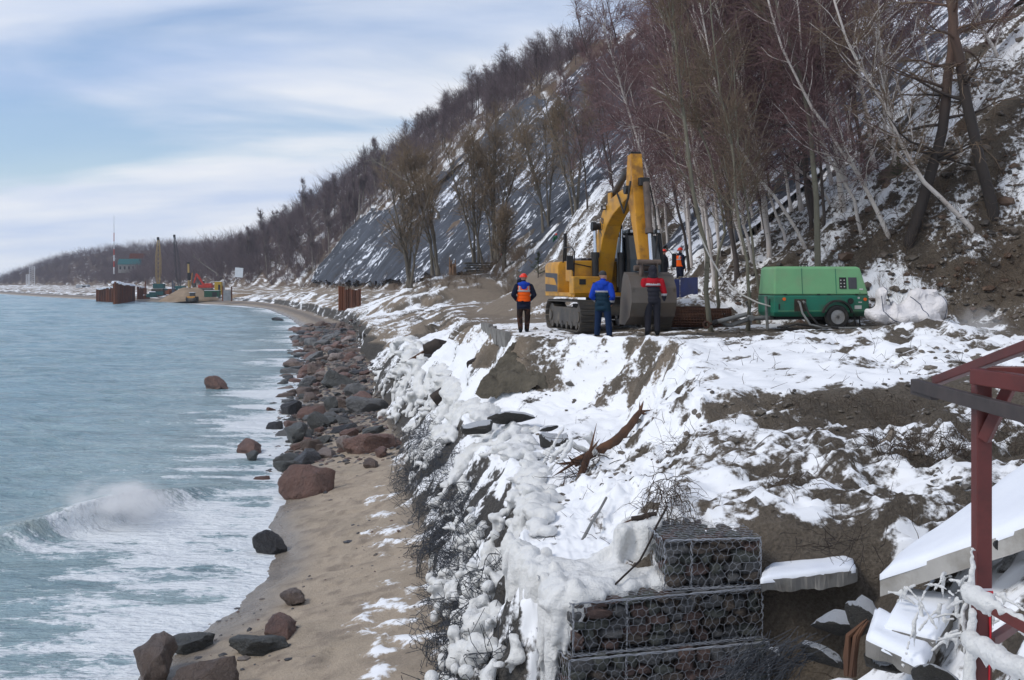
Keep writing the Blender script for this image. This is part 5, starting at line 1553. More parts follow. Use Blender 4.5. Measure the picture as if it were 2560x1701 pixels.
BK_ = bk.build('bucket', B_steel, EX, bevel=.006)
for k in range(5): MB().add([(bc - .52 + k * .26 - .05, -3.64, .28), (bc - .52 + k * .26 + .05, -3.64, .28), (bc - .52 + k * .26 + .05, -3.64, .37), (bc - .52 + k * .26 - .05, -3.64, .37), (bc - .52 + k * .26 - .02, -3.42, .30), (bc - .52 + k * .26 + .02, -3.42, .30)], [(0, 1, 2, 3), (0, 4, 5, 1), (3, 2, 5, 4), (0, 3, 4), (1, 5, 2)]).build('tooth', S_steel, BK_)
MB().box((bc - .2, -4.15, 1.72), (.05, .4, .3)).box((bc + .2, -4.15, 1.72), (.05, .4, .3)).build('bucket_ear', B_steel, BK_, bevel=.01)
for k in range(3): MB().bar((bc - .58 + .58 * k, -4.64, 1.28), (bc - .58 + .58 * k, -4.5, .55), .07, .025, up=(0, -1, 0)).build('wear_strip', B_steel, BK_)

# ------------------------------------------------------------------ portable compressor on its trailer
g1 = mat('light_green_canopy', (.17, .40, .19), (.145, .34, .165), 1.2, .42, .06, .01, dirt=(.22, .26, .16), dscale=1.4, damt=.35)
g2 = mat('dark_green_body', (.022, .19, .12), (.017, .145, .092), 1.2, .42, .06, .01, dirt=(.09, .075, .05), dscale=1.4, damt=.45)
Zn = mat('galvanised_tube', (.22, .225, .22), (.15, .15, .145), 4, .5, .1, dirt=(.12, .10, .08), damt=.45)
Or_l = mat('orange_lens', (.80, .15, .02), (.7, .11, .015), 5, .25)
Stk = mat('sticker_white', (.55, .55, .52), (.45, .45, .42), 8, .6)
Rust = mat('rusty_iron', (.12, .055, .032), (.065, .035, .026), 6, .8, .4, .01)
CP = empty('compressor_trailer', (8.50, 31.1, ground(8.5, 30.4) + .0), R(6), 'green single axle compressor trailer with drawbar resting on snowy mud', 'compressor')
hl, hw = 1.36, .68
lo = [(-hl, -hw), (hl, -hw), (hl, hw), (-hl, hw)]
MB().loft([[(-hl + .04, -hw + .10, .34), (hl - .04, -hw + .10, .34), (hl - .04, hw - .1, .34), (-hl + .04, hw - .1, .34)], [(-hl, -hw, .46), (hl, -hw, .46), (hl, hw, .46), (-hl, hw, .46)], [(-hl, -hw, .93), (hl, -hw, .93), (hl, hw, .93), (-hl, hw, .93)]]).build('lower_body', g2, CP, bevel=.025)
MB().loft([[(-hl + .01, -hw + .01, .95), (hl - .01, -hw + .01, .95), (hl - .01, hw - .01, .95), (-hl + .01, hw - .01, .95)], [(-hl + .05, -hw + .10, 1.69), (hl - .22, -hw + .10, 1.69), (hl - .22, hw - .1, 1.69), (-hl + .05, hw - .1, 1.69)], [(-hl + .12, -hw + .17, 1.735), (hl - .30, -hw + .17, 1.735), (hl - .30, hw - .17, 1.735), (-hl + .12, hw - .17, 1.735)]]).build('canopy', g1, CP, bevel=.03)
MB().box((0, 0, .94), (2 * hl - .06, 2 * hw - .06, .03)).build('seam', K_paint, CP)
sl = math.atan2(.09, .74)
for x_ in (-.55, .42):
    MB().box((x_, -hw + .052, 1.32), (.012, .012, .72), Euler((-sl, 0, 0))).build('door_seam', g2, CP)
for x_ in (-1.05, -.1, .2, 1.0): MB().box((x_, -hw - .006, .955), (.09, .016, .03)).build('hinge', K_paint, CP)
MB().box((0, -hw - .004, .50), (2.5, .008, .012)).build('body_crease', g1, CP)
MB().tube([(-.35, 0, 1.735), (-.35, 0, 1.80), (-.15, 0, 1.80), (-.15, 0, 1.735)], .018, 6).build('lifting_eye', K_paint, CP, True)
def on_can(x, z): return (x, -hw + .01 + .09 * (z - .95) / .74 - .004, z)
MB().box(on_can(.62, 1.27), (.20, .012, .32), Euler((-sl, 0, 0))).build('control_panel', K_paint, CP)
MB().box(on_can(.90, 1.27), (.24, .02, .32), Euler((-sl, 0, 0))).build('grille', G_paint, CP, bevel=.005)
for k in range(6): MB().box(on_can(.56 + .1 * (k % 2), 1.17 + .09 * (k // 2)), (.035, .02, .03), Euler((-sl, 0, 0))).build('gauge', Stk, CP)
MB().box(on_can(1.14, 1.10), (.10, .008, .045), Euler((-sl, 0, 0))).build('sticker', Stk, CP)
MB().box(on_can(1.10, 1.0), (.02, .008, .02), Euler((-sl, 0, 0))).build('latch', K_paint, CP)
for x_, z_ in ((-1.08, .83), (1.24, .82)): MB().cyl((x_, -hw - .025, z_), (x_, -hw + .0, z_), .045, 14).build('reflector', Or_l, CP, True)
MB().box((1.04, -hw - .003, .60), (.2, .008, .1)).build('data_plate', Stk, CP)
MB().box((1.10, -hw - .003, .74), (.10, .008, .03)).build('sticker', Stk, CP)
MB().box((1.06, -hw - .003, .86), (.06, .008, .05)).build('sticker', Stk, CP)
MB().cyl((.82, -hw - .03, .77), (.82, -hw + .01, .77), .085, 16).cyl((.82, -hw - .04, .77), (.82, -hw, .77), .045, 12).build('filler_cap', K_paint, CP, True)
MB().box((-.62, -hw - .004, .66), (.34, .012, .34)).build('valve_recess', mat('oily_brown', (.06, .045, .03), (.03, .025, .02), 5, .6), CP)
for x_ in (-.68, -.54): MB().cyl((x_, -hw - .12, .74), (x_, -hw + .0, .76), .028, 10).cyl((x_, -hw - .14, .72), (x_, -hw - .11, .725), .04, 10).build('air_valve', Zn, CP, True)
MB().box((-hl - .012, -.35, .72), (.02, .05, .22)).build('door_handle', K_paint, CP, bevel=.006)
MB().box((-1.22, -hw - .01, .62), (.03, .02, .16)).build('door_handle', K_paint, CP, bevel=.005)
MB().box((0, 0, .30), (2.4, .9, .09)).box((.35, 0, .30), (.12, 1.3, .1)).build('chassis', K_paint, CP)
for s_ in (-1, 1):
    wh = bpy.data.objects.new('wheel', None); col.objects.link(wh); wh.parent = CP; wh.location = (.43, s_ * (hw - .02), .335); wh.rotation_euler = (0, 0, 0 if s_ < 0 else math.pi)
    rr = [(.10, .20), (.105, .25), (.10, .30), (.07, .328), (0, .335), (-.07, .328), (-.10, .30), (-.105, .25), (-.10, .20)]
    MB().loft([[(r_ * math.cos(2*math.pi*k/30), y_, r_ * math.sin(2*math.pi*k/30)) for k in range(30)] for y_, r_ in rr], cap=False).build('tyre', Rub, wh, True)
    rm = MB()
    pr = [(-.085, .21), (-.095, .195), (-.07, .185), (-.05, .17), (-.075, .12), (-.085, .085), (-.07, .07), (-.085, .05), (-.085, .01)]
    rm.loft([[(r_ * math.cos(2*math.pi*k/30), y_, r_ * math.sin(2*math.pi*k/30)) for k in range(30)] for y_, r_ in pr], cap=True)
    ro = rm.build('rim', mat('silver_rim', (.42, .42, .42), (.32, .32, .31), 4, .4, metal=.4, dirt=(.15, .12, .09), damt=.4), wh, True)
    for k in range(12):
        a = 2 * math.pi * k / 12; MB().cyl((.145 * math.cos(a), -.072, .145 * math.sin(a)), (.145 * math.cos(a), -.055, .145 * math.sin(a)), .016, 8).build('rim_hole', K_paint, ro)
    fd = MB(); P = []
    for k in range(15):
        a = R(12 + 156 * k / 14); P.append(a)
    fd.loft([[(.43 + r_ * math.cos(a), s_ * (hw + .10 - yo), .36 + r_ * math.sin(a)) for r_, yo in ((.40, 0), (.45, 0), (.45, .26), (.40, .26))] for a in P])
    fd.build('fender', Rub, CP, True)
    MB().tube([(.92, s_ * hw, .42), (.98, s_ * hw, .05)], .018, 6).tube([(1.12, s_ * (hw - .1), .36), (1.14, s_ * (hw - .1), .02)], .02, 6).build('rear_stay', K_paint, CP, True)
MB().box((1.38, 0, .52), (.10, 1.1, .22)).build('rear_bumper', K_paint, CP, bevel=.01)
db = MB()
db.tube([(-1.0, -.12, .30), (-1.85, -.12, .29)], .062, 10).tube([(-1.83, -.14, .29), (-2.42, -.22, .10)], .06, 10).tube([(-2.35, -.22, .10), (-2.52, -.2, .10), (-2.78, -.24, .22)], .05, 8).tube([(-2.02, -.28, .40), (-2.86, -.32, .20)], .062, 10)
db.build('drawbar', Zn, CP, True)
MB().tube([(-2.86, -.32, .20), (-3.02, -.33, .15)], [.075, .055], 10).tube([(-2.9, -.32, .19), (-2.92, -.32, .185)], .085, 10).tube([(-2.96, -.33, .17), (-2.98, -.33, .165)], .085, 10).build('rubber_bellows', Rub, CP, True)
MB().tube([(-3.18 + .085 * math.cos(a), -.34, .12 + .085 * math.sin(a)) for a in np.linspace(0, 2 * math.pi, 17)], .032, 8).tube([(-3.02, -.33, .15), (-3.1, -.34, .13)], .035, 8).build('towing_eye', Rust, CP, True)
MB().tube([(-1.86, -.20, .10), (-1.82, -.16, .46)], .02, 6).cyl((-1.86, -.26, .30), (-1.86, -.04, .30), .085, 12).build('clamp_lever', Zn, CP, True)
MB().tube([(-1.42, -.30, -.02), (-1.46, -.28, .90)], .045, 8).build('support_leg', Zn, CP, True)
MB().tube([(-1.86, .3, .75), (-1.66, .3, .35)], .022, 6).tube([(-1.9, .2, .72), (-1.76, .4, .76)], .018, 6).build('hand_brake', Zn, CP, True)
for i, pts in enumerate(([(-.68, -hw - .13, .72), (-.66, -.95, .45), (-.48, -1.05, .14), (-.1, -1.0, .05), (.35, -1.05, .04), (1.2, -1.2, .05), (2.0, -1.3, .06)], [(-.54, -hw - .13, .72), (-.48, -.92, .45), (-.25, -1.0, .14), (.1, -1.02, .06), (.3, -1.1, .05)])):
    MB().tube(pts, .03, 8).build('air_hose', Rub if i else Zn, CP, True)
for k in range(3): MB().tube([(-1.3 + .1 * k, -.75 - .05 * k, .06), (-.8, -.85 - .06 * k, .13 + .02 * k), (-.2, -.9 - .05 * k, .08), (.2, -.85, .05)], .027, 7).build('loose_hose', Rub, CP, True)

# white cable from the tree down to the compressor
k_ = .4339
cp = [at(1610 * k_, 535 * k_, 31.2), at(1635 * k_, 590 * k_, 31.0), at(1665 * k_, 640 * k_, 30.9), at(1705 * k_, 677 * k_, 30.7), at(1745 * k_, 697 * k_, 30.5), at(1778 * k_, 707 * k_, 30.6)]
tag(MB().tube(cp, .022, 6).build('power_cable', mat('white_cable', (.62, .60, .56), (.5, .48, .45), 4, .6), None, True), 'white cable running from a tree trunk to the compressor', 'cable')

# big white bag slumped beside the compressor
t = NT('white_woven_bag'); v = t.coord('Object')
M_bag = t.bsdf(Base_Color=t.mix(t.noise(3, 5, .6, v), (.78, .76, .77), (.64, .61, .60)), Roughness=.6, Normal=t.bump(t.noise(4.5, 4, .55, v, 1.5), .7, .12))
rg = np.random.default_rng(8)
Cs, Rs = [], []
for (x, y, z, rx, rz_) in [(-.62, 0, .22, .38, .24), (-.58, 0, .48, .16, .34), (-.50, .05, .70, .07, .14), (-.2, 0, .24, .38, .24), (.15, .05, .32, .36, .32), (.5, .05, .40, .40, .38), (.45, .1, .62, .28, .20), (.25, .1, .58, .2, .18), (.72, 0, .34, .26, .30), (-.1, -.2, .14, .4, .14), (.4, -.25, .16, .3, .16), (.55, -.4, .06, .2, .06), (.75, -.5, .03, .16, .035), (.62, .1, .70, .18, .12)]:
    Cs.append((x, y, z)); Rs.append((rx, .3, rz_))
me = blobs('bag_cloth', Cs, Rs, .035, 3)
V = np.empty(len(me.vertices) * 3); me.vertices.foreach_get('co', V); V = V.reshape(-1, 3)
N = np.empty(len(me.vertices) * 3); me.vertices.foreach_get('normal', N); N = N.reshape(-1, 3)
cr = 1 - np.abs(fbm(V[:, 0] * 1.5, V[:, 1] * 1.5, V[:, 2] * 1.5, 2)) * 4
V = V + N * (.055 * cr)[:, None]
V[:, 2] = np.maximum(V[:, 2], -.03)
me.vertices.foreach_set('co', V.ravel()); me.update()
pb = at(2083 * k_, 771 * k_, 29.4)
BG = empty('bulk_bag', (pb.x, 29.3, ground(pb.x, 29.0) + .08), 0, 'crumpled white bulk bag with dark seams slumped beside the compressor', 'bag')
BG.scale = (1.12, 1.1, 1.28)
link('bag_cloth', me, M_bag, BG)
seamm = mat('dark_seam', (.05, .07, .12), (.04, .05, .09), 5, .7)
from mathutils.bvhtree import BVHTree
bvh = BVHTree.FromPolygons([tuple(x) for x in V], [tuple(p.vertices) for p in me.polygons])
for pts in ([(-.52, -.12, .80), (-.42, -.22, .62), (-.36, -.30, .42)], [(-.62, -.25, .62), (-.6, -.33, .3), (-.4, -.36, .12), (-.15, -.42, .03)], [(.85, -.2, .62), (.92, -.22, .4), (.88, -.2, .15)], [(.1, -.25, .60), (.3, -.33, .44), (.36, -.36, .2)]):
    hug = []
    for q in lerp_chain(pts, 8):
        h_ = bvh.ray_cast(Vector((q[0], -3, q[2])), Vector((0, 1, 0)))[0]
        if h_ is not None: hug.append(h_ + Vector((0, -.004, 0)))
    if len(hug) > 2: MB().tube(hug, .009, 5).build('seam', seamm, BG, True)

# blue panels and rusty rolls of mesh by the foot of the bank
bl = mat('dark_blue_panel', (.012, .035, .20), (.010, .028, .16), 2, .4, dirt=(.04, .04, .05), damt=.3)
for i, (xa, xb, ya, yb, zt) in enumerate(((1535, 1566, 35.8, 36.4, 644), (1567.5, 1608, 36.4, 37.4, 640))):
    a, b = at(xa * k_, zt * k_, ya), at(xb * k_, (zt - 1) * k_, yb)
    o = MB().loft([[(a.x, a.y, 5.0), (b.x, b.y, 5.05), (b.x + .02, b.y + .06, 5.05), (a.x + .02, a.y + .06, 5.0)], [(a.x, a.y, a.z), (b.x, b.y, b.z), (b.x + .02, b.y + .06, b.z), (a.x + .02, a.y + .06, a.z)]]).build('metal_sheet', bl, None, bevel=.01)
    tag(o, ('dark blue metal sheet standing nearer the red jacket worker', 'dark blue metal sheet standing against the bank')[i], 'metal sheet', 'blue sheets by the bank')
for i, (x, y, Y, r_, L_, rot, lab_) in enumerate(((1590, 738, 32.6, .20, 1.9, .1, 'rusty roll of wire mesh lying lowest by the bank'), (1580, 727, 33.0, .20, 1.8, .16, 'rusty roll of wire mesh on the back of the pile'), (1625, 724, 32.9, .17, 1.5, -.1, 'rusty roll of wire mesh nearest the peeled tree'), (1570, 718, 33.1, .15, 1.4, .05, 'rusty roll of wire mesh topping the pile'))):
    c = at(x * k_, y * k_, Y); seg = []
    rgk = np.random.default_rng(i)
    for layer in (1.0, .78, .55):
        for a in np.linspace(0, 2 * np.pi, 16): seg.append([(-L_ / 2, math.cos(a) * r_ * layer, math.sin(a) * r_ * layer), (L_ / 2, math.cos(a + .2) * r_ * layer, math.sin(a + .2) * r_ * layer)])
        for q in np.linspace(-L_ / 2, L_ / 2, 22):
            for a in np.linspace(0, 2 * np.pi, 9)[:-1]: seg.append([(q, math.cos(a) * r_ * layer, math.sin(a) * r_ * layer), (q + .01, math.cos(a + .785) * r_ * layer, math.sin(a + .785) * r_ * layer)])
    V, F_ = strands(np.array(seg), .012, 4)
    o = link('mesh_roll', mesh_np('mesh_roll', V, F_), Rust); o.location = (c.x, Y, max(c.z, ground(c.x, Y) + r_ * .8)); o.rotation_euler = (.3 * i, 0, rot)
    tag(o, lab_, 'mesh roll', 'rusty mesh rolls'); 

# ------------------------------------------------------------------ people
def fabric(name, c, c2=None, pat=None):
    if name in MATS: return MATS[name]
    t = NT(name); v = t.coord('Object')
    base = t.mix(t.noise(5, 4, .6, v), c, c2 or tuple(x * .7 for x in c))
    if pat: base = t.mix(t.ramp(t.noise(7, 3, .5, t.coord('Object', (1, 1, .8))), [(.45, 0.), (.52, 1.)]), base, pat)
    MATS[name] = t.bsdf(Base_Color=base, Roughness=.9, Normal=t.bump(t.noise(11, 4, .55, t.coord('Object', (1, 1, .45)), 1.0), .6, .03), Specular_IOR_Level=.15)
    return MATS[name]
Skin = mat('skin', (.46, .27, .20), (.40, .22, .16), 6, .55)
Fb = dict(navy=fabric('navy_cloth', (.012, .016, .035)), blue=fabric('blue_cloth', (.012, .055, .42)), teal=fabric('dark_teal_cloth', (.010, .032, .055)), jean=fabric('dark_blue_trousers', (.012, .028, .075)),
          char=fabric('charcoal_cloth', (.030, .030, .040)), red=fabric('red_cloth', (.40, .012, .022)), orange=fabric('orange_vest_cloth', (.95, .13, .012)), silver=fabric('reflective_tape', (.42, .42, .44), (.36, .36, .38)),
          camo=fabric('brown_camouflage', (.075, .036, .024), (.05, .026, .02), (.022, .014, .012)), boot=fabric('dark_boots', (.016, .018, .022)), green=fabric('green_overalls', (.012, .10, .045)), knit=fabric('striped_knit_hat', (.045, .043, .04)), grey=fabric('grey_cloth', (.07, .07, .075)))
Helm = mat('red_hard_hat', (.75, .045, .022), (.68, .04, .02), 4, .3)
def person(loc, rz, H, label, jacket, trousers, boots=None, hat=None, upper=None, vest=False, hood=None, arms=None, legs=None, voxel=.019, head_turn=0.0, tape=None, hem=.80, gloves=None, group=None, sleeve=None):
    """standing figure facing +Y before it is turned; one continuous body, clothes as children"""
    s = H / 1.75
    Cs, Rs, Zn_ = [], [], []
    def put(c, r_, zone):
        Cs.append(tuple(c)); Rs.append(r_ if isinstance(r_, tuple) else (r_,) * 3); Zn_.append(zone)
    def limb(pts, rad, zone, n=9):
        ch = lerp_chain(pts, n); q = np.linspace(0, len(rad) - 1, len(ch))
        for p, k in zip(ch, q): put(p, float(np.interp(k, range(len(rad)), rad)), zone)
    legs = legs or {}
    for sd, nm in ((-1, 'L'), (1, 'R')):
        hip, knee, ank, toe = legs.get(nm, ((sd * .10, 0, .90), (sd * .115, .02, .50), (sd * .12, 0, .11), (sd * .15, .17, .045)))
        limb([hip, knee, ank], [.118, .098, .088, .080], 'leg', 12)
        limb([(ank[0], ank[1], .13), (ank[0], ank[1] - .015, .055), toe], [.062, .058, .052, .042], 'foot', 6)
        for q in np.linspace(0, 1, 6): put((hip[0] * (1 - q) + 0 * q, 0, .90 + .02 * q), (.11, .115, .11), 'leg')
    for z_, rx, ry in ((hem + .06, .205, .148), (.95, .20, .148), (1.05, .195, .145), (1.16, .20, .145), (1.28, .212, .150), (1.36, .215, .145), (1.42, .19, .125), (1.46, .13, .10)): put((0, -.005, z_), (rx, ry, .09), 'torso')
    put((0, 0, 1.50), (.072, .075, .07), 'neck'); put((0, .01, 1.55), (.065, .07, .06), 'neck')
    ct, st__ = math.cos(head_turn), math.sin(head_turn)
    def hd(x, y, z): return (x * ct - y * st__, x * st__ + y * ct + .015, z)
    put(hd(0, 0, 1.655), (.080, .080, .105), 'head'); put(hd(0, -.02, 1.675), (.082, .088, .085), 'head'); put(hd(0, .035, 1.61), (.058, .055, .06), 'head'); put(hd(0, .02, 1.64), (.07, .075, .08), 'head')
    for q in range(3): put(hd(0, .098 - .004 * q, 1.630 + .016 * q), .019 - .003 * q, 'head')
    put(hd(0, .082, 1.565), (.03, .026, .022), 'head'); put(hd(0, .088, 1.592), (.030, .016, .010), 'head'); put(hd(-.028, .072, 1.668), (.028, .018, .012), 'head'); put(hd(.028, .072, 1.668), (.028, .018, .012), 'head')
    for e in (-1, 1): put(hd(e * .082, -.005, 1.635), (.014, .026, .034), 'head')
    arms = arms or {}
    hands = []
    for sd, nm in ((-1, 'L'), (1, 'R')):
        sh, el, wr = arms.get(nm, ((sd * .205, 0, 1.395), (sd * .275, -.03, 1.12), (sd * .265, .06, .90)))
        limb([sh, el, wr], [.088, .082, .070, .058], 'arm', 11)
        hands.append((np.array(el), np.array(wr), sd))
    mats_ = [Skin, Fb[jacket], Fb[trousers], Fb[boots or 'boot'], Fb[upper or jacket], Fb[gloves] if gloves else Skin, Fb[sleeve or jacket]]
    me = blobs('body', np.array(Cs) * s, np.array(Rs) * s, voxel * s, 5)
    nf = len(me.polygons); fc = np.empty(nf * 3); me.polygons.foreach_get('center', fc); fc = fc.reshape(-1, 3) / s
    CC, RR = np.array(Cs), np.array(Rs)
    best = np.full(nf, 1e9); zone = np.zeros(nf, int)
    for i in range(len(CC)):
        d = (((fc - CC[i]) / RR[i]) ** 2).sum(1); m = d < best; best[m] = d[m]; zone[m] = i
    zn = np.array(Zn_)[zone]
    mi = np.zeros(nf, int)
    mi[(zn == 'torso') | (zn == 'arm') | (zn == 'neck')] = 1
    mi[(zn == 'arm')] = 6
    if upper: mi[((zn == 'torso') | (zn == 'neck')) & (fc[:, 2] > 1.26)] = 4; mi[(zn == 'arm') & (fc[:, 2] > 1.02)] = 4
    mi[(zn == 'leg')] = 2
    mi[(zn == 'leg') & (fc[:, 2] > hem) ] = 1
    mi[(zn == 'torso') & (fc[:, 2] < hem)] = 2
    mi[(zn == 'foot') | ((zn == 'leg') & (fc[:, 2] < .13))] = 3
    me.polygons.foreach_set('material_index', mi.astype(np.int32))
    root = empty('person', loc, rz, label, 'person', group)
    body = link('body', me, mats_, root)
    me.polygons.foreach_set('use_smooth', [True] * nf)
    N = np.empty(len(me.vertices) * 3); me.vertices.foreach_get('normal', N); N = N.reshape(-1, 3)
    VV = np.empty(len(me.vertices) * 3); me.vertices.foreach_get('co', VV); VV = VV.reshape(-1, 3)
    polys = [tuple(p.vertices) for p in me.polygons]
    def shell(name, mask, m, off_):
        ids = np.nonzero(mask)[0]
        if len(ids) == 0: return
        F_ = [polys[i] for i in ids]; used = sorted({v_ for f in F_ for v_ in f}); mp = {v_: k for k, v_ in enumerate(used)}
        sm = bpy.data.meshes.new(name); sm.from_pydata([tuple(VV[v_] + N[v_] * off_ * s) for v_ in used], [], [tuple(mp[v_] for v_ in f) for f in F_])
        sm.polygons.foreach_set('use_smooth', [True] * len(sm.polygons))
        o = link(name, sm, m, root); md = o.modifiers.new('s', 'SOLIDIFY'); md.thickness = .010 * s; md.offset = -1
        return o
    tor = (zn == 'torso')
    nofar = np.abs(fc[:, 0]) < .185
    if vest:
        vz = tor & (fc[:, 2] > .95) & (fc[:, 2] < 1.42)
        shell('vest', vz, Fb['orange'], .014)
        shell('reflective_stripe', vz & (fc[:, 2] > 1.235) & (fc[:, 2] < 1.285), Fb['silver'], .021)
        for e in (-1, 1): shell('reflective_stripe', vz & (fc[:, 2] > 1.28) & (np.abs(fc[:, 0] - e * .125) < .026), Fb['silver'], .021)
    if tape:
        shell('reflective_stripe', tor & (fc[:, 2] > tape) & (fc[:, 2] < tape + .045), Fb['silver'], .010)
        shell('reflective_stripe', (zn == 'arm') & (fc[:, 2] > tape - .26) & (fc[:, 2] < tape - .21), Fb['silver'], .010)
    if hood:
        hb_ = MB()
        if hood[1] == 'up':
            C2 = [(0, -.01, 1.66), (0, -.03, 1.70), (0, -.02, 1.58), (0, -.015, 1.50), (-.05, 0, 1.5), (.05, 0, 1.5)]; R2 = [(.118, .122, .13), (.108, .112, .11), (.112, .115, .1), (.13, .115, .07), (.09, .09, .06), (.09, .09, .06)]
        else:
            C2 = [(0, -.11, 1.44), (-.08, -.09, 1.45), (.08, -.09, 1.45), (0, -.13, 1.37), (-.13, -.02, 1.47), (.13, -.02, 1.47), (0, -.06, 1.5)]; R2 = [(.13, .07, .09), (.1, .07, .07), (.1, .07, .07), (.10, .05, .09), (.07, .08, .045), (.07, .08, .045), (.11, .07, .05)]
        hm = blobs('hood', np.array(C2) * s, np.array(R2) * s, .016 * s, 4); link('hood', hm, Fb[hood[0]], root)
    if hat == 'helmet':
        rings = []
        for k in range(7):
            a = k / 6 * math.pi / 2; rings.append([hd(.108 * math.cos(a) * math.cos(2*math.pi*j/20), .125 * math.cos(a) * math.sin(2*math.pi*j/20), 1.675 + .115 * math.sin(a)) for j in range(20)])
        hm = MB().loft([[tuple(c * s for c in p) for p in r_] for r_ in rings])
        rim = [[tuple(c * s for c in hd((.108 + w_) * math.cos(2*math.pi*j/20), (.125 + w_ + (.035 if math.sin(2*math.pi*j/20) > .4 else 0) * (w_ > 0)) * math.sin(2*math.pi*j/20), 1.675 + z_)) for j in range(20)] for w_, z_ in ((-.006, -.004), (.018, -.008), (.018, .004), (-.004, .012))]
        hm.loft(rim, cap=False)
        hm.build('hard_hat', Helm, root, True)
    elif hat == 'beanie':
        for i, (z0, z1) in enumerate(((1.672, 1.692), (1.692, 1.714), (1.714, 1.736), (1.736, 1.79))):
            rg_ = []
            for q in np.linspace(0, 1, 4):
                z_ = z0 + (z1 - z0) * q; h_ = min((z_ - 1.66) / .13, 1); r_ = math.sqrt(max(1 - h_ ** 2.4, .02))
                rg_.append([tuple(c * s for c in hd(.096 * r_ * math.cos(2*math.pi*j/18), .108 * r_ * math.sin(2*math.pi*j/18) - .01, z_)) for j in range(18)])
            MB().loft(rg_).build('hat_band', Fb['knit'] if i % 2 == 0 else Fb['grey'], root, True)
    for el, wr, sd in hands:
        d = wr - el; d /= np.linalg.norm(d); side = np.cross(d, [0, 0, 1.0]);
        side = side / (np.linalg.norm(side) + 1e-6) if np.linalg.norm(side) > .05 else np.array([0, 1.0, 0])
        fw = np.array([0, 1.0, 0]) - d * d[1]; fw /= np.linalg.norm(fw) + 1e-6; th = np.cross(d, fw)
        hnd = MB(); w0 = wr * s
        pal = []
        for q, (a_, b_) in ((0, (.026, .020)), (.03, (.036, .019)), (.07, (.042, .018)), (.095, (.040, .015))):
            c = w0 + d * q * s + d * .03 * s
            pal.append([tuple(c + (fw * math.cos(t_) * a_ + th * math.sin(t_) * b_) * s) for t_ in np.linspace(0, 2 * math.pi, 9)[:-1]])
        hnd.loft(pal)
        for j, (o_, L_) in enumerate(((.03, .068), (.011, .078), (-.010, .072), (-.030, .056))):
            b0 = w0 + d * .118 * s + fw * o_ * s
            hnd.tube([b0, b0 + (d * L_ * .5 - th * sd * .008) * s, b0 + (d * L_ * .9 - th * sd * .03) * s], [.0095 * s, .0088 * s, .007 * s], 6)
        b0 = w0 + d * .05 * s + fw * .036 * s
        hnd.tube([b0, b0 + (fw * .026 + d * .03) * s, b0 + (fw * .03 + d * .062) * s], [.0115 * s, .010 * s, .008 * s], 6)
        hnd.build('hand', Fb[gloves] if gloves else Skin, root, True)
    return root
def stand(px, py, Y): 
    p = at(px * k_, py * k_, Y); return Vector((p.x, Y, ground(p.x, Y) - .01))
person(stand(1207, 767, 33.2), R(4), 1.76, 'worker in orange vest and red hard hat seen from behind on the snow', 'navy', 'camo', hat='helmet', vest=True, hood=('blue', 'down'), hem=.72,
       arms={'L': ((-.205, 0, 1.395), (-.315, -.05, 1.14), (-.20, .14, .98)), 'R': ((.205, 0, 1.395), (.315, -.05, 1.14), (.20, .14, .98))},
       legs={'L': ((-.10, 0, .90), (-.12, .04, .50), (-.10, -.06, .13), (-.11, .10, .045)), 'R': ((.10, 0, .90), (.12, .05, .50), (.10, .10, .11), (.15, .26, .045))})
person(stand(1389, 760, 29.3), R(-28), 1.80, 'worker in bright blue jacket and striped knit hat watching the digging', 'teal', 'jean', hat='beanie', upper='blue', hood=('blue', 'down'), head_turn=R(-48), tape=1.22, hem=.74, sleeve='navy',
       arms={'L': ((-.205, 0, 1.395), (-.29, -.06, 1.12), (-.17, .14, .97)), 'R': ((.205, 0, 1.395), (.30, -.05, 1.13), (.20, .12, .95))},
       legs={'L': ((-.10, 0, .90), (-.14, .02, .50), (-.16, 0, .11), (-.20, .17, .045)), 'R': ((.10, 0, .90), (.15, .02, .50), (.19, 0, .11), (.28, .13, .045))})
person(stand(1504, 757, 29.2), R(2), 1.82, 'worker in dark hooded jacket with red shoulders and sleeves', 'char', 'char', upper='red', hood=('char', 'up'), tape=1.285, hem=.82, gloves='boot',
       arms={'L': ((-.215, 0, 1.395), (-.295, -.02, 1.10), (-.285, .04, .86)), 'R': ((.215, 0, 1.395), (.295, -.02, 1.10), (.285, .04, .86))})
far = dict(voxel=.036)
person(stand(1131, 664, 126), R(160), 1.75, 'distant worker in blue with red hard hat bending by the planks', 'blue', 'jean', hat='helmet', **far)
person(stand(1156, 668, 126), R(-100), 1.75, 'distant worker in blue overalls standing beside the plank stack', 'blue', 'blue', hat='helmet', tape=1.24, **far)
p = at(1200 * k_, 637 * k_, 90); person(Vector((p.x, 90, p.z - 1.70)), 0, 1.75, 'worker hidden behind the snow heap, only the red hard hat showing', 'navy', 'navy', hat='helmet', **far)
p = hit(1282 * k_, 582 * k_, 80)
person(p, R(20), 1.72, 'worker in green climbing the netted slope', 'green', 'char', hat='helmet', legs={'L': ((-.10, 0, .90), (-.12, .12, .55), (-.12, .02, .15), (-.14, .17, .10)), 'R': ((.10, 0, .90), (.12, .1, .50), (.12, -.12, .11), (.14, .05, .05))}, **far)
p = at(1531 * k_, 641 * k_, 46); person(Vector((p.x, 46, ground(p.x, 46))), R(60), 1.74, 'worker in dark camouflage and red hard hat behind the excavator', 'char', 'camo', hat='helmet', **far)
p = at(1567 * k_, 641 * k_, 47); person(Vector((p.x, 47, ground(p.x, 47))), R(-60), 1.72, 'worker in orange vest half hidden by a thin trunk', 'navy', 'navy', hat='helmet', vest=True, **far)
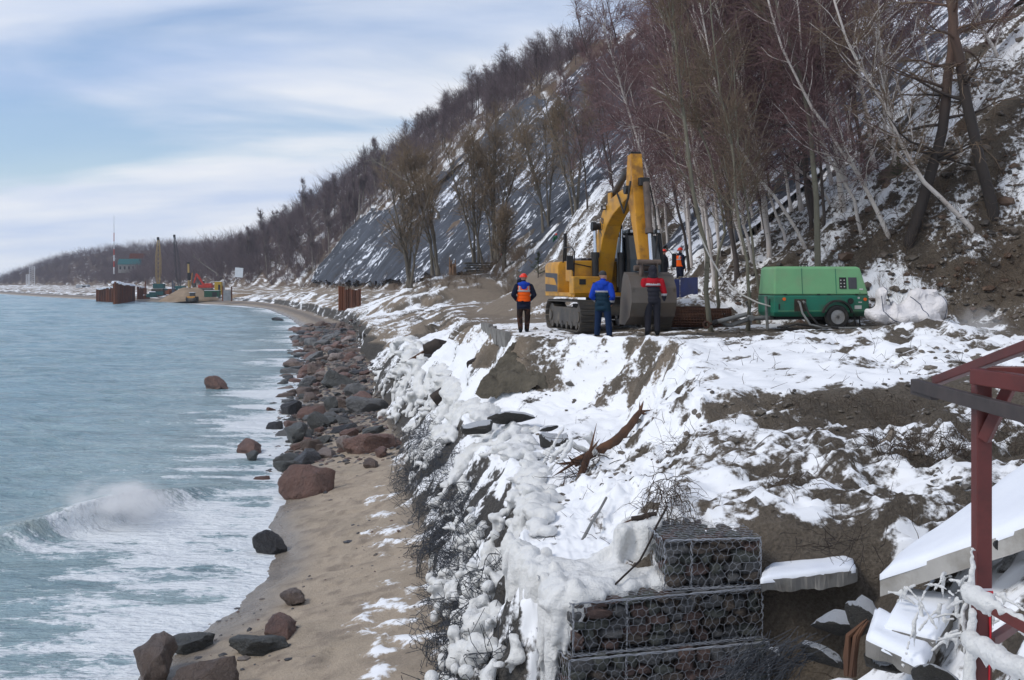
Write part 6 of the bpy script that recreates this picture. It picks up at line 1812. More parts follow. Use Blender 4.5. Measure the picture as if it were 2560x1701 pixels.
# ------------------------------------------------------------------ the far building site
Rp = mat('rusty_sheet_pile', (.19, .062, .026), (.10, .040, .022), .8, .85, .3, .02, dirt=(.05, .03, .025), dscale=.5, damt=.5, stretch=(1, 1, .15))
M_snow = mat('snow', (.80, .83, .88), (.74, .77, .83), 1.5, .6, .3, .03)
def pile_wall(a, b, n_, ztops, zbot, label, wpx=1.0, snow=True, group='sheet pile walls of the site'):
    """row of sheet piles between two plan points, each pile a part"""
    a, b = Vector((a[0], a[1], 0)), Vector((b[0], b[1], 0)); d = (b - a); L_ = d.length; d.normalize(); nrm = Vector((-d.y, d.x, 0))
    root = empty('sheet_pile_wall', (a.x, a.y, 0), 0, label, 'wall', group)
    st = L_ / n_
    for k in range(n_):
        p = d * st * (k + .5); zt = float(np.interp(k / max(n_ - 1, 1), np.linspace(0, 1, len(ztops)), ztops)) + .12 * math.sin(k * 2.4)
        q = [(-.5, 0), (-.32, .30), (.0, .30), (.18, 0), (.5, 0), (.5, -.06), (.16, -.06), (-.02, .24), (-.30, .24), (-.47, -.06)]
        sgn = 1 if k % 2 else -1
        pl = [(p + d * x * st * 1.0 + nrm * y * st * .9 * sgn) for x, y in q]
        if sgn < 0: pl = pl[::-1]
        MB().prism([(v_.x, v_.y) for v_ in pl], 'z', zbot, zt).build('pile', Rp, root)
    if snow:
        mb = MB()
        for k in range(n_):
            p = d * st * (k + .5); zt = float(np.interp(k / max(n_ - 1, 1), np.linspace(0, 1, len(ztops)), ztops)) + .12 * math.sin(k * 2.4)
            h_ = rng.uniform(.2, 1.0); mb.box(p + Vector((0, 0, zt - h_ * .3 + .1)), (st * .9, st * .7, h_ * .6 + .2), Euler((0, 0, math.atan2(d.y, d.x))), taper=.7)
        mb.build('ice_cap', M_snow, root, bevel=.08)
    return root
pile_wall((-115.2, 319), (-134.5, 391), 24, [6.7, 6.1, 5.9, 5.6], -1, 'tall rusty sheet pile wall with icy caps standing in the sea')
pile_wall((-138.8, 367), (-131.5, 364.8), 15, [4.4, 5.1], -1, 'lower rusty sheet pile wall closing the seaward end')
pile_wall((-134, 393), (-131.5, 396), 10, [5.2, 4.8], -1, 'rusty sheet piles in deep shade behind the tall wall')
pile_wall((-129.5, 402), (-121, 402), 12, [4.6, 4.6], -1, 'short rusty sheet pile row before the yellow crane', snow=True)
# the short group of piles on the bench
a, b = at(780 * k_, 700 * k_, 157), at(832 * k_, 700 * k_, 155)
pile_wall((a.x, 157), (b.x, 155), 7, [5.7, 5.35, 5.25, 5.2], 2.2, 'short group of rusty sheet piles on the icy bench', snow=False, group='sheet piles on the bench')

# land of the site
def heap(name, c, rx, ry, h, m, label, seed, flat=.75):
    n_, m_ = 48, 22; rg = np.random.default_rng(seed); V = []
    for i in range(m_ + 1):
        q = i / m_
        for k in range(n_):
            a = 2 * np.pi * k / n_; rr = q * (1 + .12 * float(vnoise(math.cos(a) * 2 + seed, math.sin(a) * 2, 1)))
            z = h * np.clip((1 - q) / (1 - .35 * flat), 0, 1) ** 1.05; z = min(z, h * (.94 + .06 * math.cos(a * 3)))
            V.append((c[0] + rx * rr * math.cos(a), c[1] + ry * rr * math.sin(a), c[2] + z + .03 * h * float(vnoise(a * 5, q * 6, seed)) - (.3 if i == m_ else 0)))
    F_ = [(i*n_ + k, (i+1)*n_ + k, (i+1)*n_ + (k+1) % n_, i*n_ + (k+1) % n_) for i in range(m_) for k in range(n_)]
    me = mesh_np(name, np.array(V), np.array(F_)); return tag(link(name, me, m), label, 'sand heap')
M_sandh = mat('heaped_sand', (.30, .225, .155), (.21, .155, .105), .4, .9, .3, .1)
heap('sand_heap', (-101.5, 347, .9), 10.2, 9, 4.0, M_sandh, 'big heap of brown sand on the far building site', 3)
heap('spoil_heap', (-84.5, 345, 1.0), 7, 5, 2.0, M_sandh, 'low sandy spoil beside the far beach ramp', 4)

# yellow roller in front of the heap
RY = mat('site_yellow', (.55, .27, .05), (.42, .20, .04), 1, .5)
p = at(192.2, 301.4, 338)
rt = empty('road_roller', (p.x, 338, p.z), 0, 'yellow wheeled compactor in front of the sand heap', 'roller')
MB().box((0, 0, 1.25), (2.5, 3.2, .7)).box((0, -1.3, 1.0), (2.2, .5, .5)).build('body', RY, rt, bevel=.08)
MB().box((0, .3, 2.75), (1.7, 1.5, .14)).build('cab_roof', M_snow, rt)
MB().box((0, .3, 2.1), (1.45, 1.3, 1.2)).build('cab', Glass, rt, bevel=.05)
for s_ in (-1, 1):
    for yy in (-1.0, 1.1): MB().cyl((s_ * 1.5, yy, .75), (s_ * .85, yy, .75), .75, 16).build('wheel', Rub, rt, True)
MB().cyl((-.8, -1.2, .6), (.8, -1.2, .6), .58, 16).build('drum', S_steel, rt, True)
# red excavator on top of the heap
RR = mat('site_red', (.50, .045, .025), (.38, .035, .022), 1, .5)
p = at(206, 291, 358)
rt = empty('red_excavator', (p.x, 358, p.z), 0, 'red excavator digging on top of the sand heap', 'excavator')
MB().box((0, 0, 1.5), (4.6, 2.6, 1.0)).box((.9, 0, 2.2), (2.2, 2.4, .6)).build('upper_body', RR, rt, bevel=.15)
MB().box((-1.4, .4, 2.6), (1.4, 1.2, 1.5)).build('cab', Glass, rt, bevel=.1)
for s_ in (-1, 1): MB().box((0, s_ * 1.2, .5), (4.2, .6, .9)).build('track', S_steel, rt, bevel=.25)
MB().bar((-.6, 0, 1.8), (-2.6, 0, 5.0), .5, .7).bar((-2.6, 0, 5.0), (-3.3, 0, 5.6), .45, .6).build('boom', RR, rt, bevel=.05)
MB().bar((-3.0, 0, 5.7), (-3.9, 0, 2.5), .4, .5).build('stick', RR, rt, bevel=.05)
MB().prism([(-4.6, 2.6), (-3.4, 2.6), (-3.3, 1.2), (-4.2, 1.0)], 'y', -.6, .6).build('bucket', S_steel, rt, bevel=.05)
# lattice cranes
def lattice(name, px, Y, zb, h, w_, m, label, lean=0.0, top_w=.35, body=True):
    x = (px - 512) / FPX * Y
    rt = empty(name, (x, Y, zb), 0, label, 'crane', 'cranes on the far site')
    mb = MB(); n_ = max(8, int(h / 1.6))
    def cr(q):
        k = w_ * (min(1, .35 + q * 3) if q < .2 else (1 if q < .6 else 1 - (q - .6) / .4 * (1 - top_w))) / 2
        c = Vector((lean * h * q, 0, 2.2 + (h - 2.2) * q)); return [c + Vector((sx * k, sy * k, 0)) for sx, sy in ((-1, -1), (1, -1), (1, 1), (-1, 1))]
    for i in range(n_):
        A, B = cr(i / n_), cr((i + 1) / n_)
        for k in range(4):
            mb.bar(A[k], B[k], .11); mb.bar(A[k], B[(k + 1) % 4], .06); mb.bar(B[k], B[(k + 1) % 4], .06)
    mb.build('jib', m, rt)
    MB().box(cr(1)[0] + Vector((w_ * top_w / 2, 0, .2)), (.7, .6, 1.0)).build('jib_head', K_paint, rt)
    if body:
        MB().box((.3, 0, 2.0), (3.6, 2.6, 1.6)).build('cabin', mat('site_teal', (.03, .11, .11), (.02, .08, .08), 1, .5), rt, bevel=.1)
        for s_ in (-1, 1): MB().box((0, s_ * 1.3, .6), (4.0, .6, 1.0)).build('track', S_steel, rt, bevel=.2)
    MB().tube([cr(1)[0] + Vector((.3, 0, 0)), Vector((lean * h + 1.0, 0, 3.0))], .05, 4).build('hoist_rope', K_paint, rt)
    return rt
lattice('lattice_crane', 158.3, 385, 3.3, 18.4, 1.5, mat('crane_yellow', (.45, .32, .12), (.36, .25, .10), 1, .6), 'yellow lattice crane on the far site', 0)
lattice('lattice_crane', 179.4, 395, 2.5, 20.5, 1.4, mat('crane_black', (.05, .05, .06), (.07, .06, .055), 1, .6), 'black lattice crane leaning seaward on the far site', -.085)
p = at(189, 291, 362)
rt = empty('piling_rig', (p.x, 362, p.z), 0, 'piling rig with yellow leader mast on the sand heap', 'piling rig')
MB().bar((0, 0, 0), (-.2, 0, 9.0), .55, .55).build('leader', mat('crane_yellow', (.45, .32, .12), (.36, .25, .10), 1, .6), rt)
MB().box((.0, 0, 4.8), (.8, .8, 2.4)).box((-.2, 0, 9.2), (.7, .7, .5)).build('hammer', K_paint, rt)
MB().bar((.3, 0, 0), (1.1, 0, 6.0), .2).build('stay', RY, rt)
# clutter of the yard
def small(name, px, py, Y, size, m, label, cat, rz=0.0, top=None):
    p = at(px, py, Y); rt = empty(name, (p.x, Y, p.z), rz, label, cat)
    MB().box((0, 0, size[2] / 2), size).build('body', m, rt, bevel=.06)
    MB().box((0, 0, size[2] + .06), (size[0] * .98, size[1] * .98, .12)).build('roof', top or M_snow, rt)
    MB().box((size[0] * .2, -size[1] / 2 - .03, size[2] * .42), (size[0] * .3, .06, size[2] * .7)).build('door', K_paint, rt)
    return rt
small('portable_toilet', 218.5, 294.8, 352, (2.2, 1.6, 4.2), mat('site_cabin_yellow', (.50, .33, .03), (.42, .27, .03), 1, .5), 'yellow site cabin beside the concrete gate', 'cabin')
small('site_cabin', 221.8, 294.8, 355, (1.6, 1.6, 4.0), mat('pale_grey_cabin', (.42, .44, .46), (.34, .36, .38), 1, .6), 'narrow pale grey cabin next to the yellow one', 'cabin')
small('green_skip', 212.5, 297, 340, (4.6, 2.2, 2.0), mat('skip_green', (.02, .09, .05), (.015, .06, .035), 1, .5), 'dark green skip behind the sand heap', 'skip')
small('site_container', 163.5, 295, 400, (6, 2.4, 2.4), mat('site_teal', (.03, .11, .11), (.02, .08, .08), 1, .5), 'teal container at the foot of the yellow crane', 'container')
small('beach_hut', 83, 289.3, 640, (6.8, 4, 2.6), mat('hut_white', (.42, .44, .46), (.25, .27, .3), .5, .7, stretch=(3, 3, .2)), 'pale boarded hut on the far snowy spit', 'hut')
p = at(227.5, 301, 316)
rt = empty('concrete_gate', (p.x, 316, p.z), R(8), 'concrete stair block between two rust red posts', 'stairs')
MB().box((0, 0, 1.6), (2.2, 2.2, 3.0), taper=.96).build('stair_block', mat('site_concrete', (.30, .31, .32), (.22, .23, .24), 1, .8), rt, bevel=.05)
for s_ in (-1, 1): MB().box((s_ * 1.25, -.9, 2.1), (.35, .35, 4.2)).build('post', Rp, rt)
p = at(199.5, 288.5, 372); rt = empty('steel_pipe', (p.x + 3, 366, p.z), R(20), 'short length of large dark pipe lying on its side', 'pipe')
mb = MB(); mb.loft([[(r_ * math.cos(a), y_, r_ * math.sin(a)) for a in np.linspace(0, 2 * math.pi, 19)[:-1]] for y_, r_ in ((0, 1.1), (4, 1.1), (4, .95), (0, .95), (0, 1.1))], cap=False); mb.build('pipe_wall', K_paint, rt, True)
p = at(239, 276, 345); rt = empty('white_board', (p.x, 345, p.z - .5), R(-15), 'big white board leaning below the far birches', 'board')
MB().box((0, 0, 1.6), (2.8, .15, 3.0), Euler((0, R(4), 0))).build('board', mat('board_white', (.60, .64, .68), (.52, .56, .6), 1, .6), rt)
MB().bar((-1.2, .3, 0), (-1.2, .1, 2.6), .15).bar((1.2, .3, 0), (1.2, .1, 2.6), .15).build('stake', B_dark, rt)
for i, (px, py, s_) in enumerate(((152, 296.5, 2.0), (171, 293.5, 2.2), (176, 296, 1.6), (181, 292.5, 1.5), (146, 298, 1.4), (168, 297.5, 1.3), (216, 298.8, 1.1))):
    Y_ = 372 + 6 * (i % 3); p = at(px, py, Y_)
    rt = empty('material_stack', (p.x, Y_, p.z - .3), i, 'snow dusted stack of site material between crane and heap', 'stack', 'material stacks of the far site')
    MB().box((0, 0, s_ * .3), (s_ * 1.6, s_, s_ * .6)).box((.2, 0, s_ * .75), (s_ * 1.1, s_ * .8, s_ * .3), Euler((0, 0, .3))).build('stack', [mat('site_teal', (.03, .11, .11), (.02, .08, .08)), Rp, S_steel][i % 3], rt, bevel=.05)
    MB().box((.1, 0, s_ * .95), (s_ * 1.15, s_ * .85, s_ * .12), Euler((0, 0, .3)), taper=.85).build('snow_cap', M_snow, rt, bevel=.05)
# vertical pipes sticking out of the yard
for i, (px, h_) in enumerate(((172.5, 5.5), (174.0, 4.6), (145.2, 5.2))):
    p = at(px, 297, 368); tag(MB().tube([(0, 0, 0), (.05, 0, h_)], .22, 8).build('standing_pile', Rp if i == 2 else mat('pile_blue_grey', (.10, .12, .16), (.07, .08, .11)), None, True, loc=(p.x, 368, p.z)), ('blue grey pile standing upright among the stacks', 'second shorter blue grey pile beside it among the stacks', 'lone rusty pile in front of the short pile row')[i], 'pile')
# masts and houses on the headland
p = at(114, 274, 640); mx = p.x
rt = empty('radio_mast', (mx, 640, p.z), 0, 'red and white banded radio mast above the headland', 'mast')
Rd, Wh = mat('mast_red', (.40, .05, .03), (.34, .04, .03), .5, .6), mat('mast_white', (.62, .63, .65), (.55, .56, .58), .5, .6)
zz_ = 0.0
for i, h_ in enumerate((4, 3.5, 3.5, 3.5, 4.5, 5, 5)):
    w_ = .7 - .07 * i; MB().bar((0, 0, zz_), (0, 0, zz_ + h_), w_).build('mast_section', Wh if i % 2 == 0 else Rd, rt); zz_ += h_
MB().bar((0, 0, zz_), (0, 0, zz_ + 5), .16).build('whip_aerial', Wh, rt)
def tower(px, py, Y, h, w_, label):
    p = at(px, py, Y); p.z = ground(p.x, Y); rt = empty('lattice_mast', (p.x, Y, p.z), 0, label, 'mast'); mb = MB(); n_ = 9
    for i in range(n_):
        a, b = h * i / n_, h * (i + 1) / n_
        for sx in (-1, 1): mb.bar((sx * w_ / 2, 0, a), (sx * w_ / 2, 0, b), .3)
        mb.bar((-w_ / 2, 0, a), (w_ / 2, 0, b), .2).bar((-w_ / 2, 0, b), (w_ / 2, 0, b), .2)
    mb.build('frame', Wh, rt)
    return rt
tower(32, 262, 860, 15, 4.2, 'tall white lattice mast on the headland crest')
tower(27.5, 262, 860, 9, 2.0, 'shorter white mast beside the tall one on the crest')
def house(px, py, Y, w_, h, dpt, wallm, roofm, label):
    p = at(px, py, Y); rt = empty('house', (p.x, Y, p.z - 3), R(10), label, 'house')
    MB().box((0, 0, h / 2), (w_, dpt, h)).build('wall', wallm, rt)
    MB().prism([(-w_ * .54, h), (w_ * .54, h), (w_ * .46, h + 3.2), (-w_ * .46, h + 3.2)], 'y', -dpt * .56, dpt * .56).build('roof', roofm, rt)
    for k in range(5): MB().box((-w_ * .4 + k * w_ * .2, -dpt / 2 - .05, h * .6), (w_ * .08, .1, h * .35)).build('window', Glass, rt)
    return rt
house(130, 268, 640, 12, 5, 7, mat('house_wall', (.28, .27, .25), (.22, .21, .2)), mat('teal_roof', (.06, .20, .21), (.05, .16, .17)), 'house with a teal roof half hidden in the far wood')
house(138, 262, 680, 9, 5, 7, mat('house_wall', (.28, .27, .25), (.22, .21, .2)), mat('brown_roof', (.17, .055, .03), (.13, .045, .03)), 'house with red brown roof above the teal one')
# timbers by the far workers, stump, dark post
p = stand(1127, 670, 122)
rt = empty('plank_stack', p, R(8), 'stack of thick grey planks beside the distant workers', 'planks')
for k in range(5): MB().box((.1 * (k % 2), .15 * (k % 3), .16 + .26 * k), (5.6 - .5 * (k % 2), 1.1, .20), Euler((0, 0, .03 * k))).build('plank', mat('grey_timber', (.085, .078, .070), (.05, .047, .043), 1.5, .85, .3), rt, bevel=.02)
p = stand(1043, 667, 118); rt = empty('tree_stump', p, 0, 'splintered tree stump on the edge of the knoll', 'stump')
for k in range(7): MB().tube([(.25 * math.cos(k), .25 * math.sin(k), -.2), (.28 * math.cos(k), .25 * math.sin(k), .9 + .25 * (k % 3)), (.33 * math.cos(k), .28 * math.sin(k), 1.3 + .4 * (k % 4))], [.2, .14, .03], 6).build('splinter', mat('broken_wood', (.22, .13, .075), (.14, .085, .055), 3, .85, .3), rt, True)
# ------------------------------------------------------------------ edge of the platform: kerb, ramp
Conc = mat('grey_concrete', (.22, .21, .195), (.15, .145, .135), 3, .85, .35, .01, dirt=(.10, .09, .075), damt=.5)
Mud = mat('wet_grey_mud', (.115, .100, .075), (.065, .056, .042), 3, .8, .9, .10, bscale=7)
def edge_point(y):
    r_ = int(np.searchsorted(ROWS, y)); c_ = int(np.argmin(np.abs(U - 4.97)))
    return Vector((float(GX[r_, c_]), y, float(Z[r_, c_])))
ke = [edge_point(y) for y in (38.6, 36.8, 35.0, 33.4, 31.9, 30.5)]
for i in range(5):
    a, b = ke[i], ke[i + 1]; c = (a + b) / 2; L_ = (b - a).length; c.z = max(a.z, b.z, ground(c.x + .3, c.y)) + .07; c.x -= .10
    o = MB().box((0, 0, -.18), (.16, L_ * .93, .44)).build('kerb_stone', Conc, None, bevel=.012)
    o.location = c; o.rotation_euler = (0, [.03, -.02, .04, -.03, .02][i], math.atan2(b.y - a.y, b.x - a.x) - math.pi / 2)
    tag(o, 'grey concrete kerb stone edging the snowy platform' if i < 4 else 'end kerb stone standing at the top of the muddy ramp', 'kerb stone', 'kerb along the platform')
A, B, Cc, Dd = at(510, 345.5, 30.0), at(566, 334.5, 30.8), at(546, 378, 27.9), at(477, 385, 28.5)
n_, m_ = 40, 46; V = []
for i in range(m_ + 1):
    for k in range(n_ + 1):
        u_, w_ = k / n_, i / m_
        p = (A * (1 - u_) + B * u_) * (1 - w_) + (Dd * (1 - u_) + Cc * u_) * w_
        stp = .09 * ((w_ * 9) % 1.0) * (1 - sstep(.55, .7, w_)) * (1 - sstep(.6, .8, u_))
        ed = min(u_, 1 - u_, w_, 1 - w_) * 10
        z = p.z + stp + .11 * float(fbm(p.x * 3, p.y * 3, 1, 5, .6)) * (1 + 1.6 * w_) + .05 - .35 * max(0, 1 - ed) ** 2
        V.append((p.x + .08 * float(fbm(p.y * 3, u_ * 5, 3, 2)) * (ed < 1), p.y, z))
F_ = [(i*(n_+1) + k, i*(n_+1) + k + 1, (i+1)*(n_+1) + k + 1, (i+1)*(n_+1) + k) for i in range(m_) for k in range(n_)]
o = link('muddy_ramp', mesh_np('muddy_ramp', np.array(V), np.array(F_)), Mud)
tag(o, 'ribbed ramp of grey mud dropping off the platform edge', 'ramp')

# ------------------------------------------------------------------ red steel stairs in the foreground
Red = mat('red_brown_paint', (.125, .030, .027), (.092, .024, .022), 2.2, .45, .12, .004, dirt=(.05, .02, .018), dscale=3, damt=.6)
Dk = mat('weathered_dark_steel', (.060, .048, .046), (.038, .032, .032), 5, .6, .25, .004)
FR = empty('stair_frame', at(981.5, 640, 5.9), 0, 'rust red steel stair frame with iced handrails beside the wall', 'stairs')
org = FR.location.copy()
def L(px, py, Y): return at(px, py, Y) - org
MB().bar(L(981.5, 371, 5.9), L(981.5, 760, 5.9), .082, .082, up=(0, 1, 0)).build('post', Red, FR, bevel=.006)
MB().bar(L(975, 376, 5.88), L(1075, 391, 5.2), .07, .085).build('beam', Red, FR, bevel=.006)
MB().bar(L(985, 371, 6.3), L(1075, 372, 6.0), .06, .055).build('rear_beam', Red, FR, bevel=.006)
MB().bar(L(936, 381, 6.7), L(1080, 326, 4.9), .055, .055).build('sloping_handrail', Red, FR, bevel=.006)
MB().bar(L(914, 385, 6.75), L(1085, 431, 4.7), .045, .075).bar(L(914, 390, 6.78), L(935, 396, 6.45), .05, .05).build('stringer', Dk, FR, bevel=.005)
for q in np.linspace(.05, .95, 13):
    a, b = L(914, 385, 6.75), L(1085, 431, 4.7); p = a + (b - a) * q
    MB().cyl(p + Vector((0, -.02, .012)), p + Vector((0, -.035, .012)), .012, 8).build('bolt', K_paint, FR)
MB().bar(L(1010, 386, 5.75), L(984, 440, 5.86), .05, .06).build('brace', Red, FR, bevel=.005)
MB().bar(L(972, 596, 5.75), L(1080, 657, 4.9), .05, .055).build('lower_rail', Red, FR, bevel=.005)
MB().bar(L(990, 642, 5.85), L(1014, 626, 6.2), .05, .05).bar(L(1014, 626, 6.2), L(1070, 600, 6.8), .05, .05).build('cross_brace', Red, FR, bevel=.005)
MB().bar(L(970, 644, 5.72), L(1080, 702, 4.9), .05, .055).build('bottom_rail', Red, FR, bevel=.005)
MB().bar(L(966, 600, 6.0), L(964, 652, 6.0), .04, .02).build('iced_angle', Conc, FR)
tape = MB(); 
for k, m_ in enumerate((0, 1, 0, 1)):
    tape.box(L(981.5, 587.5 + k * 2.6, 5.9), (.088, .088, .0125), mat=m_)
tape.build('barrier_tape', [mat('tape_white', (.66, .60, .64), (.6, .55, .58)), mat('tape_red', (.55, .02, .03), (.5, .02, .03))], FR)
MB().tube([L(989, 598, 5.86), L(990.5, 630, 5.85), L(989, 680, 5.86)], .006, 5).build('tape_end', mat('tape_red', (.55, .02, .03), (.5, .02, .03)), FR)
rg = np.random.default_rng(3); Cs, Rs = [], []
def iceline(a, b, r0, r1, n_, dr=.0, jit=.006):
    for q in np.linspace(0, 1, n_):
        p = a + (b - a) * q; r_ = r0 + (r1 - r0) * q
        Cs.append(tuple(np.array(p) + rg.normal(size=3) * jit)); Rs.append((r_ * rg.uniform(.85, 1.15), r_, r_ * rg.uniform(.85, 1.2)))
        if dr and rg.random() < .8: drip(Cs, Rs, (p.x, p.y - .02, p.z - r_ * .3), dr * rg.uniform(.3, 1), r_ * .42, rg)
iceline(L(968, 592, 5.72), L(990, 603, 5.56), .048, .042, 22, .07)
iceline(L(990, 603, 5.56), L(1050, 634, 5.1), .022, .016, 30, .0)
iceline(L(968, 640, 5.70), L(1080, 699, 4.88), .05, .045, 70, .075)
iceline(L(973, 545, 5.85), L(971, 590, 5.8), .008, .022, 22)
iceline(L(972, 610, 5.84), L(970, 690, 5.8), .018, .034, 40)
iceline(L(965, 598, 5.98), L(964, 655, 5.98), .016, .010, 26)
me = blobs('rail_ice', Cs, Rs, .011, 3); ri = link('rail_ice', me, M_ice, FR); ri['kind'] = 'stuff'

# ------------------------------------------------------------------ broken concrete, blocks and slabs under the stairs
def slab(name, corners, th, label, m=Conc, snow=.06, sm=None, cat='slab', rough=.02, seed=1, holes=True):
    """thick slab under four top corners (front-left, front-right, back-right, back-left) with snow lying on it"""
    n_, m_ = 26, 12; rg = np.random.default_rng(seed)
    fl, fr_, br, bl_ = corners; org_ = (fl + fr_ + br + bl_) / 4
    root = empty(name, org_, 0, label, cat)
    def grid(off_, jit, inset=0.0):
        P = []
        for i in range(m_ + 1):
            for k in range(n_ + 1):
                u_, w_ = inset + (1 - 2 * inset) * k / n_, inset + (1 - 2 * inset) * i / m_
                p = (fl * (1 - u_) + fr_ * u_) * (1 - w_) + (bl_ * (1 - u_) + br * u_) * w_ - org_
                e_ = float(fbm((p.x + seed) * 5, p.y * 5, p.z * 5 + off_ * 9, 3))
                edge = 1 if (k in (0, n_) or i in (0, m_)) else 0
                P.append((p.x + jit * e_ * edge, p.y + jit * e_ * edge, p.z + off_(u_, w_, p, e_) if callable(off_) else p.z + off_ + jit * e_ * .5))
        return P
    T, Bt = grid(0.0, rough), grid(-th, rough * 1.6)
    nb_ = len(T); F_ = []
    for i in range(m_):
        for k in range(n_):
            a = i * (n_ + 1) + k; F_.append((a, a + 1, a + n_ + 2, a + n_ + 1)); F_.append((nb_ + a, nb_ + a + n_ + 1, nb_ + a + n_ + 2, nb_ + a + 1))
    for k in range(n_): F_ += [(k, nb_ + k, nb_ + k + 1, k + 1), (m_*(n_+1) + k, m_*(n_+1) + k + 1, nb_ + m_*(n_+1) + k + 1, nb_ + m_*(n_+1) + k)]
    for i in range(m_): a = i*(n_+1); b = a + n_; F_ += [(a, a + n_ + 1, nb_ + a + n_ + 1, nb_ + a), (b, nb_ + b, nb_ + b + n_ + 1, b + n_ + 1)]
    link('concrete', mesh_np('concrete', np.array(T + Bt), np.array(F_), False), m, root)
    if snow:
        S_ = []
        rows_ = []
        for i in range(m_ + 1):
            for k in range(n_ + 1):
                u_, w_ = k / n_, i / m_
                p = (fl * (1 - u_) + fr_ * u_) * (1 - w_) + (bl_ * (1 - u_) + br * u_) * w_ - org_
                ed = min(u_, 1 - u_, w_ * .8, 1 - w_); q = float(sstep(0, .10, ed))
                ins = .012 * float(fbm(p.x * 6, p.y * 6, 2, 3)) * (1 - q)
                S_.append((p.x + ins, p.y + ins, p.z + .004 + snow * (.25 + .75 * q) * (1 + .35 * float(fbm(p.x * 3, p.y * 3, seed, 3)))))
        nS = len(S_); S2 = [(x, y, z - .03 - snow * .3) for x, y, z in S_]; F2 = []
        for i in range(m_):
            for k in range(n_): a = i * (n_ + 1) + k; F2.append((a, a + 1, a + n_ + 2, a + n_ + 1))
        for k in range(n_): F2 += [(k, nS + k, nS + k + 1, k + 1), (m_*(n_+1) + k, m_*(n_+1) + k + 1, nS + m_*(n_+1) + k + 1, nS + m_*(n_+1) + k)]
        for i in range(m_): a = i*(n_+1); b = a + n_; F2 += [(a, a + n_ + 1, nS + a + n_ + 1, nS + a), (b, nS + b, nS + b + n_ + 1, b + n_ + 1)]
        link('snow_cover', mesh_np('snow_cover', np.array(S_ + S2), np.array(F2)), M_snow, root)
    return root
Conc2 = mat('pale_concrete', (.40, .385, .36), (.29, .28, .26), 2.5, .85, .3, .01, dirt=(.17, .15, .12), damt=.5)
sb = slab('fallen_stair_slab', (at(880, 577, 9.5), at(1060, 516, 8.3), at(1060, 440, 10.6), at(884, 573, 9.95)), .17, 'long concrete slab slanting up behind the red post, thick snow on it', Conc2, .07, seed=4, rough=.004)
ho = MB().cyl((0, -.004, 0), (0, .03, 0), .045, 14).build('lifting_hole', K_paint, sb); ho.location = at(1000, 545, 8.68) - sb.location
slab('broken_slab', (at(760, 581, 10.9), at(856, 570, 11.1), at(850, 553, 12.2), at(768, 563, 12.2)), .13, 'broken grey slab roofing the dark hollow beside the gabions', Conc, .05, seed=6, rough=.05)
slab('broken_slab', (at(884, 628, 8.9), at(936, 640, 8.6), at(960, 600, 9.3), at(905, 590, 9.6)), .12, 'tilted snow covered slab between log and post', Conc, .06, seed=8, rough=.03)
slab('broken_slab', (at(866, 640, 8.8), at(925, 668, 8.3), at(935, 645, 8.7), at(876, 610, 9.4)), .12, 'tilted snowy slab below the other one', Conc, .06, seed=9, rough=.03)
rg = np.random.default_rng(12)
blk = [rock_mesh('block', 700 + k, 3, (1, .8, .75), .22, .9, 4.5) for k in range(4)]
for i, (px, py, Y, sx, sy, sz, k, lab_) in enumerate([
    (834, 622, 10.2, .21, .22, .17, 0, 'rough grey stone block with a snow top beside the hollow'),
    (824, 655, 10.1, .20, .22, .14, 1, 'lower rough stone block under the snow topped one'),
    (866, 618, 9.9, .14, .2, .22, 2, 'upright broken stone beside the splintered log'),
    (893, 662, 8.9, .20, .2, .16, 3, 'dark stone under the tilted slabs'),
    (936, 676, 8.2, .16, .2, .12, 1, 'dark stone at the foot of the iced post'),
    (775, 655, 10.3, .07, .1, .08, 2, 'small round grey stone in the hollow'),
    (536, 505, 15.8, .17, .2, .15, 0, 'dark stone under a hood of snow on the bench'),
    (512, 417, 25.5, .55, .4, .22, 1, 'dark flat rock projecting from the icy wall'),
    (480, 428, 24.2, .40, .35, .2, 3, 'dark rock under the ice beside the flat one'),
    (548, 441, 22.2, .22, .2, .22, 2, 'upright grey stone on the snowy bench'),
    (562, 443, 21.8, .20, .2, .2, 3, 'second upright grey stone beside it on the bench'),
    (548, 428, 23.0, .20, .2, .10, 0, 'rounded grey stone half under snow on the bench'),
    (640, 476, 16.6, .26, .25, .15, 1, 'snow capped stone behind the dead branches'),
    (655, 488, 15.9, .22, .25, .13, 2, 'snow capped stone on the step above the gabions')]):
    p = at(px, py, Y); o = link('stone_block', with_mat(blk[k], SNOWROCK)); o.location = p; o.scale = (sx, sy, sz); o.rotation_euler = (rg.normal() * .15, rg.normal() * .15, rg.uniform(-.5, .5))
    tag(o, lab_, 'stone')
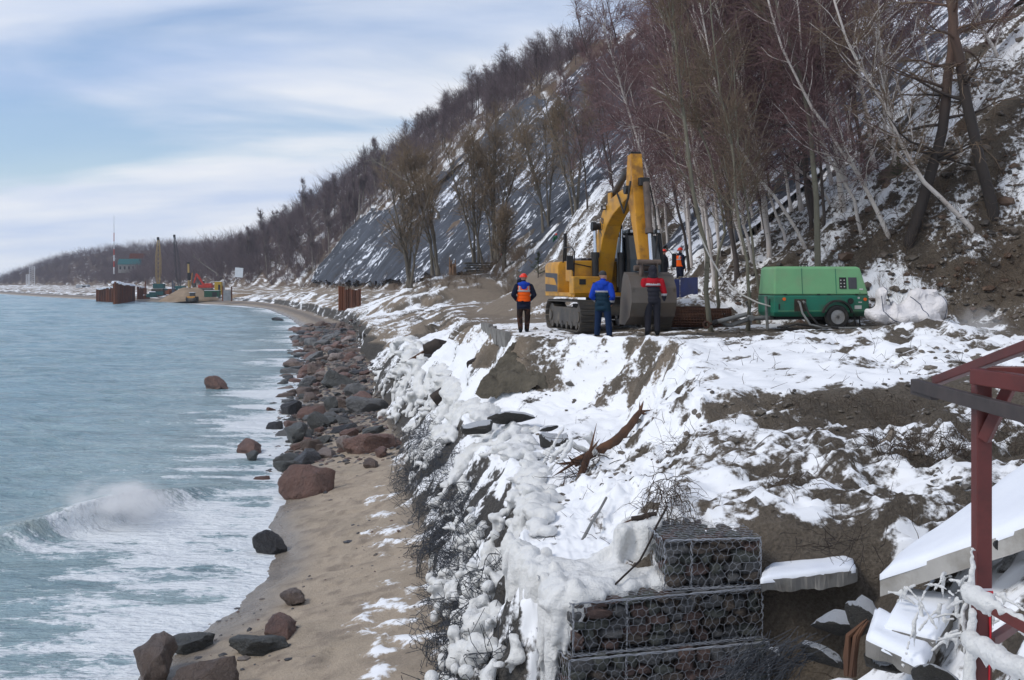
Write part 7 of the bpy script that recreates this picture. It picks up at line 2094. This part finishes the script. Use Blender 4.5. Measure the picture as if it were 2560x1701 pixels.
# timber: splintered logs, stranded trunk, stakes, planks
Wd = mat('torn_red_wood', (.12, .058, .032), (.055, .030, .020), 3, .85, .5, .01, stretch=(1, 1, .2))
Wk = mat('wet_dark_wood', (.040, .028, .022), (.022, .017, .014), 3, .7, .4, .01)
def log(name, pts, rad, m, label, seed, splint=5, cat='log', ice=False):
    rg = np.random.default_rng(seed); rt = empty(name, pts[0], 0, label, cat); o_ = Vector(pts[0])
    P = [Vector(p) - o_ for p in pts]
    PP = lerp_chain([tuple(p) for p in P], 5); rr = np.interp(np.linspace(0, 1, len(PP)), np.linspace(0, 1, len(rad)), rad) * rg.uniform(.93, 1.07, len(PP))
    MB().tube([tuple(np.array(p) + rg.normal(size=3) * .006) for p in PP], list(rr), 9).build('stem', m, rt, True)
    for k in range(splint):
        e = P[-1] if k % 2 else P[0]; d = (P[-1] - P[-2] if k % 2 else P[0] - P[1]).normalized() + Vector(rg.normal(size=3) * .5)
        MB().tube([e, e + d * rad[-1] * 2.0, e + d * rad[-1] * rg.uniform(3, 5)], [rad[-1] * .45, rad[-1] * .25, rad[-1] * .04], 5).build('splinter', Wd, rt, True)
    return rt
log('stranded_trunk', [at(640, 412, 18.6), at(622, 436, 18.0), at(600, 452, 17.7), at(574, 463, 17.6)], [.05, .08, .10, .07], Wd, 'torn red brown tree trunk lying across the bench', 2, 8)
log('broken_post', [at(590, 452, 17.0), at(579, 480, 16.8), at(572, 505, 16.7)], [.05, .06, .06], Wd, 'broken rust brown post standing under the trunk', 3, 3)
log('broken_post', [at(563, 487, 16.8), at(577, 503, 16.7)], [.05, .05], Wk, 'dark plank propped against the broken post', 4, 2)
rt = empty('splintered_log', at(852, 645, 9.0), 0, 'splintered brown log poking up through the rubble', 'log')
rgl = np.random.default_rng(5)
for k in range(9):
    o_ = Vector((.03 * math.cos(2.3 * k), .03 * math.sin(2.3 * k), 0)); e_ = rgl.uniform(.75, 1.1)
    pp = [at(850, 676, 8.95) + o_, at(851 + rgl.normal(), 655, 9.0) + o_, at(854 + 2 * rgl.normal(), 636, 9.05) + o_ * 1.2, at(862 + 6 * e_ + 3 * rgl.normal(), 622 - 12 * (e_ - .8), 9.1) + o_ * .6]
    MB().tube([p_ - rt.location for p_ in pp], [.022, .026, .024, .004], 5).build('splinter', Wd if k % 3 else Wk, rt)
log('stick', [at(606, 498, 14.0), at(580, 543, 13.2)], [.016, .020], Zn, 'straight bare pole leaning on the snow above the gabions', 6, 0, 'stick')
log('branch', [at(668, 505, 11.9), at(640, 560, 11.5), at(598, 600, 11.0), at(586, 612, 10.9)], [.012, .011, .010, .008], Wk, 'long thin branch lying over the gabion corner', 7, 0, 'branch')
log('dark_plank', [at(632, 520, 12.2), at(656, 514, 12.2)], [.035, .03], Wk, 'short dark driftwood under the root clump', 8, 2)
log('stump_log', [at(424, 352, 45), at(437, 347, 45), at(452, 345, 45.5)], [.30, .34, .16], Wk, 'dark rotten log on the far end of the ice wall', 9, 3)
log('pipe_stub', [at(424, 357.5, 44), at(438, 356.5, 44)], [.13, .13], K_paint, 'dark pipe stub under the rotten log', 10, 0, 'pipe')
log('old_beam', [at(470, 367, 33), at(499, 354, 33.5)], [.20, .17], Wk, 'thick dark timber under a long pad of snow', 11, 0)
log('old_beam', [at(434, 401, 36), at(452, 386, 36)], [.24, .20], Wk, 'thick dark timber jutting from the ice wall', 12, 0)
log('split_post', [at(878, 452, 14.2), at(893, 433, 14.4)], [.06, .045], mat('weathered_wood', (.20, .165, .13), (.13, .11, .09), 3, .85, .3), 'weathered post end sticking out of the bank', 13, 1)
# roots, brush and dead stems
def tangle(name, cen, ext, n_, L_, r_, m, seed, down=0.0, K=7, kind='stuff'):
    rg = np.random.default_rng(seed); P = np.empty((n_, K, 3))
    for i in range(n_):
        p = np.array(cen) + rg.uniform(-1, 1, 3) * np.array(ext); d = rg.normal(size=3); d /= np.linalg.norm(d)
        for j in range(K):
            P[i, j] = p; d = d + rg.normal(size=3) * .28 + np.array([0, 0, -down]); d /= np.linalg.norm(d); p = p + d * L_ / K * rg.uniform(.7, 1.3)
    V, F_ = strands(P, np.linspace(r_, r_ * .35, K)[None] * rg.uniform(.3, .9, (n_, 1)), 3)
    o = link(name, mesh_np(name, V, F_), m); o['kind'] = kind; return o
Rt = mat('root_brown', (.085, .062, .045), (.05, .038, .030), 4, .85)
c = at(925, 470, 13.9); tangle('brushwood', (c.x, 13.9, c.z), (.62, .3, .30), 420, .75, .009, Rt, 1, .05)
c = at(905, 455, 14.5); tangle('brushwood', (c.x, 14.5, c.z + .05), (.75, .2, .22), 260, .5, .008, Rt, 5, .25)
c = at(792, 500, 12.9); tangle('hanging_roots', (c.x, 12.9, c.z), (.25, .15, .32), 200, .45, .006, Rt, 2, .35)
c = at(668, 492, 12.6); tangle('hanging_roots', (c.x, 12.6, c.z), (.22, .15, .14), 130, .36, .007, Rt, 3, .25)
c = at(668, 520, 12.2); tangle('hanging_roots', (c.x, 12.2, c.z), (.30, .12, .2), 150, .5, .006, Rt, 4, .35)
c = at(596, 470, 17.2); tangle('dead_branches', (c.x, 17.2, c.z), (.35, .3, .25), 90, .8, .010, Wk, 6, .05)
c = at(842, 545, 10.8); tangle('dead_branches', (c.x, 10.8, c.z), (.40, .4, .04), 40, .35, .007, Wk, 7, -.02)
c = at(690, 445, 15.6); tangle('dry_twigs', (c.x, 15.6, c.z), (.45, .6, .1), 60, .5, .005, Rt, 8, .0)
c = at(960, 420, 16.3); tangle('hanging_roots', (c.x, 16.3, c.z), (1.2, .25, .12), 260, .4, .006, Rt, 9, .4)
c = at(850, 400, 16.6); tangle('hanging_roots', (c.x, 16.6, c.z), (1.1, .25, .10), 150, .35, .006, Rt, 10, .4)
c = at(1000, 450, 14.5); tangle('hanging_roots', (c.x, 14.5, c.z), (.7, .3, .35), 240, .5, .007, Rt, 11, .3)
# twigs and stalks poking out of the snow everywhere near
rg = np.random.default_rng(61); P = []
for k in range(520):
    y = float(np.exp(rg.uniform(math.log(10.5), math.log(29)))); x = rg.uniform(.0, .47 * y)
    z = ground(x, y); d = rg.normal(size=3) * np.array([.6, .6, .2]); d[2] = abs(d[2]) + rg.uniform(0, .6); d /= np.linalg.norm(d); L_ = rg.uniform(.08, .34)
    b0 = np.array([x, y, z - .02]); P.append([b0, b0 + d * L_ * .5 + rg.normal(size=3) * .02, b0 + d * L_ + rg.normal(size=3) * .04])
V, F_ = strands(np.array(P), np.array([.0055, .004, .002]), 3)
o = link('dry_stalks', mesh_np('dry_stalks', V, F_), Rt); o['kind'] = 'stuff'
# clods of earth on the snow
pts, szs = [], []
for k in range(1500):
    y = float(np.exp(rg.uniform(math.log(11), math.log(34)))); x = rg.uniform(.4, .47 * y + .5)
    dens = float(fbm(x * .5, y * .35, 8.0, 3))
    if dens < .0 and not (15 < y < 17.2): continue
    pts.append((x, y, ground(x, y) + .01)); szs.append(rg.lognormal(math.log(.07), .5) * (1 if y < 20 else 1.4))
me_o = scatter_stones('earth_clods', np.array(pts), np.minimum(np.array(szs), .32), None, 9)
ca = me_o.data.attributes['gcol']; nvv = len(me_o.data.vertices)
cc = np.repeat(np.array([[.12, .10, .075], [.16, .13, .10], [.09, .075, .06]])[rg.integers(0, 3, nvv // 12)], 12, 0); ca.data.foreach_set('color', np.concatenate([cc, np.ones((len(cc), 1))], 1).astype(np.float32).ravel())
pts, szs = [], []
for k in range(1100):
    px_, py_ = rg.uniform(690, 1024), rg.uniform(30, 325); p = hit(px_, py_, 27)
    if p is None or p.y > 52 or p.x < float(stn(p.y, 10)) - .2: continue
    pts.append(tuple(p)); szs.append(rg.lognormal(math.log(.17), .5))
o2 = scatter_stones('bank_clods', np.array(pts), np.minimum(np.array(szs), .6), None, 19)
ca = o2.data.attributes['gcol']; nvv = len(o2.data.vertices)
cc = np.repeat(np.array([[.10, .08, .06], [.14, .11, .085], [.05, .04, .032], [.13, .075, .045]])[rg.integers(0, 4, nvv // 12)], 12, 0); ca.data.foreach_set('color', np.concatenate([cc, np.ones((len(cc), 1))], 1).astype(np.float32).ravel())
for k, (px_, py_, L_) in enumerate(((985, 240, .9), (940, 215, .8), (1005, 180, .9), (905, 235, .7), (880, 200, .7), (840, 230, .6), (1015, 290, .8), (960, 265, .6))):
    p = hit(px_, py_, 27); tangle('bank_roots', tuple(p), (1.6, .5, .5), 90, L_, .014, Rt, 30 + k, .25)
# frozen twigs beside the stairs
Cs, Rs = [], []
for k in range(42):
    px, py, Y = rg.uniform(905, 1020), rg.uniform(575, 640), rg.uniform(8.0, 9.3)
    b0 = np.array(at(px, py, Y)); d = rg.normal(size=3) * np.array([1, .6, .7]); d /= np.linalg.norm(d); L_ = rg.uniform(.15, .5)
    for q in np.linspace(0, 1, 16): Cs.append(tuple(b0 + d * L_ * q + np.array([0, 0, -.10 * q * q]))); Rs.append((rg.uniform(.010, .018),) * 3)
    if rg.random() < .7: drip(Cs, Rs, tuple(b0 + d * L_ * .5), rg.uniform(.08, .25), .018, rg)
o = link('frozen_twigs', blobs('frozen_twigs', Cs, Rs, .012, 3), M_ice); o['kind'] = 'stuff'
# loose end of gabion wire on the ground
seg = []
for k in range(110):
    q0 = rg.uniform(0, 1); p0 = np.array(at(735 + 70 * rg.random(), 672 - 22 * rg.random(), 10.0)); d = np.array([.9, .2, .18]) + rg.normal(size=3) * .22
    P = [p0 + d * L_ * .5 + np.array([0, 0, .08 * math.sin(3 * L_)]) + rg.normal(size=3) * .02 for L_ in np.linspace(-.5, .5, 7)]; seg.append(P)
V, F_ = strands(np.array(seg), .0032, 3); o = link('loose_wire', mesh_np('loose_wire', V, F_), M_wired); o['kind'] = 'stuff'
# ------------------------------------------------------------------ spray of the breaking wave, steam at the bank
def puff(name, c, r3, dens, scale, seed):
    bm = bmesh.new(); bmesh.ops.create_icosphere(bm, subdivisions=3, radius=1.0); me = bpy.data.meshes.new(name); bm.to_mesh(me); bm.free()
    t = NT(name + '_vapour'); t.t.nodes.remove(t.b)
    vo = t.n('ShaderNodeVolumePrincipled'); vo.inputs['Color'].default_value = (.95, .95, .95, 1)
    v = t.coord('Object'); ln = t.n('ShaderNodeVectorMath', operation='LENGTH'); t.t.links.new(v, ln.inputs[0])
    f = t.math('MULTIPLY', t.step(ln.outputs['Value'], 1.0, .25), t.step(t.noise(scale, 4, .6, t.coord('Object', (1, 1, 1))), .38, .68))
    t.set(vo.inputs['Density'], t.math('MULTIPLY', f, dens)); t.t.links.new(vo.outputs[0], t.out.inputs['Volume'])
    o = link(name, me, t.m); o.location = c; o.scale = r3; o['kind'] = 'stuff'; return o
puff('wave_spray', (-9.9, 27.4, .55), (1.7, 1.6, .75), 3.2, 2.0, 1)
c = at(2250 * k_, 765 * k_, 25.5); puff('steam', (c.x, 25.5, c.z + .05), (.9, .5, .75), 1.6, 1.6, 2)

# ------------------------------------------------------------------ sea air between us and the far shore
bm = bmesh.new(); bmesh.ops.create_cube(bm, size=1.0); me = bpy.data.meshes.new('haze'); bm.to_mesh(me); bm.free()
t = NT('sea_air'); t.t.nodes.remove(t.b)
vo = t.n('ShaderNodeVolumePrincipled'); vo.inputs['Color'].default_value = (.80, .88, 1.0, 1); vo.inputs['Density'].default_value = 0.00014; vo.inputs['Anisotropy'].default_value = 0.2
t.t.links.new(vo.outputs[0], t.out.inputs['Volume'])
hz = link('haze', me, t.m); hz.location = (-700, 1310, 40); hz.scale = (2400, 2700, 100); hz['kind'] = 'stuff'
